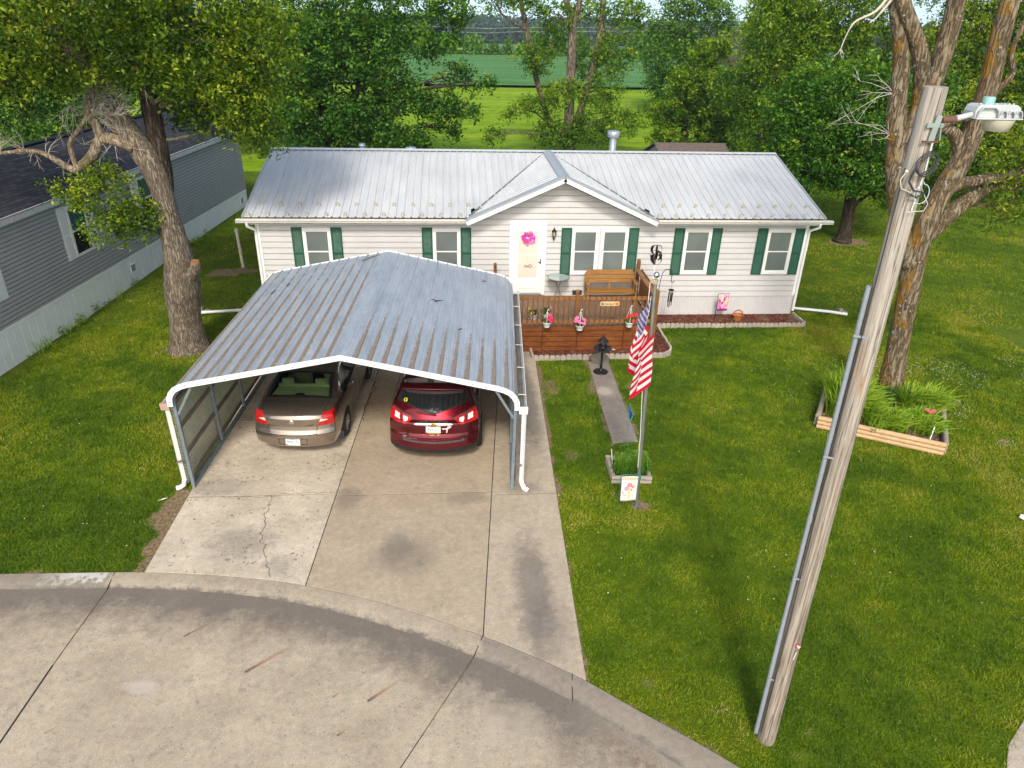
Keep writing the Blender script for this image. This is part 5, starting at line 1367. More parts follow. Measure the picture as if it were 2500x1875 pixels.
for xx in xs:
    if abs(xx - 3.33) < .07 or xx > 5.52: continue
    if bp is None:
        b = MB(); b.bb((-.017, -.055, .865), (.017, -.021, 1.725)); bp = b.build('baluster', m_rail, dk); o = bp
    else:
        o = bp.copy(); col.objects.link(o); o.parent = dk
    o.matrix_parent_inverse = Matrix.Translation(-Vector(dk.location)); o.location = (xx, RYF, 0); o.rotation_euler = (0, random.uniform(-.012, .012), 0)
# right flank: flat cap rail on close boards
q = MB(); q.bar((5.555, RYF + .05, 1.72), (5.555, 20.9, 1.74), .14, .035); q.build('side_cap_rail', m_railx, dk)
q = MB(); q.bar((5.60, RYF + .05, 1.64), (5.60, 20.9, 1.66), .04, .09); q.bar((5.60, RYF + .05, .97), (5.60, 20.9, .97), .04, .09); q.build('side_rail', m_railx, dk)
for k in range(15):
    o = bp.copy(); col.objects.link(o); o.parent = dk; o.matrix_parent_inverse = Matrix.Translation(-Vector(dk.location)); o.location = (5.655, RYF + .2 + .147 * k, .03); o.rotation_euler = (0, 0, R(90))
q = MB(); q.bb((3.20, RYF + .05, 1.74), (3.46, RYF + .12, 1.86)); tag(q.build('post_lamp', plain('lamp_dark', (.02, .022, .025), .4)), 'small black box lamp fixed behind the middle railing post', 'lamp')

# bench
m_bench = wood_mat('golden_pine', (.17, .075, .017), (.29, .14, .036), (.41, .22, .065), 0, .8, .4)
bn = thing('bench', 'golden wooden bench with plank back standing on the deck below the double window', 'bench', (4.70, 20.7, FZ), world=True)
bx0, bx1 = 4.0, 5.46
for k, (za, zb) in enumerate(((1.28, 1.40), (1.405, 1.515), (1.52, 1.68))):
    q = MB(); y0 = 20.95 + (za - 1.2) * .22; y1 = 20.95 + (zb - 1.2) * .22
    q.bar((bx0, (y0 + y1) / 2, (za + zb) / 2), (bx1, (y0 + y1) / 2, (za + zb) / 2), zb - za, .028, (0, -1, .2)); q.build('back_plank', m_bench, bn, bevel=.006)
for k in range(4):
    q = MB(); y0 = 20.50 + .11 * k; q.bb((bx0 + .03, y0, 1.135 - k * .008), (bx1 - .03, y0 + .103, 1.16 - k * .008)); q.build('seat_plank', m_bench, bn, bevel=.005)
for x in (bx0 - .02, bx1 + .02):
    q = MB(); q.prism([(20.42, 1.40), (20.50, 1.425), (20.98, 1.425), (20.98, 1.395), (20.50, 1.395), (20.44, 1.375)], lambda u, v, d: (d, u, v), x - .06, x + .06); q.build('armrest', m_bench, bn, bevel=.01)
    for ya, yb in ((20.52, 20.48), (20.98, 20.92)):
        q = MB(); q.bar((x, ya, FZ), (x, yb, 1.40), .045, .07, (0, 1, 0)); q.build('leg', m_bench, bn)
    q = MB(); q.bar((x, 20.96, 1.1), (x, 21.02, 1.60), .045, .06, (0, 1, 0)); q.build('back_support', m_bench, bn)
q = MB(); q.bar((bx0, 20.54, 1.10), (bx1, 20.54, 1.10), .03, .07); q.bar((bx0, 20.9, 1.08), (bx1, 20.9, 1.08), .03, .07); q.bar(((bx0 + bx1) / 2, 20.95, 1.12), ((bx0 + bx1) / 2, 21.0, 1.28), .04, .04); q.build('seat_frame', m_bench, bn)
# glass table
tb = thing('bistro_table', 'round glass topped bistro table with bent wire legs beside the white door', 'table', (3.12, 20.9, FZ), world=True)
t = NT('frosted_top'); m_tg2 = t.done(t.bsdf((.36, .46, .45), .15, 0, None, .6, coat=.5))
q = MB(); q.lathe([(.325, 1.475), (.325, 1.487), (0, 1.487)], (3.12, 20.9, 0), 36, False); q.build('glass_top', m_tg2, tb)
m_wire = plain('bronze_wire', (.24, .2, .17), .35, .6)
q = MB(); q.tube([(3.12 + .335 * math.cos(a), 20.9 + .335 * math.sin(a), 1.478) for a in np.linspace(0, 6.283, 33)[:-1]], .014, 6, closed=True); q.build('rim', m_wire, tb)
for k in range(4):
    a = k * math.pi / 2 + .5; c_, s_ = math.cos(a), math.sin(a)
    q = MB(); q.tube([(3.12 + c_ * r_, 20.9 + s_ * r_, z) for r_, z in ((.26, 1.47), (.12, 1.38), (.04, 1.22), (.03, 1.12), (.07, .98), (.17, .82), (.235, .745))], .011, 6); q.build('leg', m_wire, tb)
# wood plaque with painted stars
pq = thing('porch_plaque', 'small pale wooden plaque with a blue and a red bird-like star on the railing', 'sign', (4.25, RYF - .08, 1.52), world=True)
pq['label'] = 'small pale wooden plaque with a blue and a red splash hung on the porch railing'
q = MB(); cx0, cx1, za, zb, k = 3.97, 4.53, 1.455, 1.59, .035
q.prism([(cx0 + k, za), (cx1 - k, za), (cx1, za + k), (cx1, zb - k), (cx1 - k, zb), (cx0 + k, zb), (cx0, zb - k), (cx0, za + k)], lambda u, v, d: (u, d, v), RYF - .085, RYF - .062); q.build('board', plain('plaque_wood', (.60, .42, .20), .5, var=.15, scale=14), pq, bevel=.006)
def star(m, c, r, n=5, ax='y', off=0, r2=.45):
    P = []
    for i in range(2 * n):
        a = math.pi / 2 + off + i * math.pi / n; rr = r if i % 2 == 0 else r * r2; P.append((c[0] + rr * math.cos(a), c[1] + rr * math.sin(a)))
    return P
for (x, mt) in ((4.045, plain('star_blue', (.03, .12, .28))), (4.455, plain('star_red', (.5, .06, .02)))):
    q = MB(); q.prism(star(q, (x, 1.522), .055), lambda u, v, d: (u, d, v), RYF - .092, RYF - .085); q.build('painted_star', mt, pq)
q = MB()   # unreadable brown script between the stars
q.tube([(4.11 + .0065 * k_, RYF - .087, 1.512 + .018 * math.sin(k_ * 1.15) + .012 * math.sin(k_ * .37)) for k_ in range(42)], .0045, 4); q.build('script', plain('script_brown', (.10, .05, .02)), pq)

# hanging baskets
m_leaf = None
def leaf_mat(name, stops, trans=.35, rough=.5, rnd=True):
    t = NT(name); f = t.attr('tint'); p = t.pos(); stops = [(q0, tuple(min(.6, v * 1.22) for v in c0)) for q0, c0 in stops]
    f2 = t.math('ADD', f, t.math('MULTIPLY', t.math('SUBTRACT', t.noise(p, .9, 3, .6), .5), .28))
    c = t.ramp(f2, stops)
    a = t.bsdf(c, rough, 0, None, .3)
    b = t.n('ShaderNodeBsdfTranslucent'); t.set(b.inputs[0], t.mix(1, c, (1.1, 1.25, .6), 'MULTIPLY'))
    mx = t.n('ShaderNodeMixShader'); mx.inputs[0].default_value = trans; t.t.links.new(a, mx.inputs[1]); t.t.links.new(b.outputs[0], mx.inputs[2])
    return t.done(mx.outputs[0])
m_pot_leaf = leaf_mat('geranium_leaf', [(0, (.03, .085, .012)), (.5, (.075, .17, .02)), (1, (.16, .26, .035))])
def leaf_cloud(n, c, r, size, seed, up=.6, sizev=.4):
    """n folded leaves around c within radii r -> V, F, tint"""
    g = np.random.default_rng(seed)
    P = g.normal(size=(n, 3)); P /= np.linalg.norm(P, axis=1)[:, None]; P *= (g.random(n) ** .45)[:, None]; P = np.array(c) + P * np.array(r)
    return leaves_at(P, size, g, up, sizev)
def leaves_at(P, size, g, up=.6, sizev=.4, droop=.25, aspect=.55, tint=None, nrm_bias=None):
    n = len(P)
    N = g.normal(size=(n, 3)) * .75; N[:, 2] += up * 1.6
    if nrm_bias is not None: N += nrm_bias
    N /= np.linalg.norm(N, axis=1)[:, None]
    D = g.normal(size=(n, 3)); D[:, 2] -= droop; D -= N * (D * N).sum(1)[:, None]; D /= np.linalg.norm(D, axis=1)[:, None]
    S = np.cross(N, D); L = size * (1 - sizev / 2 + sizev * g.random(n))[:, None]; Wd = L * aspect * .5
    V = np.empty((n, 4, 3)); V[:, 0] = P - D * L * .5; V[:, 1] = P + S * Wd + N * L * .09; V[:, 2] = P + D * L * .5 - N * L * .08; V[:, 3] = P - S * Wd + N * L * .09
    tn = g.random(n) * .7 + .15 if tint is None else tint
    return V.reshape(-1, 3), np.arange(n * 4).reshape(n, 4), np.repeat(np.clip(tn, 0, 1), 4)
def basket(x, y, zr, fc, fname, label, seed, hook_z=None, cat='flower basket', tilt=0, nfl=6, spread=.14, group=None):
    b = thing('flower_basket', label, cat, (x, y, zr - .14), world=True, group=group)
    q = MB(); q.lathe([(.085, zr - .14), (.115, zr - .02), (.125, zr - .015), (.125, zr), (.11, zr), (.10, zr - .03), (0, zr - .03)], (x, y, 0), 22); q.build('pot', m_white, b)
    V, F_, tn = leaf_cloud(170, (x, y, zr + .06), (.15, .14, .11), .07, seed); link('foliage', np_mesh('pot_foliage', V, F_, False, {'tint': tn}), m_pot_leaf, b)
    mt = plain(fname, fc, .55, var=.15, scale=30); rr = random.Random(seed)
    q = MB()
    for k in range(nfl):
        a = rr.uniform(0, 6.28); e = spread * rr.uniform(.6, 1.15); c = (x + e * math.cos(a), y + e * .6 * math.sin(a) - .05, zr + rr.uniform(.06, .26))
        for j in range(7): blossom(q, (c[0] + rr.uniform(-.03, .03), c[1] + rr.uniform(-.03, .03), c[2] + rr.uniform(-.025, .025)), rr.uniform(.028, .042), 5, (rr.uniform(-.6, .6), -1, rr.uniform(.2, 1)), rr.random())
    q.build('blossoms', mt, b, recalc=False)
    if hook_z:
        q = MB(); top = (x, y, hook_z)
        for k in range(3):
            a = k * 2.094 + .4; q.tube([(x + .12 * math.cos(a), y + .12 * math.sin(a), zr), (x + .02 * math.cos(a), y + .02 * math.sin(a), hook_z - .06), (x, y, hook_z - .05)], .007, 5)
        q.tube([(x, y, hook_z - .06), (x, y, hook_z - .01), (x + .015, y, hook_z + .03), (x + .04, y + .01, hook_z + .035), (x + .055, y + .03, hook_z + .005)], .009, 6); q.build('hanger', m_white, b)
        q = MB(); q.tube([(x + .05, y + .03, hook_z + .01), (x + .05, RYF - .05, hook_z + .14), (x + .05, RYF - .02, 1.72)], .006, 5); q.build('wire_hook', m_blackmetal, b)
    return b
BY = RYF - .16
basket(2.49, BY, 1.02, (.70, .02, .14), 'bloom_magenta', 'white pot of magenta flowers hanging on the porch railing at its carport end', 3, 1.36)
basket(3.43, BY, .92, (.72, .16, .36), 'bloom_pink', 'white pot of pink geraniums hanging beside the middle railing post', 5, 1.36, nfl=8, spread=.19)
basket(4.84, BY, 1.01, (.72, .012, .01), 'bloom_red', 'white pot of red geraniums hanging on the railing near the flag', 8, 1.46, nfl=7, spread=.17)
basket(2.20, 19.25, .93, (.62, .38, .08), 'bloom_yellow', 'white pot with yellow blooms standing on the deck behind the pickets', 12, None, nfl=2, cat='flower pot')
basket(2.56, 19.3, .93, (.55, .2, .3), 'bloom_dusty', 'white pot of drooping greenery on the deck behind the magenta basket', 14, None, nfl=1, cat='flower pot')

# ------------------------------------------------------------------ mulch bed and its scalloped edging
def mulch_mat():
    t = NT('red_mulch'); p = t.pos(); n = t.noise(p, 14, 6, .75); v = t.vor(p, 38, out='Color'); s = t.sep(v)
    c = t.ramp(n, [(.3, (.055, .012, .008)), (.52, (.15, .036, .024)), (.7, (.24, .075, .045))])
    c = t.mix(t.mr(s[0], .86, .9), c, (.42, .27, .17))
    c = t.mix(t.math('MULTIPLY', t.mr(t.noise(p, 1.6, 4, .7), .5, .64), t.mr(t.sep(p)[0], 8.5, 11, .2, 1)), c, (.34, .25, .14))
    return t.done(t.bsdf(c, .95, 0, t.bump(t.math('ADD', n, t.vor(p, 38)), 1, .03), .15))
m_mulch = mulch_mat()
MB_POLY = [(2.07, 18.85), (2.12, 18.12), (5.85, 18.2), (6.08, 18.36), (6.18, 18.6), (6.2, 20.3), (11.0, 20.34), (11.0, 21.32), (1.3, 21.32), (1.3, 18.85)]
q = MB(); q.prism(MB_POLY, lambda u, v, d: (u, v, d), -.02, .055)
g = np.random.default_rng(5); n = 9000
xx = g.uniform(2.1, 11, n); yy = g.uniform(18.15, 21.3, n); k = in_poly(xx, yy, MB_POLY) & ~((xx < 5.6) & (yy > 18.68)); xx, yy = xx[k], yy[k]; n = len(xx)
a = g.uniform(0, 6.28, n); L = g.uniform(.012, .035, n); wd = g.uniform(.004, .011, n); zz = .057 + g.uniform(0, .02, n); tl = g.uniform(-.5, .5, n)
dx, dy = np.cos(a), np.sin(a); V = np.stack([np.stack([xx + sx_ * dx * L - sy_ * dy * wd, yy + sx_ * dy * L + sy_ * dx * wd, zz + sx_ * tl * L * .6], 1) for sx_, sy_ in ((-1, -1), (1, -1), (1, 1), (-1, 1))], 1)
nb_ = len(q.v); q.add(V.reshape(-1, 3), [tuple(range(4 * i, 4 * i + 4)) for i in range(n)])
tag(q.build('mulch', m_mulch, recalc=False), 'reddish wood chip mulch in the bed around the deck and house', 'mulch', kind='stuff')
m_edge = concrete('edging_concrete', (.30, .26, .215), (.44, .39, .33), pits=.15)
def edging_block(n=3, w=.145):
    q = MB()
    for i in range(n):
        c = (i - (n - 1) / 2) * w; P = [(c - w / 2 + .002, -.06)] + [(c + (w / 2 - .002) * math.sin(t_), .06 + .045 * math.cos(t_)) for t_ in np.linspace(-math.pi / 2, math.pi / 2, 8)] + [(c + w / 2 - .002, -.06)]
        q.prism(P, lambda u, v, d: (u, d, v), -.032, .032)
    return q
EDGE = [((2.07, 18.85), (2.10, 18.1)), ((2.10, 18.08), (5.85, 18.18)), ((5.85, 18.18), (6.1, 18.36)), ((6.1, 18.36), (6.2, 18.62)), ((6.2, 18.62), (6.2, 20.28)), ((6.22, 20.32), (11.02, 20.32)), ((11.02, 20.34), (11.0, 21.26))]
proto = None
rr = random.Random(4)
GRP = 'scalloped edging blocks around the mulch bed'
LAB = {0: 'scalloped concrete edging block at the carport end of the mulch bed', 1: 'scalloped concrete edging block along the front of the deck mulch bed', 2: 'curved corner edging block of the deck mulch bed', 3: 'curved corner edging block of the deck mulch bed', 4: 'scalloped edging block between the flag and the wall bed', 5: "scalloped edging block along the house's right-hand mulch bed", 6: 'scalloped edging block at the far right end of the mulch bed'}
for gi, (a, b_) in enumerate(EDGE):
    a = Vector((*a, 0)); b_ = Vector((*b_, 0)); L = (b_ - a).length; n = max(1, round(L / .445)); rz = math.atan2(b_.y - a.y, b_.x - a.x)
    for i in range(n):
        if proto is None: proto = o = edging_block().build('edging_block', m_edge, bevel=.008)
        else: o = proto.copy(); col.objects.link(o)
        p_ = a + (b_ - a) * ((i + .5) / n); o.location = (p_.x, p_.y, .055 + rr.uniform(-.012, .012)); o.rotation_euler = (rr.uniform(-.06, .06), rr.uniform(-.02, .02), rz + rr.uniform(-.03, .03)); o.scale = (L / n / .445, 1, 1)
        tag(o, LAB[gi], 'edging block', GRP)

# ------------------------------------------------------------------ bird bath, stone
m_iron = plain('black_iron', (.014, .015, .018), .38, .4, var=.3, scale=20)
bb_ = thing('bird_bath', 'black pedestal bird bath with a small roofed lantern on the path end', 'bird bath', (3.88, 17.27, .026), world=True); BX = (3.88, 17.27, .026)
q = MB(); q.lathe([(.20, 0), (.20, .02), (.15, .035), (.06, .055), (.045, .10), (.035, .12), (.035, .16), (.042, .18), (.028, .22), (.026, .56), (.05, .61), (.03, .63)], BX, 28); q.build('pedestal', m_iron, bb_)
q = MB(); q.lathe([(.03, .62), (.14, .64), (.24, .70), (.255, .715), (.25, .725), (.23, .71), (.13, .665), (0, .655)], BX, 32); q.build('bowl', plain('bowl_dark', (.035, .032, .032), .3, .4, var=.4, scale=9), bb_)
q = MB()
for k in range(6): 
    a = k * math.pi / 3 + .2; q.bar((BX[0] + .095 * math.cos(a), BX[1] + .095 * math.sin(a), .72), (BX[0] + .085 * math.cos(a), BX[1] + .085 * math.sin(a), .95), .016, .016)
q.lathe([(.11, .71), (.11, .73), (0, .73)], (BX[0], BX[1], 0), 6, False); q.lathe([(.095, .83), (.095, .845)], (BX[0], BX[1], 0), 6, False); q.build('lantern_cage', m_iron, bb_)
q = MB(); q.lathe([(.03, .74), (.05, .80), (.05, .92), (0, .93)], (BX[0], BX[1], 0), 8, False); q.build('lantern_glass', plain('smoke_glass', (.12, .14, .14), .1), bb_)
q = MB(); q.lathe([(.155, .945), (.15, .955), (.055, 1.04), (.03, 1.06), (.02, 1.07), (.02, 1.09), (.028, 1.105), (.01, 1.13), (0, 1.15)], (BX[0], BX[1], 0), 8, False); q.build('roof', plain('iron_roof', (.028, .027, .033), .35, .5, var=.3, scale=14), bb_)
q = MB(); q.bar((4.12, 17.2, .745), (4.2, 17.18, .73), .025, .012); tag(q.build('feather', plain('feather_white', (.7, .68, .6))), 'white scrap stuck to the rim of the black bird bath', 'scrap')
def rock(c, r, seed, mat, sc__=(1, 1, .7)):
    q = MB(); q.ball((0, 0, 0), 1, 18, 12); g = np.random.default_rng(seed); V = np.array(q.v)
    d = fbm(V[:, 0] * 1.3 + 7, V[:, 1] * 1.3 + V[:, 2] * 1.9 + seed, 1.2, 3, seed); V = V * (.7 + .6 * d)[:, None] * np.array(sc__) * r + np.array(c)
    q.v = [tuple(v) for v in V]; return q.build('stone', mat, smooth=True)
m_field = concrete('fieldstone', (.13, .12, .09), (.28, .26, .2), pits=.4)
tag(rock((3.97, 17.93, .07), .27, 3, m_field, (1.05, .8, .75)), 'rough grey fieldstone at the head of the path behind the bird bath', 'stone')

# ------------------------------------------------------------------ little timber planter with lilies
m_timber = wood_mat('grey_timber', (.20, .165, .125), (.32, .275, .22), (.43, .38, .31), 0, .8, .8)
m_timber2 = wood_mat('tan_timber', (.36, .22, .105), (.50, .335, .18), (.62, .45, .27), 0, .8, .7)
pb = thing('planter_box', 'small square planter of weathered landscape timbers behind the flagpole', 'planter', (3.58, 12.45, 0), world=True)
CR = [(3.20, 12.13), (3.95, 12.09), (4.02, 12.80), (3.22, 12.90)]
for l in range(2):
    for i in range(4):
        a, b_ = Vector((*CR[i], .05 + .09 * l)), Vector((*CR[(i + 1) % 4], .05 + .09 * l)); d = (b_ - a).normalized()
        q = MB(); q.tube([a - d * .045, b_ + d * .045] if i % 2 == 0 else [a + d * .05, b_ - d * .05], .052, 8, smooth=False); q.build('timber', m_timber, pb, bevel=.006)
q = MB(); q.prism(CR, lambda u, v, d: (u, v, d), 0, .10); q.build('soil', plain('soil', (.045, .03, .02), .95, var=.4, scale=20, bump=.6), pb)
m_lily = leaf_mat('lily_leaf', [(0, (.03, .10, .008)), (.5, (.09, .21, .016)), (1, (.22, .36, .04))])
def lily(seed, h, n=9):
    """upright stem with whorls of narrow leaves, at the origin"""
    g = np.random.default_rng(seed); V = []; F_ = []; T = []
    for k in range(n):
        z = h * (.2 + .8 * k / (n - 1)); m = 7
        for j in range(m):
            a = 2 * math.pi * j / m + k * .9 + g.normal() * .2; L = .15 * (1.15 - .5 * k / n) * g.uniform(.8, 1.2); b = len(V); w_ = .013
            e = np.array([math.cos(a), math.sin(a), 0]); s_ = np.array([-math.sin(a), math.cos(a), 0]); o = np.array([0, 0, z])
            up = .25 + .5 * k / n
            V += [o, o + e * L * .5 + s_ * w_ + np.array([0, 0, L * up * .6]), o + e * L + np.array([0, 0, L * (up * .5 - .25)]), o + e * L * .5 - s_ * w_ + np.array([0, 0, L * up * .6])]
            F_.append((b, b + 1, b + 2, b + 3)); T += [.25 + .65 * k / n + g.normal() * .1] * 4
    return np.array(V), np.array(F_), np.clip(T, 0, 1)
lm = [np_mesh('lily', *lily(i, .36)[:2], False, {'tint': lily(i, .36)[2]}) for i in range(3)]
for m_ in lm: m_.materials.append(m_lily)
g = np.random.default_rng(8); k = 0
for i in range(30):
    x, y = g.uniform(3.29, 3.92), g.uniform(12.24, 12.80)
    o = bpy.data.objects.new('lily_plant', lm[i % 3]); col.objects.link(o); o.location = (x, y, .09); o.rotation_euler = (g.normal() * .12, g.normal() * .12, g.uniform(0, 6.28)); o.scale = (1, 1, g.uniform(.8, 1.3))
    tag(o, 'leafy green lily stem in the small timber planter', 'lily', 'lily stems in the small planter')
for i, (x, y, h, lx, mt, lb) in enumerate(((3.30, 12.72, .42, -.06, m_white, 'thin white stake at the back corner of the small planter'), (3.42, 12.5, .48, 0, plain('bamboo', (.42, .36, .12)), 'thin yellow cane among the lilies in the small planter'), (3.85, 12.85, .5, .02, MATS['bamboo'] if 'bamboo' in MATS else m_white, 'thin yellow cane at the back of the small planter'))):
    q = MB(); q.cyl((x, y, .05), (x + lx, y, .05 + h), .009, n=6); tag(q.build('plant_stake', mt), lb, 'stake')
# blue kite-shaped whirligig on a rod
wg = thing('blue_whirligig', 'bright blue diamond whirligig on a grey rod above the small planter', 'garden spinner', (3.67, 12.98, 0), world=True)
q = MB(); q.cyl((3.67, 12.98, 0), (3.60, 12.98, 1.36), .016, n=8); q.build('rod', plain('rod_bluegrey', (.22, .32, .36), .4, .3), wg)
q = MB(); m_bl = plain('whirl_blue', (.01, .20, .42), .3, .2)
for (dx, dy) in ((.05, -.03), (-.03, .05)):
    q.add([(3.60 - dx * .6, 12.97, 1.37), (3.60 + dx * .3, 12.95, 1.38), (3.64 + dx, 12.93 + dy, 1.20), (3.65 + dx * .4, 12.95, 1.04), (3.61 - dx * .4, 12.97 - dy, 1.2)], [(0, 1, 2, 3, 4)])
q.build('vanes', m_bl, wg, recalc=False)
q = MB(); q.tube([(3.6, 12.96, 1.44), (3.6, 12.96, 1.36)], .008, 5); q.tube([(3.60, 12.93, 1.37), (3.68, 12.90, 1.2), (3.65, 12.93, 1.04)], .007, 5); q.build('edge_wire', plain('wire_pale', (.4, .6, .65), .3, .5), wg)

# ------------------------------------------------------------------ flagpole, flag and garden flags
m_alu = plain('brushed_aluminium', (.40, .42, .41), .4, .8, var=.1, scale=3)
FB, FT = Vector((3.51, 11.34, 0)), Vector((3.355, 11.34, 4.70))
fpo = thing('flagpole', 'tall grey metal flagpole with a silver ball standing in the front lawn', 'flagpole', FB, world=True)
q = MB(); q.tube([FB, FB.lerp(FT, .5), FT], [.036, .033, .028], 14); q.build('pole', m_alu, fpo)
q = MB(); q.cyl(FT + Vector((0, 0, .05)), FT + Vector((0, 0, .10)), .008); q.ball(FT + Vector((0, 0, .135)), .055, 16, 10); q.build('finial_ball', m_chrome, fpo)
q = MB(); q.cyl(FT - Vector((0, 0, .02)), FT + Vector((0, 0, .05)), .04, n=12); q.bar(FT + Vector((-.10, -.01, .02)), FT + Vector((.02, 0, .03)), .05, .05); q.build('truck', plain('truck_tan', (.42, .34, .2), .5), fpo)
q = MB(); q.tube([FT + Vector((-.10, -.02, 0)), FT + Vector((-.085, -.03, -1.0)), FB.lerp(FT, .35) + Vector((-.045, -.03, 0)), FB.lerp(FT, .2) + Vector((-.038, -.02, 0))], .006, 5); q.build('halyard', m_white, fpo)
q = MB(); 
for dz in (.66, .7, .74): q.tube([FB.lerp(FT, dz / 4.7) + Vector((.042 * math.cos(a), .042 * math.sin(a), .01 * math.sin(2 * a))) for a in np.linspace(0, 6.283, 13)[:-1]], .009, 5, closed=True)
q.build('teal_tie', plain('teal', (.02, .22, .2), .6), fpo)
q = MB(); q.cyl(FB, FB + Vector((0, 0, .05)), .045, n=12); q.build('ground_sleeve', plain('sleeve', (.12, .14, .2), .5), fpo)
def flag_cloth():
    nu, nv = 150, 70; U, Vv = np.meshgrid(np.linspace(0, 1, nu), np.linspace(0, 1, nv)); hoist, fly = 1.02, 1.62
    # limp cloth: the fly edge drops while the cloth folds like a fan from the halyard
    top = np.array([3.30, 11.29, 4.50])
    xs_ = np.interp(U, [0, .40, .58, .82, 1.0], [0, -.25, .03, -.20, .16])
    ys_ = np.interp(U, [0, .2, .40, .5, .6, .72, .84, 1], [.0, -.05, -.03, .03, -.02, -.12, -.13, -.05])
    ker = np.hanning(23); ker /= ker.sum()
    sm = lambda A: np.stack([np.convolve(np.pad(r_, 11, 'edge'), ker, 'valid') for r_ in A])
    xs_, ys_ = sm(xs_), sm(ys_)
    drop = np.interp(U, [0, .40, .58, .82, 1.0], [0, .44, .70, 1.06, .74])
    tight = .72 + .28 * Vv ** .5                       # bunched at the top, spreading below
    z = top[2] - Vv * hoist * (1 - .08 * U) - sm(drop) * (.93 + .07 * Vv)
    x = top[0] + xs_ * tight * (1 + .25 * Vv) - .02 * Vv + .012 * np.sin(Vv * 9 + U * 14); y = top[1] + ys_ * tight + .02 * np.sin(U * 21 + Vv * 3) + .012 * np.sin(Vv * 12 + U * 5)
    P = np.stack([x, y, z], -1).reshape(-1, 3); i = np.arange(nu * nv).reshape(nv, nu)
    F_ = np.stack([i[:-1, :-1], i[1:, :-1], i[1:, 1:], i[:-1, 1:]], -1).reshape(-1, 4)
    uv = np.stack([U, Vv], -1).reshape(-1, 2)[F_.ravel()]
    t = NT('flag_cloth'); s = t.sep(t.uv()); u, v = s[0], s[1]
    st = t.math('MODULO', t.math('FLOOR', t.math('MULTIPLY', v, 13)), 2)
    c = t.mix(st, (.55, .006, .035), (.72, .70, .70))
    can = t.math('MULTIPLY', t.math('LESS_THAN', u, .40), t.math('LESS_THAN', v, 7 / 13))
    gx_ = t.math('MULTIPLY', u, 11 / .40 / 1.0 / 2 * 1.09); gy_ = t.math('MULTIPLY', v, 9 / (7 / 13) / 2 * 1.11)
    def dots(ox, oy):
        fx_ = t.math('SUBTRACT', t.math('FRACT', t.math('ADD', gx_, ox)), .5); fy_ = t.math('SUBTRACT', t.math('FRACT', t.math('ADD', gy_, oy)), .5)
        r_ = t.math('SQRT', t.math('ADD', t.math('POWER', fx_, 2), t.math('POWER', fy_, 2))); an = t.math('ARCTAN2', fx_, fy_)
        return t.math('LESS_THAN', r_, t.math('ADD', .20, t.math('MULTIPLY', t.math('COSINE', t.math('MULTIPLY', an, 5)), .085)))
    stars = t.math('MAXIMUM', dots(0, 0), dots(.5, .5))
    c = t.mix(can, c, t.mix(stars, (.075, .065, .24), (.74, .73, .74)))
    c = t.mix(t.math('LESS_THAN', u, .018), c, (.75, .74, .72))
    a = t.bsdf(c, .8, 0, None, .2); b = t.n('ShaderNodeBsdfTranslucent'); t.set(b.inputs[0], c)
    mx = t.n('ShaderNodeMixShader'); mx.inputs[0].default_value = .3; t.t.links.new(a, mx.inputs[1]); t.t.links.new(b.outputs[0], mx.inputs[2])
    return link('flag', np_mesh('flag', P, F_, True, uv=uv), t.done(mx.outputs[0]))
tag(flag_cloth(), 'stars and stripes flag hanging limp from the tall flagpole', 'flag')

def garden_flag(name, label, x0, x1, y, z0, z1, cloth_mat, stand_mat, skew=.0):
    gf = thing(name, label, 'garden flag', ((x0 + x1) / 2, y, 0), world=True)
    n = 14; V = []; 
    for j in range(n + 1):
        for i in range(n + 1):
            u, v = i / n, j / n; V.append((x0 + (x1 - x0) * u + skew * (1 - v) * .0, y - .012 * math.sin(u * 5 + v * 2) - .03 * (1 - v), z0 + (z1 - z0) * v - .02 * u * 0))
    F_ = [(j * (n + 1) + i, j * (n + 1) + i + 1, (j + 1) * (n + 1) + i + 1, (j + 1) * (n + 1) + i) for j in range(n) for i in range(n)]
    uv = [((k % (n + 1)) / n, (k // (n + 1)) / n) for f in F_ for k in f]
    o = link('cloth', np_mesh(name + '_cloth', V, F_, True, uv=uv), cloth_mat, gf); md = o.modifiers.new('thick', 'SOLIDIFY'); md.thickness = .004
    q = MB(); q.tube([((x0 + x1) / 2 + .02, y + .03, 0), ((x0 + x1) / 2 + .03, y + .03, .1)], .007, 6) if False else None
    q.tube([(x0 - .02, y + .01, 0), (x0 - .02, y + .01, z1 + .03), (x0 - .01, y + .01, z1 + .045), (x1 + .03, y + .01, z1 + .045)], .007, 6); q.build('stand', stand_mat, gf)
    return gf
t = NT('white_flower_cloth'); s = t.sep(t.uv()); u, v = s[0], s[1]
c = t.mix(t.mr(v, .9, .92), (.66, .65, .60), (.64, .56, .38))
m_wf = t.done(t.bsdf(c, .8)); 
wfl = garden_flag('white_garden_flag', 'white garden flag printed with bright daisies beside the flagpole base', 3.14, 3.46, 11.28, .20, .76, m_wf, plain('teal_stand', (.01, .16, .12), .5))
def daisy(nm, x, z, r, col_, n=8, y=11.245):
    q = MB()
    for k in range(n):
        a = 2 * math.pi * k / n; e = (math.cos(a), math.sin(a)); s_ = (-e[1], e[0])
        q.quad((x + e[0] * r * .15, y, z + e[1] * r * .15), (x + e[0] * r * .65 + s_[0] * r * .2, y, z + e[1] * r * .65 + s_[1] * r * .2), (x + e[0] * r, y, z + e[1] * r), (x + e[0] * r * .65 - s_[0] * r * .2, y, z + e[1] * r * .65 - s_[1] * r * .2))
    q.build(nm, plain('print_%d%d%d' % tuple(int(c_ * 99) for c_ in col_), col_), wfl, recalc=False)
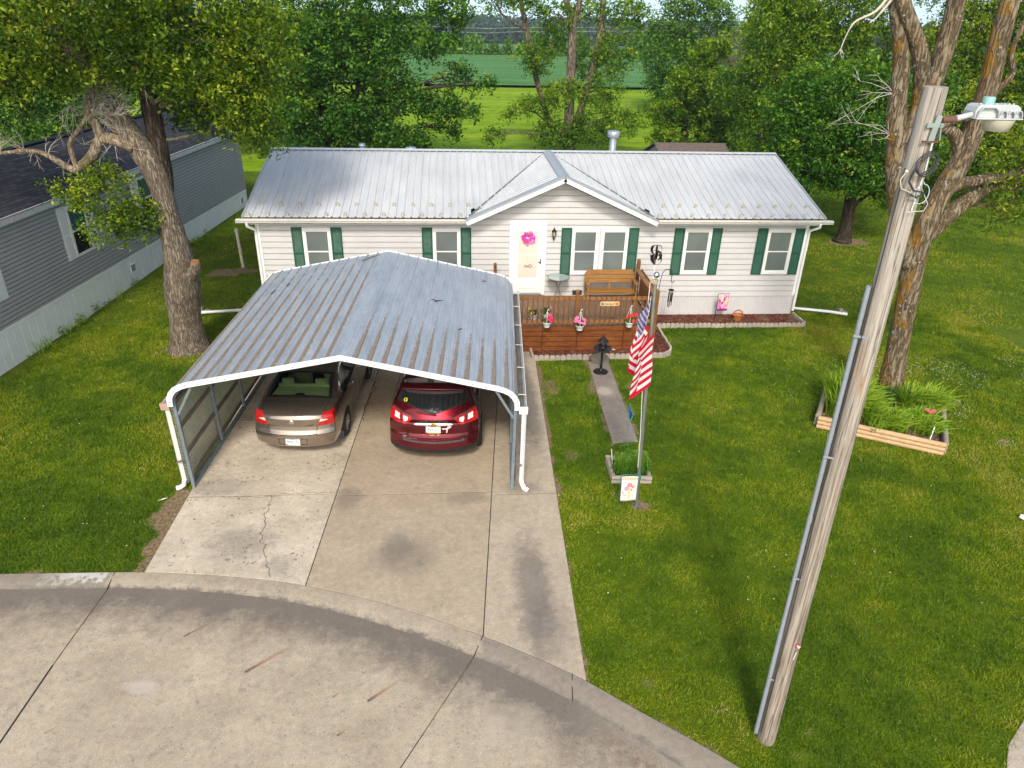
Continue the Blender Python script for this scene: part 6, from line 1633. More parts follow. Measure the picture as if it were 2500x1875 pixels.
for x, z, r, c_ in ((3.30, .585, .055, (.75, .08, .14)), (3.37, .545, .038, (.8, .12, .06)), (3.25, .50, .058, (.55, .16, .55)), (3.34, .47, .03, (.75, .2, .12)), (3.18, .40, .035, (.75, .4, .15)), (3.22, .335, .03, (.55, .08, .4)), (3.30, .43, .02, (.75, .5, .1))): daisy('printed_daisy', x, z, r, c_)
q = MB(); 
for z in (.40, .365, .33, .30): q.lathe([(.014, -.001), (0, -.001)], (0, 0, 0), 8); 
q = MB(); q.bb((3.295, 11.245, .27), (3.325, 11.247, .41)); q.build('printed_stem', plain('print_stem', (.62, .60, .06)), wfl)
q = MB()
for k in range(9): q.bb((3.165 + k * .034, 11.262, .69), (3.172 + k * .034, 11.265, .745)); q.bb((3.165 + k * .034, 11.236, .215), (3.18 + k * .034, 11.239, .23))
q.build('printed_border', plain('print_border', (.35, .2, .25)), wfl)
text('printed_word', 'Welcome', .05, plain('print_word', (.55, .62, .66)), wfl, (3.30 - wfl.location.x, 11.252 - wfl.location.y, .66), (R(90), 0, 0))
t = NT('pink_flower_cloth'); p = t.uv(); s = t.sep(p)
n = t.vor(t.vadd(p, t.vmul(t.noise(p, 4, 2, .5, 0, 'Color'), .12)), 6.0, out='Color'); sn_ = t.sep(n)
c = t.ramp(sn_[0], [(0, (.62, .12, .36)), (.35, (.70, .30, .50)), (.6, (.74, .52, .58)), (.85, (.30, .02, .18))], 'CONSTANT'); c = t.mix(t.mr(sn_[1], .82, .84), c, (.45, .5, .12)); c = t.mix(t.mr(s[1], .16, .12), c, (.28, .01, .16))
m_pf = t.done(t.bsdf(c, .8))
pfl = garden_flag('pink_garden_flag', 'pink flowered garden flag standing before the house skirting', 8.28, 8.61, 20.88, .36, .88, m_pf, m_blackmetal)
text('printed_word', 'Welcome', .085, plain('print_pale', (.72, .5, .62)), pfl, (8.46 - pfl.location.x, 20.838 - pfl.location.y, .405), (R(90), 0, 0))
# terracotta basket, wind spinner, chime on a shepherd's hook
m_terra = plain('terracotta', (.36, .115, .03), .7, var=.2, scale=10)
tk = thing('terracotta_basket', 'orange terracotta basket planter with looped handle on the mulch', 'planter', (8.97, 20.80, .05), world=True)
q = MB(); q.lathe([(.11, .05), (.14, .12), (.165, .22), (.185, .235), (.18, .255), (.15, .24), (.12, .15), (0, .14)], (8.97, 20.80, 0), 24, sy=.75); q.build('bowl', m_terra, tk)
q = MB(); q.tube([(8.97 + .155 * math.cos(a), 20.80, .23 + .17 * math.sin(a)) for a in np.linspace(0, math.pi, 12)], .022, 8); q.build('handle', m_terra, tk)
ws_ = thing('wind_spinner', 'dark leaf-shaped wind spinner on a white pole at the deck corner', 'wind spinner', (5.70, 19.6, .06), world=True)
q = MB(); q.tube([(5.70, 19.6, .06), (5.705, 19.6, 1.3), (5.715, 19.6, 2.30)], .016, 8); q.build('pole', m_white, ws_)
q = MB(); q.cyl((5.715, 19.6, 2.28), (5.72, 19.6, 2.9), .013, n=6); q.build('spindle', m_blackmetal, ws_)
m_brz = plain('dark_bronze', (.045, .035, .032), .35, .7, var=.3, scale=12)
def ribbon(m, pts, w, ax):
    pts = [Vector(p) for p in pts]; ax = Vector(ax).normalized(); V = []
    for i, p_ in enumerate(pts):
        t_ = i / (len(pts) - 1); k = w * (math.sin(math.pi * (.12 + .86 * t_)) ** .7); V += [p_ - ax * k, p_ + ax * k]
    m.add(V, [(2 * i, 2 * i + 2, 2 * i + 3, 2 * i + 1) for i in range(len(pts) - 1)], True)
for j in range(3):
    for k in range(3):
        a = k * 2.094 + j * .9; e = Vector((math.cos(a), math.sin(a), 0)); s_ = Vector((-math.sin(a), math.cos(a), 0)); z0 = 2.84 - j * .14
        q = MB(); ribbon(q, [Vector((5.72, 19.6, z0 + .0)) + e * r_ + s_ * b_ + Vector((0, 0, dz)) for r_, b_, dz in ((.01, 0, .03), (.07, .015, .035), (.13, .03, 0), (.165, .04, -.08), (.155, .04, -.17), (.10, .02, -.235), (.03, 0, -.255))], .042, s_ + e * .4); o = q.build('vane', m_brz, ws_, recalc=False); md = o.modifiers.new('thick', 'SOLIDIFY'); md.thickness = .004
hk = thing('shepherd_hook', 'thin black double-curled hook beside the deck holding the wind chime', 'hook', (6.10, 20.2, .05), world=True)
q = MB(); q.tube([(6.10, 20.2, .05), (6.10, 20.2, 1.3), (6.12, 20.2, 1.62), (6.16, 20.2, 1.85), (6.24, 20.2, 1.96), (6.34, 20.2, 1.97), (6.43, 20.2, 1.90), (6.45, 20.2, 1.78), (6.45, 20.2, 1.62), (6.47, 20.2, 1.55), (6.51, 20.2, 1.54), (6.55, 20.2, 1.60)], .010, 7); q.build('rod', m_blackmetal, hk)
wc = thing('wind_chime', 'dark tubular wind chime hanging from the black hook', 'wind chime', (6.49, 20.2, .7), world=True)
q = MB(); q.tube([(6.49, 20.2, 1.55), (6.49, 20.2, 1.32)], .004, 4); q.build('cord', m_blackmetal, wc)
q = MB(); q.lathe([(.05, 1.29), (.085, 1.30), (.085, 1.32), (.05, 1.325)], (6.49, 20.2, 0), 18); q.build('top_ring', m_blackmetal, wc)
for k, (a, z) in enumerate(((0, .80), (1.2, .72), (2.4, .90), (3.7, .78), (5, .95))):
    q = MB(); q.cyl((6.49 + .06 * math.cos(a), 20.2 + .06 * math.sin(a), 1.24), (6.48 + .06 * math.cos(a), 20.2 + .06 * math.sin(a), z), .014, n=8); q.tube([(6.49 + .06 * math.cos(a), 20.2 + .06 * math.sin(a), 1.3), (6.49 + .06 * math.cos(a), 20.2 + .06 * math.sin(a), 1.24)], .003, 4); q.build('chime_tube', plain('gunmetal', (.05, .052, .055), .35, .7), wc)

# ------------------------------------------------------------------ utility pole with lamp
def pole_wood():
    t = NT('weathered_pole'); p = t.obj(); g = t.noise(t.vmul(p, (9, 9, .35)), 2.2, 7, .68, .8); g2 = t.noise(t.vmul(p, (34, 34, .5)), 1.5, 4, .7)
    k = t.vor(t.vmul(p, (2.2, 2.2, .55)), 2.2, out='Distance')
    s = t.sep(p)
    c = t.ramp(g, [(.3, (.15, .12, .092)), (.44, (.26, .22, .178)), (.56, (.36, .32, .27)), (.7, (.46, .425, .37))])
    hi = t.mr(s[2], 3.5, 8.2)
    c = t.mix(t.math('MULTIPLY', hi, .55), c, t.mix(g, (.38, .35, .32), (.62, .59, .55)))
    ck = t.math('ABSOLUTE', t.math('SUBTRACT', t.noise(t.vmul(p, (13, 13, .22)), 1.5, 3, .55, .4), .5)); ck2 = t.math('ABSOLUTE', t.math('SUBTRACT', t.noise(t.vmul(p, (26, 26, .3)), 1.5, 2, .5, .3), .46))
    c = t.mix(t.math('MULTIPLY', t.mr(g2, .54, .64), .6), c, (.09, .065, .045))
    c = t.mix(t.math('MULTIPLY', t.mr(ck, .020, .006), .7), c, (.06, .045, .034)); c = t.mix(t.math('MULTIPLY', t.mr(ck2, .014, .004), .45), c, (.08, .06, .045))
    c = t.mix(t.math('MULTIPLY', t.mr(t.noise(t.vmul(p, (7, 7, .5)), 1.3, 4, .6), .6, .72), .55), c, (.34, .17, .07))
    c = t.mix(t.mr(k, .07, .03), c, (.05, .035, .025)); c = t.mix(t.math('MULTIPLY', t.mr(k, .16, .09), t.mr(k, .03, .07)), c, (.34, .24, .15))
    return t.done(t.bsdf(c, .85, 0, t.bump(t.math('ADD', g, t.math('MULTIPLY', g2, .7)), .5, .012), .2))
PB, PT = Vector((4.115, 6.14, -.02)), Vector((3.985, 6.14, 8.25))
up_ = thing('utility_pole', 'tall weathered wooden utility pole in the near right lawn', 'utility pole', (PB.x, PB.y, 0), world=True)
n_ = 40; q = MB()
pts = [PB.lerp(PT, i / 24) for i in range(25)]; q.tube(pts, [.119 - .022 * i / 24 for i in range(25)], n_)
V = np.array(q.v); ang = np.arctan2(V[:, 1] - 6.14, V[:, 0] - 4.05); rad = 1 + .02 * np.sin(ang * 5 + V[:, 2] * .4) + .012 * np.sin(ang * 13 + 1) 
cxv = PB.x + (PT.x - PB.x) * (V[:, 2] + .02) / 8.27; V[:, 0] = cxv + (V[:, 0] - cxv) * rad; V[:, 1] = 6.14 + (V[:, 1] - 6.14) * rad; q.v = [tuple(v) for v in V]
q.build('pole_shaft', pole_wood(), up_)
def pp(z): return PB.lerp(PT, (z + .02) / 8.27)
m_cond = plain('conduit_grey', (.27, .31, .36), .5, .1, var=.08)
q = MB(); q.tube([pp(.12) + Vector((-.15, .02, 0)), pp(2.0) + Vector((-.148, .02, 0))], .030, 10); q.tube([pp(1.98) + Vector((-.148, .02, 0)), pp(6.5) + Vector((-.132, .02, 0))], .026, 10); q.tube([pp(3.7) + Vector((-.14, .02, 0)), pp(3.78) + Vector((-.14, .02, 0))], .03, 10)
for z in (1.2, 2.9, 4.6, 6.0): q.bar(pp(z) + Vector((-.18, -.01, 0)), pp(z) + Vector((-.06, -.07, 0)), .004, .025)
q.build('conduit', m_cond, up_)
q = MB(); q.tube([pp(z) + Vector((-.118, -.045 - .01 * math.sin(z), 0)) for z in np.linspace(.2, 7.6, 16)], .006, 5); q.build('ground_wire', plain('wire_dark', (.04, .035, .035)), up_)
# tag low on the pole
q = MB(); q.box(pp(1.90) + Vector((.02, -.129, 0)), (.055, .004, .05), M=Matrix.Rotation(.2, 3, 'Y')); pt_ = q.build('red_tag', plain('tag_red', (.6, .02, .02)), up_)
q = MB(); q.box(pp(1.885) + Vector((.036, -.133, 0)), (.03, .004, .03), M=Matrix.Rotation(.2, 3, 'Y')); q.box(pp(1.91) + Vector((.012, -.133, 0)), (.02, .004, .012), M=Matrix.Rotation(.2, 3, 'Y')); q.build('tag_marks', m_white, pt_)
q = MB(); q.box(pp(1.73) + Vector((.012, -.130, 0)), (.014, .004, .13), M=Matrix.Rotation(.1, 3, 'Y')); q.build('label_strip', plain('strip_grey', (.6, .58, .55)), up_)
# bracket, arm and lamp head
lh = thing('street_lamp', 'grey floodlight lamp head on a short arm near the top of the wooden pole', 'street lamp', pp(8.0), world=True)
m_lg = plain('lamp_grey_paint', (.50, .53, .54), .45, .1, var=.06)
m_rust = plain('rusted_pipe', (.13, .06, .045), .8, var=.3)
A0 = pp(7.98) + Vector((.07, -.09, .02))
q = MB(); q.bar(pp(8.04) + Vector((.03, -.115, 0)), pp(7.82) + Vector((.0, -.118, 0)), .05, .012, (0, 1, 0)); q.bar(pp(7.96) + Vector((-.06, -.115, 0)), pp(7.96) + Vector((.08, -.115, 0)), .035, .012, (0, 1, 0)); q.bar(pp(7.92) + Vector((.05, -.10, .06)), pp(7.86) + Vector((.09, -.08, -.02)), .012, .06, (0, 1, 0)); q.build('bracket', plain('bracket_green', (.3, .36, .34), .5, .3), lh)
q = MB(); q.bar(pp(7.83) + Vector((-.07, -.12, 0)), pp(7.83) + Vector((.07, -.12, 0)), .014, .02, (0, 1, 0)); q.build('bolt_bar', m_rust, lh)
q = MB(); q.tube([A0, A0 + Vector((.13, .015, .008))], .026, 12); q.build('arm_sleeve', m_rust, lh)
E1 = Vector((4.40, 6.10, 8.055))
q = MB(); q.tube([A0 + Vector((.12, .015, .008)), E1], .024, 12); q.build('arm', m_lg, lh)
LC = Vector((4.535, 6.10, 8.02))
q = MB()
P = [(-.20, .0), (-.205, .05), (-.19, .09), (-.16, .105), (.15, .105), (.185, .085), (.20, .045), (.205, .0)]
q.prism(P, lambda u, v, d: (LC.x + u, LC.y + d, LC.z + v), -.06, .10); q.bb((LC.x - .205, LC.y - .10, LC.z - .008), (LC.x + .205, LC.y + .12, LC.z + .004))
q.build('housing', m_lg, lh, bevel=.012)
q = MB()
for x0_, x1_, h in ((-.195, -.005, .085), (.0, .066, .062), (.07, .133, .06), (.137, .20, .062)):
    xm, hw = (x0_ + x1_) / 2, (x1_ - x0_) / 2
    if hw > .05: pts = [(x0_, 0), (x0_ + .01, h * .7), (x0_ + .04, h), (x1_ - .05, h), (x1_ - .015, h * .7), (x1_, 0)]
    else: pts = [(xm - hw * math.cos(a), h * math.sin(a)) for a in np.linspace(0, math.pi, 9)]
    q.tube([(LC.x + u, LC.y - .085, LC.z + v) for u, v in pts], .006, 5)
    q.sheet(pts, lambda u, v, d: (LC.x + u, LC.y + d, LC.z + v), (-.085, -.055))
q.build('reflector_bays', plain('lamp_bay', (.40, .43, .46), .5), lh, recalc=False)
q = MB(); q.lathe([(.128, -.012), (.125, -.02), (.100, -.105), (.0, -.107)], LC + Vector((.06, 0, 0)), 28); q.build('lens', plain('lens_milky', (.60, .57, .48), .35, var=.12, scale=12), lh)
q = MB(); q.lathe([(.047, .10), (.047, .155), (.04, .163), (0, .163)], LC + Vector((-.07, .01, 0)), 18); q.build('photocell', plain('cell_teal', (.24, .45, .43), .4, var=.12), lh)
q = MB()
for x in (-.16, -.11, -.02, .05, .09, .13): q.cyl(LC + Vector((x, -.03, .104)), LC + Vector((x, -.03, .116)), .009, n=6)
q.build('housing_bolts', m_lg, lh)
q = MB(); q.tube([pp(7.82) + Vector((.02, -.125, 0)), pp(7.6) + Vector((.03, -.115, 0)), pp(7.25) + Vector((.0, -.115, 0))], .006, 5); q.build('lamp_lead', m_white, lh)
# cable coils
cb = thing('black_cable_coil', 'loop of black cable tied to the upper part of the wooden pole', 'cable', pp(7.65), world=True); c0 = pp(7.66) + Vector((.0, -.135, 0))
for j in range(3):
    q = MB(); q.tube([c0 + Vector((.078 * math.cos(a) + .01 * j, -.01 * j + .006 * math.sin(3 * a), .085 * math.sin(a) * 1.05 + .03 * math.cos(a) - .01 * j)) for a in np.linspace(0, 6.283, 25)[:-1]], .0055, 6, closed=True); q.build('coil', plain('cable_black', (.035, .035, .045), .5), cb)
q = MB(); q.tube([c0 + Vector((-.08, 0, -.06)), c0 + Vector((-.1, 0, -.16)), c0 + Vector((-.05, -.02, -.23)), c0 + Vector((.06, -.02, -.25)), c0 + Vector((.0, -.01, -.29)), c0 + Vector((-.06, -.01, -.27))], .009, 6); q.build('tail', MATS['cable_black'], cb)
cw = thing('white_cable', 'loose white and green wire looping off the wooden pole below the black coil', 'cable', pp(7.4), world=True); c1 = pp(7.43) + Vector((.03, -.14, 0))
q = MB(); q.tube([c1 + Vector((.0, 0, .07))] + [c1 + Vector((.065 * math.cos(a), -.01, .085 * math.sin(a) - .03)) for a in np.linspace(1.6, -4.2, 22)] + [c1 + Vector((.09, 0, -.12)), c1 + Vector((.07, .0, -.18)), c1 + Vector((-.09, .0, -.19))], .0035, 6); q.build('loop', plain('wire_mint', (.5, .62, .56), .5), cw)
q = MB(); q.tube([c1 + Vector((-.02, 0, .03)), c1 + Vector((-.1, .0, -.02)), c1 + Vector((-.18, .02, .01)), c1 + Vector((-.2, .03, .08)), c1 + Vector((-.165, .04, .14))], .0045, 6); q.ball(c1 + Vector((-.16, .04, .15)), .016, 8, 6); q.build('bent_end', plain('wire_cream', (.62, .58, .44), .5), cw)

# ------------------------------------------------------------------ log bed round the right-hand tree
lb_ = thing('log_bed', 'large raised bed of stacked landscape logs around the right tree', 'raised bed', (10.2, 14.4, 0), world=True)
def logrow(a, b_, zs, mat, r=.062):
    for z in zs:
        q = MB(); a_ = Vector((*a, z)); c_ = Vector((*b_, z)); q.tube([a_, a_.lerp(c_, .33), a_.lerp(c_, .66), c_], r, 10); q.build('log', mat, lb_)
        for e in (a_, c_):
            pass
logrow(BOX[0], BOX[1], (.06, .165, .27), m_timber2); logrow(BOX[1] + (.05, .07), BOX[2], (.06, .165, .27), m_timber); logrow(BOX[3], BOX[0] + (.04, .1), (.06, .165, .27), m_timber); logrow(BOX[2] + (-.07, .03), BOX[3], (.06, .165, .27), m_timber)
def bed_mat():
    t = NT('bed_soil'); p = t.pos(); n = t.noise(p, 22, 5, .7); v = t.sep(t.vor(p, 30, out='Color'))
    c = t.ramp(n, [(.3, (.05, .032, .022)), (.6, (.14, .085, .055))]); c = t.mix(t.mr(v[0], .8, .86), c, (.4, .26, .18)); return t.done(t.bsdf(c, .95, 0, t.bump(n, 1, .03)))
q = MB(); q.prism([tuple(p_) for p_ in BOX], lambda u, v, d: (u, v, d), 0, .17); q.build('soil', bed_mat(), lb_)
def blades(seed, n, h, spread, curl, w_=.017):
    g = np.random.default_rng(seed); V = []; F_ = []; T = []
    for i in range(n):
        a = g.uniform(0, 6.283); e = np.array([math.cos(a), math.sin(a), 0]); s_ = np.array([-e[1], e[0], 0]); o = np.array([g.normal() * .06, g.normal() * .06, 0]); H_ = h * g.uniform(.6, 1.1); sp = spread * g.uniform(.4, 1.2); cu = curl * g.uniform(.3, 1.2); b = len(V); m = 6; tn = g.uniform(.1, .9)
        for k in range(m):
            t_ = k / (m - 1); p_ = o + e * (sp * t_ + cu * t_ ** 2.4) + np.array([0, 0, H_ * (t_ - .45 * (cu / h) * t_ ** 3)]); ww = w_ * (1 - t_ ** 1.6) + .0008
            V += [p_ - s_ * ww, p_ + s_ * ww + np.array([0, 0, .004])]; T += [tn * (.6 + .5 * t_)] * 2
        F_ += [(b + 2 * k, b + 2 * k + 1, b + 2 * k + 3, b + 2 * k + 2) for k in range(m - 1)]
    return np_mesh('blades', np.array(V), np.array(F_), False, {'tint': np.clip(T, 0, 1)})
m_day = leaf_mat('daylily_blade', [(0, (.07, .16, .008)), (.5, (.20, .33, .014)), (1, (.40, .48, .05))]); m_iris = leaf_mat('iris_blade', [(0, (.02, .075, .02)), (.5, (.05, .14, .03)), (1, (.12, .23, .05))])
BL = [blades(i, 70, .62, .16, .34) for i in range(3)] + [blades(9, 34, .5, .1, .12, .022)] + [blades(15, 60, .36, .12, .2, .009)]
g = np.random.default_rng(3)
CL_ = []
for (cx_r, cy_r, nn, kind, lab, gp, sc2) in (((10.95, 11.75), (14.5, 15.35), 26, 0, 'bright arching daylily clump at the back right of the log bed', 'daylily clumps right of the tree', 1.08), ((8.9, 10.0), (14.2, 15.75), 24, 1, 'tall arching daylily clump at the back left of the log bed', 'daylily clumps left of the tree', 1.25), ((9.6, 11.2), (13.5, 14.3), 24, 4, 'low grassy clump along the front logs of the log bed', 'low grassy clumps along the front logs', 1.4)):
    tries = 0; k = 0
    while k < nn and tries < 400:
        tries += 1; x, y = g.uniform(*cx_r), g.uniform(*cy_r)
        if not in_poly(np.array([x]), np.array([y]), BOX * .93 + BOX.mean(0) * .07)[0] or math.hypot(x - 10.99, y - 15.33) < .45: continue
        if abs((x - 9.0) * .49 + (y - 14.1)) < .0: continue
        o = bpy.data.objects.new('daylily', BL[(kind + k % 3) if kind < 3 and kind + k % 3 < 3 else (k % 3 if kind < 3 else kind)]); col.objects.link(o); o.location = (x, y, .17); o.rotation_euler = (0, 0, g.uniform(0, 6.28)); o.scale = (sc2 * g.uniform(.8, 1.15),) * 3
        if not o.data.materials: o.data.materials.append(m_day)
        tag(o, lab, 'daylily', gp); k += 1
for i, (x, y) in enumerate(((10.55, 14.95), (10.62, 14.8), (10.5, 14.75))):
    o = bpy.data.objects.new('iris', BL[3]); col.objects.link(o); o.location = (x, y, .17); o.rotation_euler = (0, 0, i * 2.1); o.scale = (1.15,) * 3
    if not o.data.materials: o.data.materials.append(m_iris)
    tag(o, 'dark sword-leaved iris fan against the tree trunk in the log bed', 'iris', 'iris fans at the tree foot')
for i, (x, y, r_, lb2, fc) in enumerate(((10.75, 14.15, .24, 'olive bushy plant in the middle of the log bed', None), (11.15, 13.95, .22, 'dark green bushy plant with pink blooms near the right logs', (.7, .06, .14)), (11.25, 13.65, .2, 'dark feathery plant in the front right corner of the log bed', None), (9.2, 14.45, .12, 'little red marigold clump at the left end of the log bed', (.55, .06, .01)))):
    pl_ = thing('bedding_plant', lb2, 'plant', (x, y, .17), world=True)
    V, F_, tn = leaf_cloud(420, (x, y, .17 + r_ * .9), (r_, r_, r_ * .85), .05, 40 + i); link('foliage', np_mesh('bed_foliage', V, F_, False, {'tint': tn * (.55 if i in (1, 2) else .8)}), m_lily, pl_)
    if fc:
        q = MB(); rr = random.Random(i)
        for k in range(5): blossom(q, (x + rr.uniform(-r_, r_) * .7, y - rr.uniform(0, r_) * .6, .17 + r_ * 1.75 + rr.uniform(-.05, .05)), .045, 6, (rr.uniform(-.4, .4), -.6, 1), 0)
        q.build('blossoms', plain('bed_bloom_%d' % i, fc, .6), pl_, recalc=False)
tag(rock((10.95, 14.78, .24), .12, 8, plain('pale_stone', (.42, .38, .3), .9, var=.3, scale=12, bump=.4), (1.1, .8, .7)), 'pale stone at the foot of the trunk in the log bed', 'stone')
q = MB(); q.bar((10.75, 13.2, .17), (10.86, 13.32, .5), .022, .006); tag(q.build('plant_marker', m_white), 'white plastic plant marker leaning in the front of the log bed', 'plant marker')
# litter on the lawns
q = MB(); q.add([(-5.92, 11.82, .06), (-5.84, 11.84, .075), (-5.74, 11.93, .06), (-5.82, 11.9, .07)], [(0, 1, 2, 3)]); tag(q.build('paper_scrap', m_white), 'white paper scrap on the left lawn by the driveway edge', 'paper scrap')
q = MB(); q.box((11.13, 10.57, .06), (.16, .10, .03), .4); q.box((11.1, 10.6, .085), (.06, .05, .02), .4); tag(q.build('valve_cover', m_white, bevel=.01), 'small white plastic cover in the lawn near the photo edge, right of the pole', 'cover')
# ------------------------------------------------------------------ trees
def bark(name, c0, c1, c2, lichen=None, grey=None, sc__=1.0):
    t = NT(name); p = t.obj(); q_ = t.vadd(t.vmul(p, (1, 1, .16)), t.vmul(t.noise(p, 5, 3, .6, 0, 'Color'), .07))
    r1 = t.math('ABSOLUTE', t.math('SUBTRACT', t.noise(q_, 13 * sc__, 3, .5), .5)); n = t.noise(t.vmul(p, (1, 1, .3)), 26 * sc__, 5, .7); n2 = t.noise(p, 1.6, 4, .65)
    h = t.math('ADD', t.math('MULTIPLY', t.mr(r1, 0, .13), .55), t.math('MULTIPLY', n, .5))
    c = t.ramp(h, [(.2, c0), (.5, c1), (.85, c2)])
    c = t.mix(1, c, t.mr(n2, .3, .7, .75, 1.2), 'MULTIPLY')
    if lichen:
        s = t.sep(p); nn = t.sep(t.n('ShaderNodeNewGeometry').outputs['Normal'])
        f = t.math('ADD', t.noise(p, 2.2, 5, .7), t.math('MULTIPLY', t.math('ABSOLUTE', nn[0]), .16))
        c = t.mix(t.math('MULTIPLY', t.mr(f, .62, .76), .8), c, t.mix(n, (.16, .075, .004), (.36, .19, .015)))
        g2 = t.vor(t.vadd(p, t.vmul(t.noise(p, 6, 2, .5, 0, 'Color'), .1)), 7, out='Distance'); gc = t.sep(t.vor(p, 7, out='Color'))
        c = t.mix(t.math('MULTIPLY', t.mr(t.math('ADD', g2, t.math('MULTIPLY', n, .3)), .38, .27), t.mr(gc[0], .62, .7)), c, (.34, .34, .31))
    return t.done(t.bsdf(c, .92, 0, t.bump(h, .9, .035), .15))
m_barkL = bark('elm_bark', (.065, .05, .036), (.165, .135, .10), (.29, .245, .19), sc__=1.6)
m_barkR = bark('lichen_bark', (.05, .034, .02), (.15, .115, .075), (.28, .23, .16), True)
m_barkB = bark('grey_bark', (.05, .038, .03), (.15, .12, .095), (.27, .225, .18), sc__=.7)
m_barkD = bark('dark_bark', (.015, .012, .009), (.045, .034, .026), (.09, .07, .055), sc__=.7)
m_dead = plain('dead_twig', (.5, .46, .40), .85, var=.25, scale=6)

def px_of(P):
    v = (P - np.array([0, 0, 8.7311])) @ np.array(CAMR)
    return 1250 + 1747 * v[:, 0] / v[:, 2], 937.5 + 1747 * v[:, 1] / v[:, 2]
def crown_mesh(name, lobes, leaf, per, seed, spray=.5, droop=.35, dens=1.0, aspect=.5, margin=420, hollow=.45, tint_bias=0):
    g = np.random.default_rng(seed); C = []; T = []; O = []
    for lb in lobes:
        c = np.array(lb[:3], float); r = np.array(lb[3:6], float); k = lb[6] if len(lb) > 6 else 1.0; tb = lb[7] if len(lb) > 7 else 0
        area = 4 * np.pi * ((r[0] * r[1]) ** 1.6 / 3 + (r[0] * r[2]) ** 1.6 / 3 + (r[1] * r[2]) ** 1.6 / 3) ** (1 / 1.6)
        n = int(area / (spray ** 2) * 2.3 * k * dens) + 3
        d = g.normal(size=(n, 3)); d /= np.linalg.norm(d, axis=1)[:, None]
        lump = fbm(d[:, 0] * 2.1 + seed * 3.1 + c[0], d[:, 1] * 2.1 + d[:, 2] * 3.3 + c[1], 1.0, 3, seed) - .5
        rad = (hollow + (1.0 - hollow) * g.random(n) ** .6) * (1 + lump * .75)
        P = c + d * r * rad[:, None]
        C.append(P); T.append(.5 + tb + tint_bias + (rad - .82) * .5 + g.normal(size=n) * .17 + d[:, 2] * .08); O.append(d)  # inner leaves tinted darker, top ones lighter: crown shading put into the colour
    C = np.concatenate(C); T = np.concatenate(T); O = np.concatenate(O)
    x, y = px_of(C); k = (x > -margin) & (x < 2500 + margin) & (y > -margin * 1.3) & (C[:, 2] > .25); C, T, O = C[k], T[k], O[k]; n = len(C)
    # each cluster is a drooping twig carrying leaves along it
    D = O * .9 + g.normal(size=(n, 3)) * .55; D[:, 2] -= droop; D /= np.linalg.norm(D, axis=1)[:, None]
    u = g.random((n, per)) - .35; L = spray * (.7 + .6 * g.random((n, 1)))
    P = C[:, None, :] + D[:, None, :] * (u * L)[:, :, None] + g.normal(size=(n, per, 3)) * np.array([.26, .26, .17]) * spray
    P[:, :, 2] -= (u * L) ** 2 * droop * .6
    tn = (T[:, None] + g.normal(size=(n, per)) * .13).ravel()
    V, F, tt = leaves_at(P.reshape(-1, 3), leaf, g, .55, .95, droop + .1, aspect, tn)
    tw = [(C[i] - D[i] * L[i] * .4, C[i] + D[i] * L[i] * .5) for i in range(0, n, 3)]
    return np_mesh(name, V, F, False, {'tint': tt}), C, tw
def limb(a, b, bend=.15, seed=0, n=6):
    g = random.Random(seed); a = Vector(a); b = Vector(b); d = b - a; L = d.length; off = Vector((g.uniform(-1, 1), g.uniform(-1, 1), g.uniform(.1, .9))) * bend * L
    return [a + d * t + off * math.sin(math.pi * t) + Vector((g.uniform(-1, 1), g.uniform(-1, 1), g.uniform(-1, 1))) * L * .025 * (0 < t < 1) for t in [i / (n - 1) for i in range(n)]]
def taper(r0, r1, n): return [r0 + (r1 - r0) * (i / (n - 1)) ** .8 for i in range(n)]
def lumpy(q, amp=.06, sc__=2.2, seed=0):
    V = np.array(q.v); n = fbm(V[:, 0] * sc__ + V[:, 2] * .6 + seed, V[:, 1] * sc__ + V[:, 2] * .9, 1, 3, seed) - .5
    n2 = fbm(V[:, 0] * 7 + 3, V[:, 1] * 7 + V[:, 2] * 1.1, 1, 2, seed + 5) - .5
    V[:, 0] += n * amp * 2 + n2 * amp * .5; V[:, 1] += (np.roll(n, 7)) * amp * 1.5 + n2 * amp * .5; q.v = [tuple(v) for v in V]; return q
def sm_path(pts, rad, k=5):
    """Catmull-Rom densify a path with radii"""
    P = [Vector(p) for p in pts]; out = []; rr = []
    for i in range(len(P) - 1):
        p0, p1, p2, p3 = P[max(i - 1, 0)], P[i], P[i + 1], P[min(i + 2, len(P) - 1)]
        for j in range(k):
            t = j / k; out.append(.5 * ((2 * p1) + (p2 - p0) * t + (2 * p0 - 5 * p1 + 4 * p2 - p3) * t * t + (3 * p1 - p0 - 3 * p2 + p3) * t ** 3)); rr.append(rad[i] + (rad[i + 1] - rad[i]) * t)
    out.append(P[-1]); rr.append(rad[-1]); return out, rr
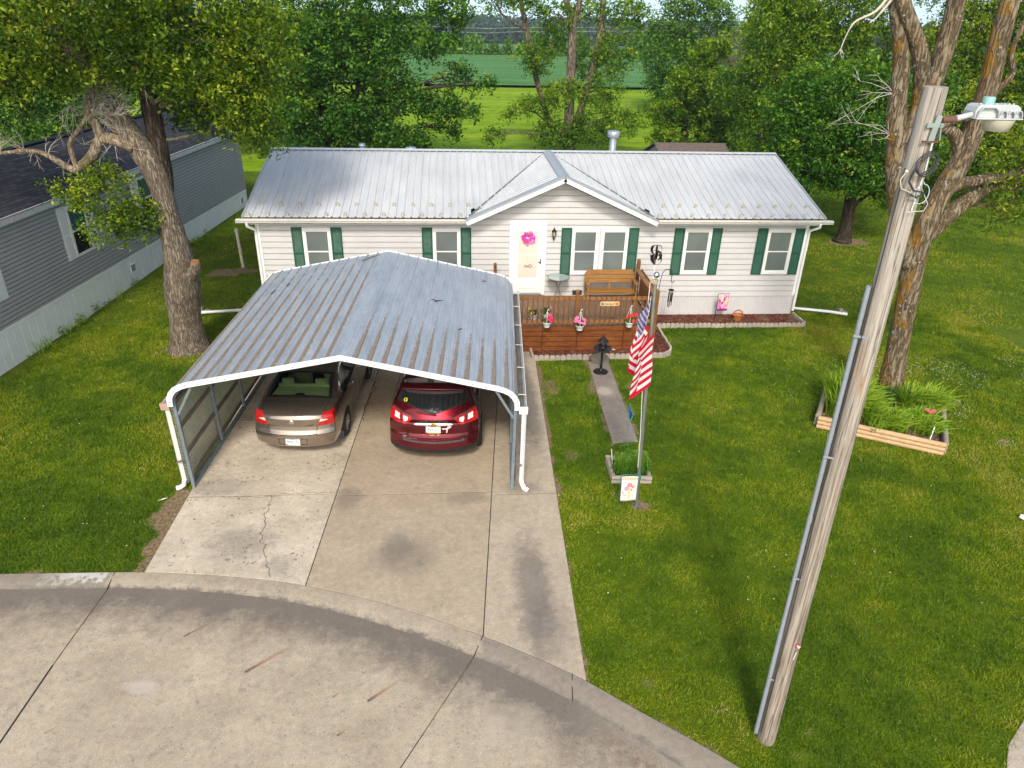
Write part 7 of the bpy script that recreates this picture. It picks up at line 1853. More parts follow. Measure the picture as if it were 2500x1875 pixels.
def tree(name, label, base, trunks, lobes, leaf, per, seed, lm_, bk_, group=None, cat='tree', limb_r=.09, n_twig=70, lump=0, **kw):
    t_ = thing(name, label, cat, base, group=group, world=True)
    for i, (pts, rad) in enumerate(trunks):
        q = MB(); P, rr = sm_path(pts, rad); q.tube(P, rr, 18)
        if lump: lumpy(q, lump, 2.2, seed + i)
        q.build('trunk', m_barkD if (name == 'big_elm' and i) else bk_, t_)  # side stems of big_elm take dark bark: canopy shade put into their colour
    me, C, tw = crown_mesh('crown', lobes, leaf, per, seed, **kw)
    tp = [Vector(trunks[i][0][-1]) for i in range(len(trunks))]; allp = [Vector(p_) for tr in trunks for p_ in tr[0][1:]]
    q = MB()
    for i, lb in enumerate(lobes):
        c = Vector(lb[:3]); 
        a = min(allp, key=lambda p_: (p_ - c).length + max(0, p_.z - c.z) * 2)
        P = limb(a, c, .12, seed + i); q.tube(P, taper(limb_r, limb_r * .35, 6), 7, False)
        near = C[np.linalg.norm((C - np.array(lb[:3])) / np.array(lb[3:6]), axis=1) < 1.3]
        if len(near):
            g = np.random.default_rng(seed + i)
            for j in g.choice(len(near), min(len(near), max(4, n_twig // len(lobes))), False):
                s_ = P[g.integers(2, 6)]; q.tube(limb(s_, near[j], .12, int(j), 4), taper(limb_r * .28, limb_r * .07, 4), 5, False)
    for a, b in tw[::3]: q.tube([a, (np.array(a) + np.array(b)) / 2, b], limb_r * .07, 3, False)
    q.build('branches', bk_, t_)
    link('crown', me, lm_, t_)
    return t_

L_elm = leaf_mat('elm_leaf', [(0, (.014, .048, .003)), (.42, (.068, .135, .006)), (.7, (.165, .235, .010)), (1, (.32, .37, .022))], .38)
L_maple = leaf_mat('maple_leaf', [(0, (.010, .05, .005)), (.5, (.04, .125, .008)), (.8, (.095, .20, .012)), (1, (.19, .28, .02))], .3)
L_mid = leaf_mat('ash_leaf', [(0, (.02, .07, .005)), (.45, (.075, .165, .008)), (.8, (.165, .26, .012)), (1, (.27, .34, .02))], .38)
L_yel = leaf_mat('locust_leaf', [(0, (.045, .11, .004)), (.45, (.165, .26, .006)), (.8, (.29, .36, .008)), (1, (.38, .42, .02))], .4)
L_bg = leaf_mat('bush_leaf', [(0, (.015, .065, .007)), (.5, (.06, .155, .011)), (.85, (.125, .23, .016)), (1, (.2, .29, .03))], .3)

# big leaning tree on the left lawn, between the two houses
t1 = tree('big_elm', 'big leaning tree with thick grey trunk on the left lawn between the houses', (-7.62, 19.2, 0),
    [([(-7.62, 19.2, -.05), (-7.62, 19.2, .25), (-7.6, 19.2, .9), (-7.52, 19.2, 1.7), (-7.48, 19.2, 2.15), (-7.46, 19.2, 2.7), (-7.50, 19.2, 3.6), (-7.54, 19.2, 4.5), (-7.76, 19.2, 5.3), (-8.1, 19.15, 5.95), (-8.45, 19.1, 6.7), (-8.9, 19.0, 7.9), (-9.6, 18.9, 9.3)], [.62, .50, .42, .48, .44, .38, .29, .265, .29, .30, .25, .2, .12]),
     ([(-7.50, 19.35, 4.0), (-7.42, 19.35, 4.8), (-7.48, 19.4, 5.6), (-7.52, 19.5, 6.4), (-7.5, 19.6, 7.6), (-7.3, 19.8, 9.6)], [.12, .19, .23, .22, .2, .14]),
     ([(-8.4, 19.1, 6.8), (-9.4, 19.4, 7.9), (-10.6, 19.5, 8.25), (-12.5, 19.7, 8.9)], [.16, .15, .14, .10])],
    [(-5.9, 18.7, 8.3, 1.45, 1.7, 1.7, .85, .03), (-7.7, 18.1, 8.9, 1.7, 1.6, 1.15, .8, .02), (-9.6, 18.2, 8.1, 1.5, 1.6, 1.15, .9, .08), (-11.2, 18.5, 7.9, 1.5, 1.7, 1.25, .9, .06), (-13.2, 19, 8.2, 1.8, 1.9, 1.5, .9), (-5.15, 18.9, 6.75, .72, 1.0, 1.15, .95, .12), (-6.0, 19.6, 6.5, .8, .9, .8, .5, -.1), (-6.6, 20.8, 7.3, 1.6, 1.2, 1.6, .9, -.22), (-6.2, 20.4, 6.35, 1.1, .8, .7, .8, -.2), (-8.6, 21.2, 8.2, 2, 1.2, 1.6, .9, -.25), (-11.5, 21.2, 7.6, 2.4, 1.2, 1.3, .9, -.2), (-7.5, 19.5, 10.8, 4, 3, 1.4, .5), (-4.55, 19.2, 7.9, .8, 1.1, 1.3, .9, .05), (-4.9, 19.6, 5.85, .5, .7, .55, .6, 0), (-8.6, 18.4, 7.35, .9, .8, .45, .6, .05), (-7.2, 18.5, 7.55, .8, .7, .5, .9, 0), (-6.6, 18.6, 7.0, .6, .6, .45, .7, -.05), (-12.0, 19.5, 6.7, .9, .9, .5, .6, -.1)],  # rear lobes biased dark: shade under the canopy put into the leaf tint
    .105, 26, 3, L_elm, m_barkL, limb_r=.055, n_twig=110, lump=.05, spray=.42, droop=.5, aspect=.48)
q = MB(); P, rr = sm_path([(-7.15, 19.05, 2.25), (-6.98, 18.95, 2.42), (-6.93, 18.9, 2.62)], [.2, .15, .12]); q.tube(P, rr, 12); q.build('sawn_stub', m_barkL, t1)
q = MB(); q.cyl((-6.94, 18.9, 2.60), (-6.93, 18.89, 2.66), .125, .10, n=12); q.build('sawn_face', plain('cut_wood', (.24, .12, .055), .85, var=.4, scale=14), t1)
# dead limb
q = MB()
for pts, rad in (([(-7.95, 19.0, 5.55), (-8.3, 18.9, 5.72), (-8.62, 18.9, 5.72), (-8.95, 18.9, 5.3), (-9.35, 18.9, 5.02), (-9.55, 18.9, 5.05), (-9.9, 18.85, 5.33), (-10.35, 18.8, 5.46), (-11.3, 18.8, 5.36), (-12.2, 18.8, 5.45)], [.16, .15, .135, .125, .11, .085, .07, .055, .04, .015]), ([(-8.6, 18.9, 5.75), (-8.62, 18.85, 6.05), (-8.72, 18.8, 6.4), (-8.5, 18.8, 6.75)], [.13, .115, .09, .05]), ([(-9.35, 18.9, 5.05), (-9.35, 18.85, 5.6), (-9.05, 18.8, 5.95), (-8.75, 18.8, 6.3)], [.07, .06, .05, .04])):
    P, rr = sm_path(pts, rad); q.tube(P, rr, 9)
lumpy(q, .02, 4, 3); q.build('dead_limb', bark('dead_bark', (.12, .085, .05), (.24, .185, .125), (.36, .3, .23)), t1)
def twigs(q, origin, n, L, g, r=.012, spread=1.0, up=.2, forks=3, dirv=None):
    for i in range(n):
        d = Vector((g.gauss(0, 1), g.gauss(0, .6), g.gauss(up, .7))); 
        if dirv: d = d * spread + Vector(dirv) * 1.2
        d.normalize(); a = Vector(origin); l = L * g.uniform(.5, 1.15); P = [a]
        for k in range(4): d = (d + Vector((g.gauss(0, .28), g.gauss(0, .28), g.gauss(0, .28)))).normalized(); P.append(P[-1] + d * l / 4)
        q.tube(P, taper(r, r * .25, 5), 3, False)
        for f in range(forks):
            s_ = P[g.randint(1, 3)]; d2 = (d + Vector((g.gauss(0, .7), g.gauss(0, .5), g.gauss(0, .6)))).normalized(); q.tube([s_, s_ + d2 * l * .22 + Vector((0, 0, g.uniform(-.03, .03))), s_ + d2 * l * .4], [r * .5, r * .35, r * .15], 3, False)
g = random.Random(5); q = MB()
for o, n, L, dv in (((-8.6, 18.8, 6.3), 60, 1.0, (.5, 0, .55)), ((-8.5, 18.8, 6.7), 50, .7, (.3, 0, .3)), ((-8.15, 18.8, 6.3), 46, .75, (.5, 0, .4)), ((-8.75, 18.8, 6.35), 12, .55, (-.7, 0, .1)), ((-9.1, 18.8, 6.5), 10, .9, (-.35, 0, -.9)), ((-9.9, 18.8, 5.35), 6, .7, (-.2, 0, .8)), ((-10.4, 18.8, 5.45), 8, .9, (-.3, 0, .7)), ((-11.0, 18.8, 5.4), 10, 1.0, (-.3, 0, .8)), ((-8.3, 18.85, 5.7), 7, .8, (.3, 0, -.9)), ((-8.6, 18.85, 5.8), 6, .5, (0, 0, -.6)), ((-9.6, 18.85, 5.1), 5, .4, (0, 0, .7)), ((-7.0, 18.9, 7.4), 5, 1.3, (.55, 0, -.9)), ((-10.2, 18.8, 5.45), 5, .5, (-.1, 0, -.6))):
    twigs(q, o, max(4, int(n * .8)), L, g, .0085, .75, 0, 3, dv)
q.build('dead_twigs', m_dead, t1)
V, F_, tn = leaf_cloud(700, (-8.35, 18.75, 6.75), (.85, .6, .6), .06, 77); link('sparse_leaves', np_mesh('sparse_leaves', V, F_, False, {'tint': tn * .8}), leaf_mat('grey_leaf', [(0, (.05, .075, .03)), (1, (.17, .22, .09))]), t1)
# leafy sprout low on the trunk
me, C, tw = crown_mesh('sprout', [(-8.75, 18.85, 4.35, .95, .6, .7, .5, .1), (-9.5, 18.8, 4.5, .75, .4, .3, .5, .12), (-8.1, 18.8, 3.8, .6, .5, .5, .9, -.05), (-8.9, 18.8, 3.55, .55, .4, .4, .7, .05), (-8.7, 18.8, 5.0, .45, .4, .3, .5, .12)], .095, 22, 21, spray=.33, droop=.25)
link('sprout_leaves', me, L_elm, t1)
q = MB()
for a, b in tw[::2]: q.tube([a, b], .006, 3, False)
for i, c in enumerate(((-8.75, 18.85, 4.35), (-9.5, 18.8, 4.5), (-8.9, 18.8, 3.6), (-8.7, 18.8, 5.0))): q.tube(limb((-7.75, 19.05, 3.35), c, .12, i), taper(.035, .012, 6), 6, False)
q.build('sprout_twigs', m_barkD, t1)

# right-hand forked tree standing in the log bed (its crown is above the picture; only low boughs hang in)
t2 = tree('forked_tree', 'forked lichen-covered tree rising out of the log bed behind the utility pole', (10.95, 15.33, 0),
    [([(10.97, 15.33, .1), (10.95, 15.33, .35), (10.85, 15.33, 1.2), (10.72, 15.33, 2.6), (10.58, 15.33, 3.9), (10.62, 15.33, 4.7), (10.78, 15.33, 5.4), (11.02, 15.33, 6.2), (11.10, 15.33, 7.3), (11.05, 15.33, 8.3), (11.02, 15.33, 9.3), (11.3, 15.4, 10.8)], [.40, .32, .25, .23, .245, .24, .23, .22, .21, .195, .18, .12]),
     ([(10.45, 15.33, 3.7), (10.05, 15.3, 4.5), (9.62, 15.25, 5.5), (9.42, 15.25, 6.2), (9.18, 15.25, 7.1), (9.0, 15.25, 8.1), (8.6, 15.25, 9.1), (8.2, 15.2, 10.3)], [.18, .19, .19, .185, .19, .16, .15, .08]),
     ([(9.35, 15.2, 6.35), (9.58, 15.15, 7.0), (9.5, 15.12, 7.6), (9.2, 15.1, 8.3), (8.66, 15.1, 9.05), (8.3, 15.1, 9.9)], [.14, .15, .155, .15, .14, .07]),
     ([(9.75, 15.3, 6.0), (9.78, 15.28, 6.9), (9.84, 15.25, 7.8), (9.87, 15.25, 8.5), (9.86, 15.25, 9.2), (9.9, 15.3, 10.6)], [.15, .17, .185, .18, .175, .11]),
     ([(11.0, 15.4, 6.1), (10.72, 15.35, 6.55), (10.35, 15.3, 6.72), (9.98, 15.3, 6.62)], [.13, .13, .12, .11]),
     ([(9.9, 15.25, 6.45), (10.3, 15.2, 6.85), (10.85, 15.15, 6.98)], [.09, .10, .07]),
     ([(10.55, 15.4, 5.0), (10.95, 15.4, 5.45), (11.6, 15.4, 5.62), (12.4, 15.4, 5.75), (13.4, 15.5, 6.2)], [.16, .15, .12, .09, .04]),
     ([(10.55, 15.45, 3.8), (10.85, 15.5, 4.35), (11.4, 15.55, 4.95), (11.9, 15.6, 5.35), (12.6, 15.7, 5.7), (13.6, 15.8, 6.3)], [.17, .19, .18, .15, .11, .04]),
     ([(11.2, 15.9, 6.9), (11.9, 16.6, 7.1), (12.5, 17, 7.3), (12.8, 17, 7.7), (12.6, 17, 8.2), (12.8, 17, 9.2)], [.09, .09, .08, .07, .06, .04])],
    [(12.6, 15.0, 6.2, .95, .9, .75, .75, .12), (12.4, 14.9, 5.5, .8, .7, .45, .6, .14), (13.6, 15.4, 6.6, 1.3, 1.3, 1.0, .8, .05), (12.2, 15.2, 5.0, .35, .3, .35, .35, .05), (10.4, 15.5, 11.2, 3.2, 2.6, .9, .35)],
    .10, 20, 14, L_elm, m_barkR, limb_r=.045, n_twig=60, lump=.035, spray=.42, droop=.6, aspect=.36)
q = MB(); g = random.Random(9)
for pts in ([(8.45, 15.2, 9.2), (8.2, 15.15, 8.88), (7.82, 15.1, 8.70), (7.70, 15.1, 8.50), (7.62, 15.1, 8.17)], [(8.5, 15.2, 9.1), (8.25, 15.15, 8.78), (8.1, 15.1, 8.68)]):
    P, rr = sm_path(pts, taper(.035, .008, len(pts))); q.tube(P, rr, 6)
for o, n, L, dv in (((9.15, 15.2, 6.6), 5, 1.3, (-1, 0, -.15)), ((9.0, 15.2, 7.4), 4, 1.2, (-1, 0, .2)), ((7.62, 15.1, 8.2), 3, .25, (-.2, 0, -1)), ((9.6, 15.2, 7.0), 3, .8, (.7, 0, .2))): twigs(q, o, n, L, g, .011, .5, .1, 3, dv)
q.build('bare_twigs', m_dead, t2)

# dark maple behind the house
tree('dark_maple', 'large dark green maple behind the house, left of the bright meadow gap', (-6.2, 45.5, 0),
    [([(-6.3, 45.5, 0), (-6.1, 45.5, 1.5), (-5.6, 45.5, 3.6), (-5.3, 45.5, 6), (-5.2, 45.5, 9), (-5, 45.5, 11)], [.5, .4, .34, .28, .22, .1]), ([(-7.8, 45.6, 0), (-7.7, 45.6, 2), (-8.0, 45.6, 4.5), (-8.6, 45.6, 8)], [.25, .2, .17, .08])],
    [(-7.6, 44.2, 6.6, 2.3, 1.8, 2.2, .9), (-4.4, 44.2, 6.9, 2.0, 1.8, 2.0, .85, .05), (-7.9, 44, 3.2, 1.9, 1.6, 1.5, 1, -.08), (-5.3, 43.8, 3.0, 1.8, 1.5, 1.4, 1, -.1), (-3.2, 44, 4.4, 1.5, 1.3, 1.2, .85, -.05), (-2.6, 43.6, 2.0, 1.5, 1.3, .8, .9, -.08), (-1.0, 44, 3.95, 1.35, 1.2, .75, .8, -.06), (.55, 43.8, 3.5, .85, .8, .55, .7), (-.4, 44, 2.6, .9, .8, .45, .5, -.05), (-1.4, 44.4, 7.6, 1.7, 1.5, 1.5, .7, .06), (.2, 44.2, 5.5, 1.0, .9, .5, .55, .04), (1.5, 44, 5.0, .7, .7, .4, .5, .02), (-5.5, 45, 9.8, 4.2, 2.5, 1.8, .8, .08), (.1, 44.3, 8.9, 1.5, 1.2, .7, .55, .1), (-9.6, 44.6, 5.2, 1.4, 1.3, 2.2, .9, -.04), (-6.6, 43.5, 1.4, 3.0, 1.2, .8, .9, -.08), (-6.2, 46, 5, 3, 1.5, 3, .8, -.2)],
    .20, 29, 31, L_maple, m_barkD, limb_r=.11, n_twig=170, spray=.72, droop=.45, aspect=.55)
# three-stemmed airy tree in the middle
tree('airy_tree', 'tall airy tree with pale forked stems behind the house ridge near the flue', (7.9, 51.5, 0),
    [([(7.9, 51.5, 0), (7.85, 51.5, 1.2), (7.75, 51.5, 4.2), (7.7, 51.5, 7.8), (7.2, 51.5, 9.4), (6.9, 51.5, 11)], [.42, .36, .31, .27, .2, .12]), ([(7.7, 51.5, 7.6), (8.1, 51.5, 9.5), (8.3, 51.5, 11)], [.2, .18, .1]), ([(8.0, 51.5, .2), (8.25, 51.5, 1.6), (8.85, 51.5, 3.8), (9.5, 51.5, 7.2), (9.62, 51.5, 9.4), (9.8, 51.5, 11)], [.3, .26, .22, .2, .18, .1]), ([(7.6, 51.7, .5), (6.55, 51.9, 1.9), (5.45, 52, 4.9), (4.75, 52, 7.7), (4.3, 52, 9.4), (4, 52, 10.8)], [.22, .2, .18, .17, .15, .1]), ([(4.8, 52, 7.6), (3.6, 51.8, 8.2), (3.0, 51.6, 8.6)], [.1, .08, .05])],
    [(7.0, 51, 1.4, 1.8, 1.2, .9, .9, -.05), (9.4, 51, 1.8, 1.7, 1.2, 1.3, .8), (5.7, 51, 3.2, 1.3, 1.0, .8, .6, .1), (4.2, 50.8, 2.9, 1.2, .9, .6, .4, .08), (2.6, 50.6, 1.2, 1.0, .8, .5, .4, .05), (7.3, 51, 4.0, 1.3, 1.0, .8, .75, .1), (5.3, 51.2, 6.0, 1.3, 1.0, 1.0, .7, .08), (9.9, 51.2, 4.2, 1.3, 1.1, 1.2, .75, .03), (10.6, 51.2, 6.4, 1.4, 1.2, 1.2, .75, .04), (6.6, 51.6, 8.6, 1.2, 1.0, .9, .75), (8.8, 51.8, 8.7, 1.1, 1.0, .9, .75, .02), (4.6, 51.6, 9.4, 1.4, 1.1, .8, .7, .05), (2.6, 51.4, 9.2, 1.3, 1.0, .5, .5, .05), (11.2, 51.6, 8.7, 1.6, 1.2, 1.0, .8, .05), (11.4, 51, 2.2, 1.3, 1.1, .9, .7, .08), (6.4, 52.2, 6.9, 1.0, .9, 1.0, .6, -.1), (8.8, 52.2, 5.8, 1.0, .9, 1.4, .6, -.1)],
    .19, 26, 41, L_mid, m_barkB, limb_r=.085, n_twig=120, spray=.68, droop=.45, aspect=.5)
# creeper-hung small tree in the middle right
tree('creeper_tree', 'small rounded tree with creeper-hung trunk behind the brown shed roof', (15.4, 49.5, 0),
    [([(15.4, 49.5, 0), (15.4, 49.5, 1.8), (15.2, 49.5, 3.4), (15.3, 49.5, 5)], [.32, .25, .2, .1]), ([(16.4, 49.6, 0), (16.3, 49.6, 2), (16.8, 49.6, 4)], [.18, .15, .08])],
    [(15.6, 48.8, 4.9, 1.7, 1.3, 1.1, .9, .05), (13.7, 48.8, 3.0, 1.4, 1.1, .9, .75, .05), (17.4, 48.8, 3.2, 1.5, 1.2, 1.2, .85, .04), (16.4, 49, 6.6, 1.3, 1.1, 1.1, .9, .18), (14.0, 48.6, 1.4, 1.2, 1, .7, .7), (16.9, 48.4, 1.4, 1.6, 1, .9, .9, -.05), (15.4, 49.6, 2.8, 1.8, .9, 1.0, .6, -.18)],
    .20, 28, 51, L_mid, m_barkD, limb_r=.08, n_twig=90, spray=.62, droop=.3)
# wall of trees at the right-hand edge of the meadow
tree('bushy_tree', 'rounded green bushy tree at the right end of the crop field, beyond the creeper tree', (22.5, 76, 0), [([(22.5, 76, 0), (22.5, 76, 5)], [.4, .2])],
    [(20.6, 75, 6.2, 2.6, 2, 3.0, 1, .05), (24.5, 75, 7.0, 2.8, 2, 3.4, 1, .0), (22.5, 75, 10.2, 3.2, 2, 1.8, .9, .1), (20.3, 74.5, 2.6, 1.8, 1.6, 1.8, 1, -.1), (24.3, 74, 2.8, 3, 2, 2.0, 1, -.15)], .28, 26, 61, L_bg, m_barkD, limb_r=.12, n_twig=30, spray=1.0, droop=.3)
tree('locust_tree', 'tall bright yellow-green tree in the middle of the right background', (24.3, 58, 0), [([(24.3, 58, 0), (24.3, 58, 4), (24, 58, 8)], [.4, .3, .15]), ([(24.4, 58, 3), (26, 58, 7)], [.22, .1])],
    [(23.2, 57.2, 8.2, 2.2, 1.8, 2.2, 1, .06), (25.8, 57.2, 7.9, 2.2, 1.8, 2.2, 1, .04), (22.1, 57, 5.6, 1.6, 1.4, 1.5, .95, 0), (24.5, 57, 5.0, 2.0, 1.6, 1.5, .9, -.05), (24, 57.5, 10.5, 3, 2, 1.6, .9, .1), (24.8, 57, 2.6, 2.4, 1.6, 1.6, .9, -.2), (21.9, 57, 3.0, 1.3, 1.3, 1.3, .8, -.2)], .22, 29, 71, L_yel, m_barkD, limb_r=.1, n_twig=40, spray=.8, droop=.35)
q = MB(); g = random.Random(19)
bt = thing('brush_pile', 'grey tangle of dead branches between the creeper tree and yellow-green tree', 'dead branches', (20.2, 54, 0), world=True)
for o, n, L, dv in (((19.2, 54, 5.6), 30, 2.6, (.5, 0, .6)), ((20.6, 54, 4.6), 26, 2.4, (.3, 0, .6)), ((19.6, 54, 3.4), 24, 2.0, (.3, 0, .4)), ((18.2, 54, 5.8), 16, 1.8, (.4, 0, .8))): twigs(q, o, n, L, g, .035, .6, .1, 3, dv)
for o in ((19.2, 54, 5.6), (20.6, 54, 4.6), (19.6, 54, 3.4), (18.2, 54, 5.8)): q.tube(limb((19.5, 54, 0), o, .05, 3), taper(.12, .05, 6), 6, False)
q.build('twigs', plain('dead_brush', (.17, .135, .11), .9, var=.3), bt)
tree('lawn_maple', 'small round-crowned maple with dark trunk on the back right lawn', (17.05, 29.8, 0),
    [([(17.0, 29.8, 0), (17.02, 29.8, .2), (16.98, 29.8, 1.0), (16.9, 29.8, 1.9), (16.6, 29.8, 3.0), (16, 29.8, 4.5)], [.46, .32, .25, .23, .16, .08]), ([(16.9, 29.8, 1.8), (17.4, 29.8, 2.9), (18, 29.8, 4.5)], [.15, .13, .07]), ([(17.0, 29.85, 1.3), (17.5, 29.9, 1.9), (18.3, 29.9, 2.4)], [.1, .08, .04]), ([(16.9, 29.8, 2.2), (16.2, 29.8, 2.6), (15.4, 29.8, 3.4)], [.1, .08, .05])],
    [(15.4, 29.2, 5.0, 1.6, 1.4, 1.2, 1, 0), (13.9, 29.2, 4.6, 1.2, 1.1, 1.0, 1, .02), (17.0, 29.2, 4.8, 1.5, 1.4, 1.2, 1, -.02), (14.4, 29.3, 6.3, 1.4, 1.2, 1.0, .95, .1), (16.4, 29.4, 6.4, 1.6, 1.3, 1.0, .95, .08), (14.2, 28.8, 3.2, 1.1, 1, .8, .95, -.05), (15.9, 28.6, 3.3, 1.3, 1, .8, .95, -.05), (17.7, 28.9, 3.2, 1.2, 1, .8, .95, -.03), (18.6, 29.3, 4.4, 1.3, 1.2, 1.2, .95), (18.4, 29.2, 2.3, .9, .9, .55, .85, .05), (12.9, 29.4, 5.6, .9, .9, .6, .7, .1), (15.6, 30.2, 4.6, 2.4, 1, 1.8, .8, -.25), (18.6, 30, 6.4, 1.6, 1.3, 1.1, .9, .06)],
    .145, 29, 81, L_maple, m_barkD, limb_r=.075, n_twig=120, spray=.52, droop=.4)
for nm, lab, base, lobes, sd, lm_ in (
    ('tall_tree', 'tall mid-green tree behind the small lawn maple', (19, 43, 0), [(17.6, 42, 7.8, 2.0, 1.6, 2.0, 1, .05), (20.3, 42, 7.4, 2.2, 1.6, 2.2, 1, .08), (16.2, 42, 5.4, 1.7, 1.5, 1.5, 1, -.05), (22.8, 42, 7.2, 2.0, 1.6, 2.0, 1, .02), (20, 42, 10, 3.5, 2, 1.4, .8, .1), (20.4, 41.5, 4.6, 2.4, 1.6, 1.4, 1, -.1), (23.2, 41.5, 4.2, 2, 1.6, 1.8, 1, -.1), (20.5, 41.5, 2, 2.4, 1.4, 1.5, 1, -.15), (23.6, 41.5, 1.6, 2, 1.4, 1.3, 1, -.15), (17.6, 42, 2.4, 2, 1.4, 1.6, .9, -.15)], 91, L_mid),
    ('tall_tree', 'dense green tree beyond the forked trunks at the right edge', (27, 38, 0), [(24.4, 37.2, 7.6, 1.8, 1.5, 2.0, 1, .06), (26.8, 37.2, 7.6, 1.9, 1.5, 2.0, 1, .02), (29, 37.2, 7.2, 1.9, 1.5, 2.0, 1, -.05), (25.4, 37, 4.4, 1.8, 1.5, 1.6, 1, 0), (28, 37, 4.4, 1.9, 1.5, 1.7, 1, -.06), (26.2, 36.8, 1.9, 1.9, 1.4, 1.2, 1, -.08), (29.2, 36.8, 1.9, 2, 1.4, 1.3, 1, -.1), (31.2, 37.2, 4.5, 2, 1.5, 3, 1, -.1), (27, 37.5, 10, 4, 2, 1.4, .8, .1), (23.6, 37, 4.8, 1.0, 1.2, 1.4, .9, 0)], 95, L_elm)):
    tree(nm, lab, base, [([base, (base[0], base[1], 4), (base[0] + .3, base[1], 8)], [.35, .28, .14])], lobes, .175, 27, sd, lm_, m_barkD, limb_r=.09, n_twig=50, spray=.66, droop=.4)
# trees closing the view on the left, behind the grey house
for nm, lab, base, lobes, sd, lm_ in (
    ('back_tree', 'dark tree behind the grey house roof at the left edge', (-27, 50, 0), [(-27.5, 49, 3.4, 3, 2, 2.6, 1, -.2), (-23.6, 49, 3.2, 2.6, 2, 2.4, 1, -.22), (-25.5, 49.5, 7.2, 3.5, 2, 2.4, 1, -.2), (-30.5, 49.5, 6.5, 3, 2, 4, 1, -.2), (-24.6, 48.5, 1.3, 2.6, 1.6, 1.2, 1, .05)], 101, L_bg),
    ('back_tree', 'dark leafy tree filling the gap between the leaning tree and grey house', (-17.5, 50, 0), [(-19.5, 49, 3.4, 2.8, 2, 2.6, 1, -.12), (-15.6, 49, 3.4, 2.8, 2, 2.8, 1, -.12), (-17.8, 49.5, 7.4, 3.5, 2, 2.6, 1, -.1), (-13.0, 49.5, 6.6, 2.4, 2, 2.6, 1, .0), (-12.4, 49, 2.6, 2.0, 1.6, 2.2, 1, -.08)], 105, L_bg),
    ('back_tree', 'olive green tree showing beyond the right flank of the leaning tree', (-11, 55, 0), [(-12.4, 54, 7.6, 2, 1.6, 2.0, .9, .05), (-10.2, 54, 7.0, 1.6, 1.5, 1.6, .8, .06), (-11.2, 54, 4.4, 2.0, 1.5, 1.6, .9, .0), (-10.6, 54, 1.8, 2, 1.5, 1.4, .9, -.05)], 109, L_mid)):
    tree(nm, lab, base, [([base, (base[0], base[1], 3.5), (base[0] + .3, base[1], 7)], [.4, .3, .15])], lobes, .24, 26, sd, lm_, m_barkD, limb_r=.1, n_twig=40, spray=.9, droop=.35)

# hedgerow on the far side of the bean field, far woods
hb = None
g = random.Random(12)
HB = [(-.5, 167, 4.2, 4.6), (3.4, 166.5, 3.2, 4.4), (8.1, 167, 2.6, 2.6), (11.2, 167, 1.7, 3.6), (14.6, 167.5, 2.4, 2.0), (17.0, 167, 2.6, 5.6), (21.6, 168, 3.4, 4.6), (27, 168, 4, 5.6), (33, 168, 4, 5), (-6, 168, 4.5, 5.5), (-12, 168, 4, 6), (-18.5, 168, 4.6, 5.2), (-25, 168, 5, 6), (-32, 168, 5, 5.6), (-40, 168, 5, 6), (40, 168, 4.5, 5.5), (47, 169, 5, 6)]
for i, (x, y, rw, hh) in enumerate(HB):
    if hb is None:
        hb = thing('hedgerow_bush', 'bush in the far hedgerow beyond the green crop field', 'bush', (x, y, 0), group='hedgerow bushes beyond the crop field')
        gg = np.random.default_rng(6); d = gg.normal(size=(900, 3)); d /= np.linalg.norm(d, axis=1)[:, None]; d[:, 2] = np.abs(d[:, 2])
        P = d * (np.array([1, .8, 1]) * (.55 + .5 * gg.random((900, 1)))) * (1 + .5 * (fbm(d[:, 0] * 2 + 5, d[:, 1] * 2 + d[:, 2] * 2, 1, 2, 3) - .5))[:, None]
        V, F_, tt = leaves_at(P, .19, gg, .5, .5, .2, .8); link('foliage', np_mesh('hedge_foliage', V, F_, False, {'tint': tt}), L_bg, hb)
        q = MB(); q.tube([(0, 0, 0), (.03, 0, .5)], [.05, .02], 6); q.build('stem', m_barkD, hb); o = hb
    else: o = dup(hb, (x, y, 0), g.uniform(0, 6.28))
    o.location = (x, y, float(H(x, y))); o.scale = (rw, rw * .7, hh)
def woods(name, lab, y0, y1, x0, x1, n, h, seed, zoff=0):
    g = np.random.default_rng(seed); P = []
    cx_ = g.uniform(x0, x1, n); cy_ = g.uniform(y0, y1, n); hh = h * g.uniform(.7, 1.2, n)
    d = g.normal(size=(n, 60, 3)); d /= np.linalg.norm(d, axis=2)[:, :, None]
    P = np.stack([cx_, cy_, H(cx_, cy_) + zoff + hh * .55], 1)[:, None, :] + d * np.stack([hh * .45, hh * .45, hh * .55], 1)[:, None, :]
    V, F_, tt = leaves_at(P.reshape(-1, 3), h * .30, g, .5, .5, .2, .8); tt = np.clip(tt * .5 + np.repeat(np.repeat(g.random(n) * .4, 60), 4), 0, 1)
    tag(link(name, np_mesh(name, V, F_, False, {'tint': tt}), L_far), lab, 'woods', kind='stuff')
L_far = leaf_mat('far_leaf', [(0, (.012, .035, .02)), (.5, (.028, .07, .032)), (1, (.06, .12, .045))], .2)
woods('far_woods', 'dark wood standing along the back of the second field', 470, 500, -330, 330, 420, 9, 3)
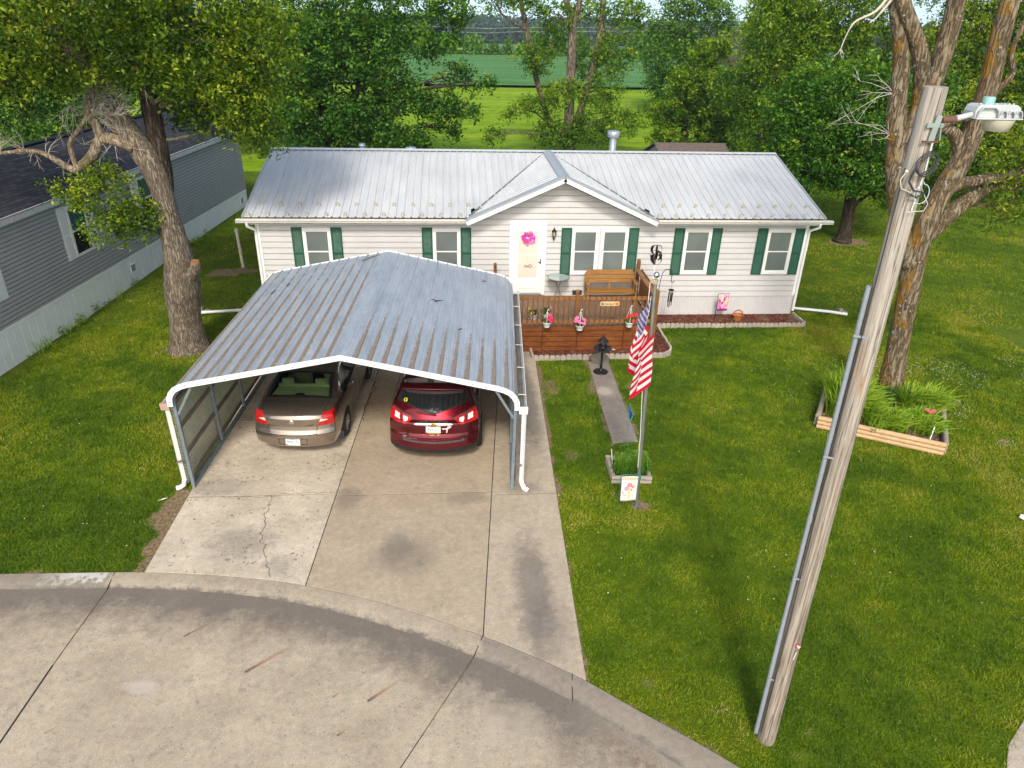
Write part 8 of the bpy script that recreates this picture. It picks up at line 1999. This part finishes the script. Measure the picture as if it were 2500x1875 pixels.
woods('hill_woods', 'distant wooded ridge on the horizon', 700, 890, -560, 560, 900, 9, 4, 4)
woods('middle_woods', 'belt of trees beyond the hedgerow on the left', 250, 300, -160, -8, 160, 8, 5)
q = MB(); q.prism([(0, 0), (3.2, 0), (3.2, 2.6), (1.6, 4.2), (0, 2.6)], lambda u, v, d: (26.5 + u, d, -3.4 + v), 290, 294)
tag(q.build('white_farmhouse', m_white), 'tiny white gabled farmhouse far beyond the hedgerow', 'house')
q = MB()
for za, zb in ((5.9, 6.15), (5.2, 5.5)): q.tube([(-60, 141, za + 1.5), (-20, 140.5, za + .2), (6, 140, za - .05), (11, 140, zb - .05), (60, 140, zb + 1.2)], .02, 4, False)
tag(q.build('power_line', plain('wire_pale_far', (.5, .5, .48))), 'pair of pale overhead wires crossing above the crop field', 'wires')
# weeds along the grey house skirting
wgp = 'weeds along the grey house skirting'
g = np.random.default_rng(77); wm = None
for i in range(26):
    t_ = g.uniform(1.0, 13.5); p_ = nb(t_, 0, g.uniform(.06, .3))
    if wm is None:
        wm = [blades(60, 12, .34, .08, .2, .008), None]; V, F_, tn = leaf_cloud(40, (0, 0, .12), (.13, .13, .12), .06, 5); wm[1] = np_mesh('weed', V, F_, False, {'tint': tn}); [m_.materials.append(m_day if k_ == 0 else m_lily) for k_, m_ in enumerate(wm)]
    o = bpy.data.objects.new('weed', wm[i % 2]); col.objects.link(o); o.location = (p_[0], p_[1], float(H(p_[0], p_[1]))); o.rotation_euler = (0, 0, g.uniform(0, 6)); o.scale = (g.uniform(.7, 1.5),) * 3
    tag(o, 'weed tuft at the foot of the grey house skirting', 'weed', wgp)
# pale even air round the whole scene, so that the far woods fade
t = NT('pale_air'); pv = t.n('ShaderNodeVolumePrincipled'); pv.inputs['Color'].default_value = (.80, .88, 1, 1); pv.inputs['Density'].default_value = .0003; pv.inputs['Anisotropy'].default_value = .2
t.t.links.new(pv.outputs[0], t.out.inputs['Volume'])
q = MB(); q.bb((-1000, -80, -16), (1000, 1020, 30)); hz = q.build('haze', t.m); tag(hz, kind='stuff')
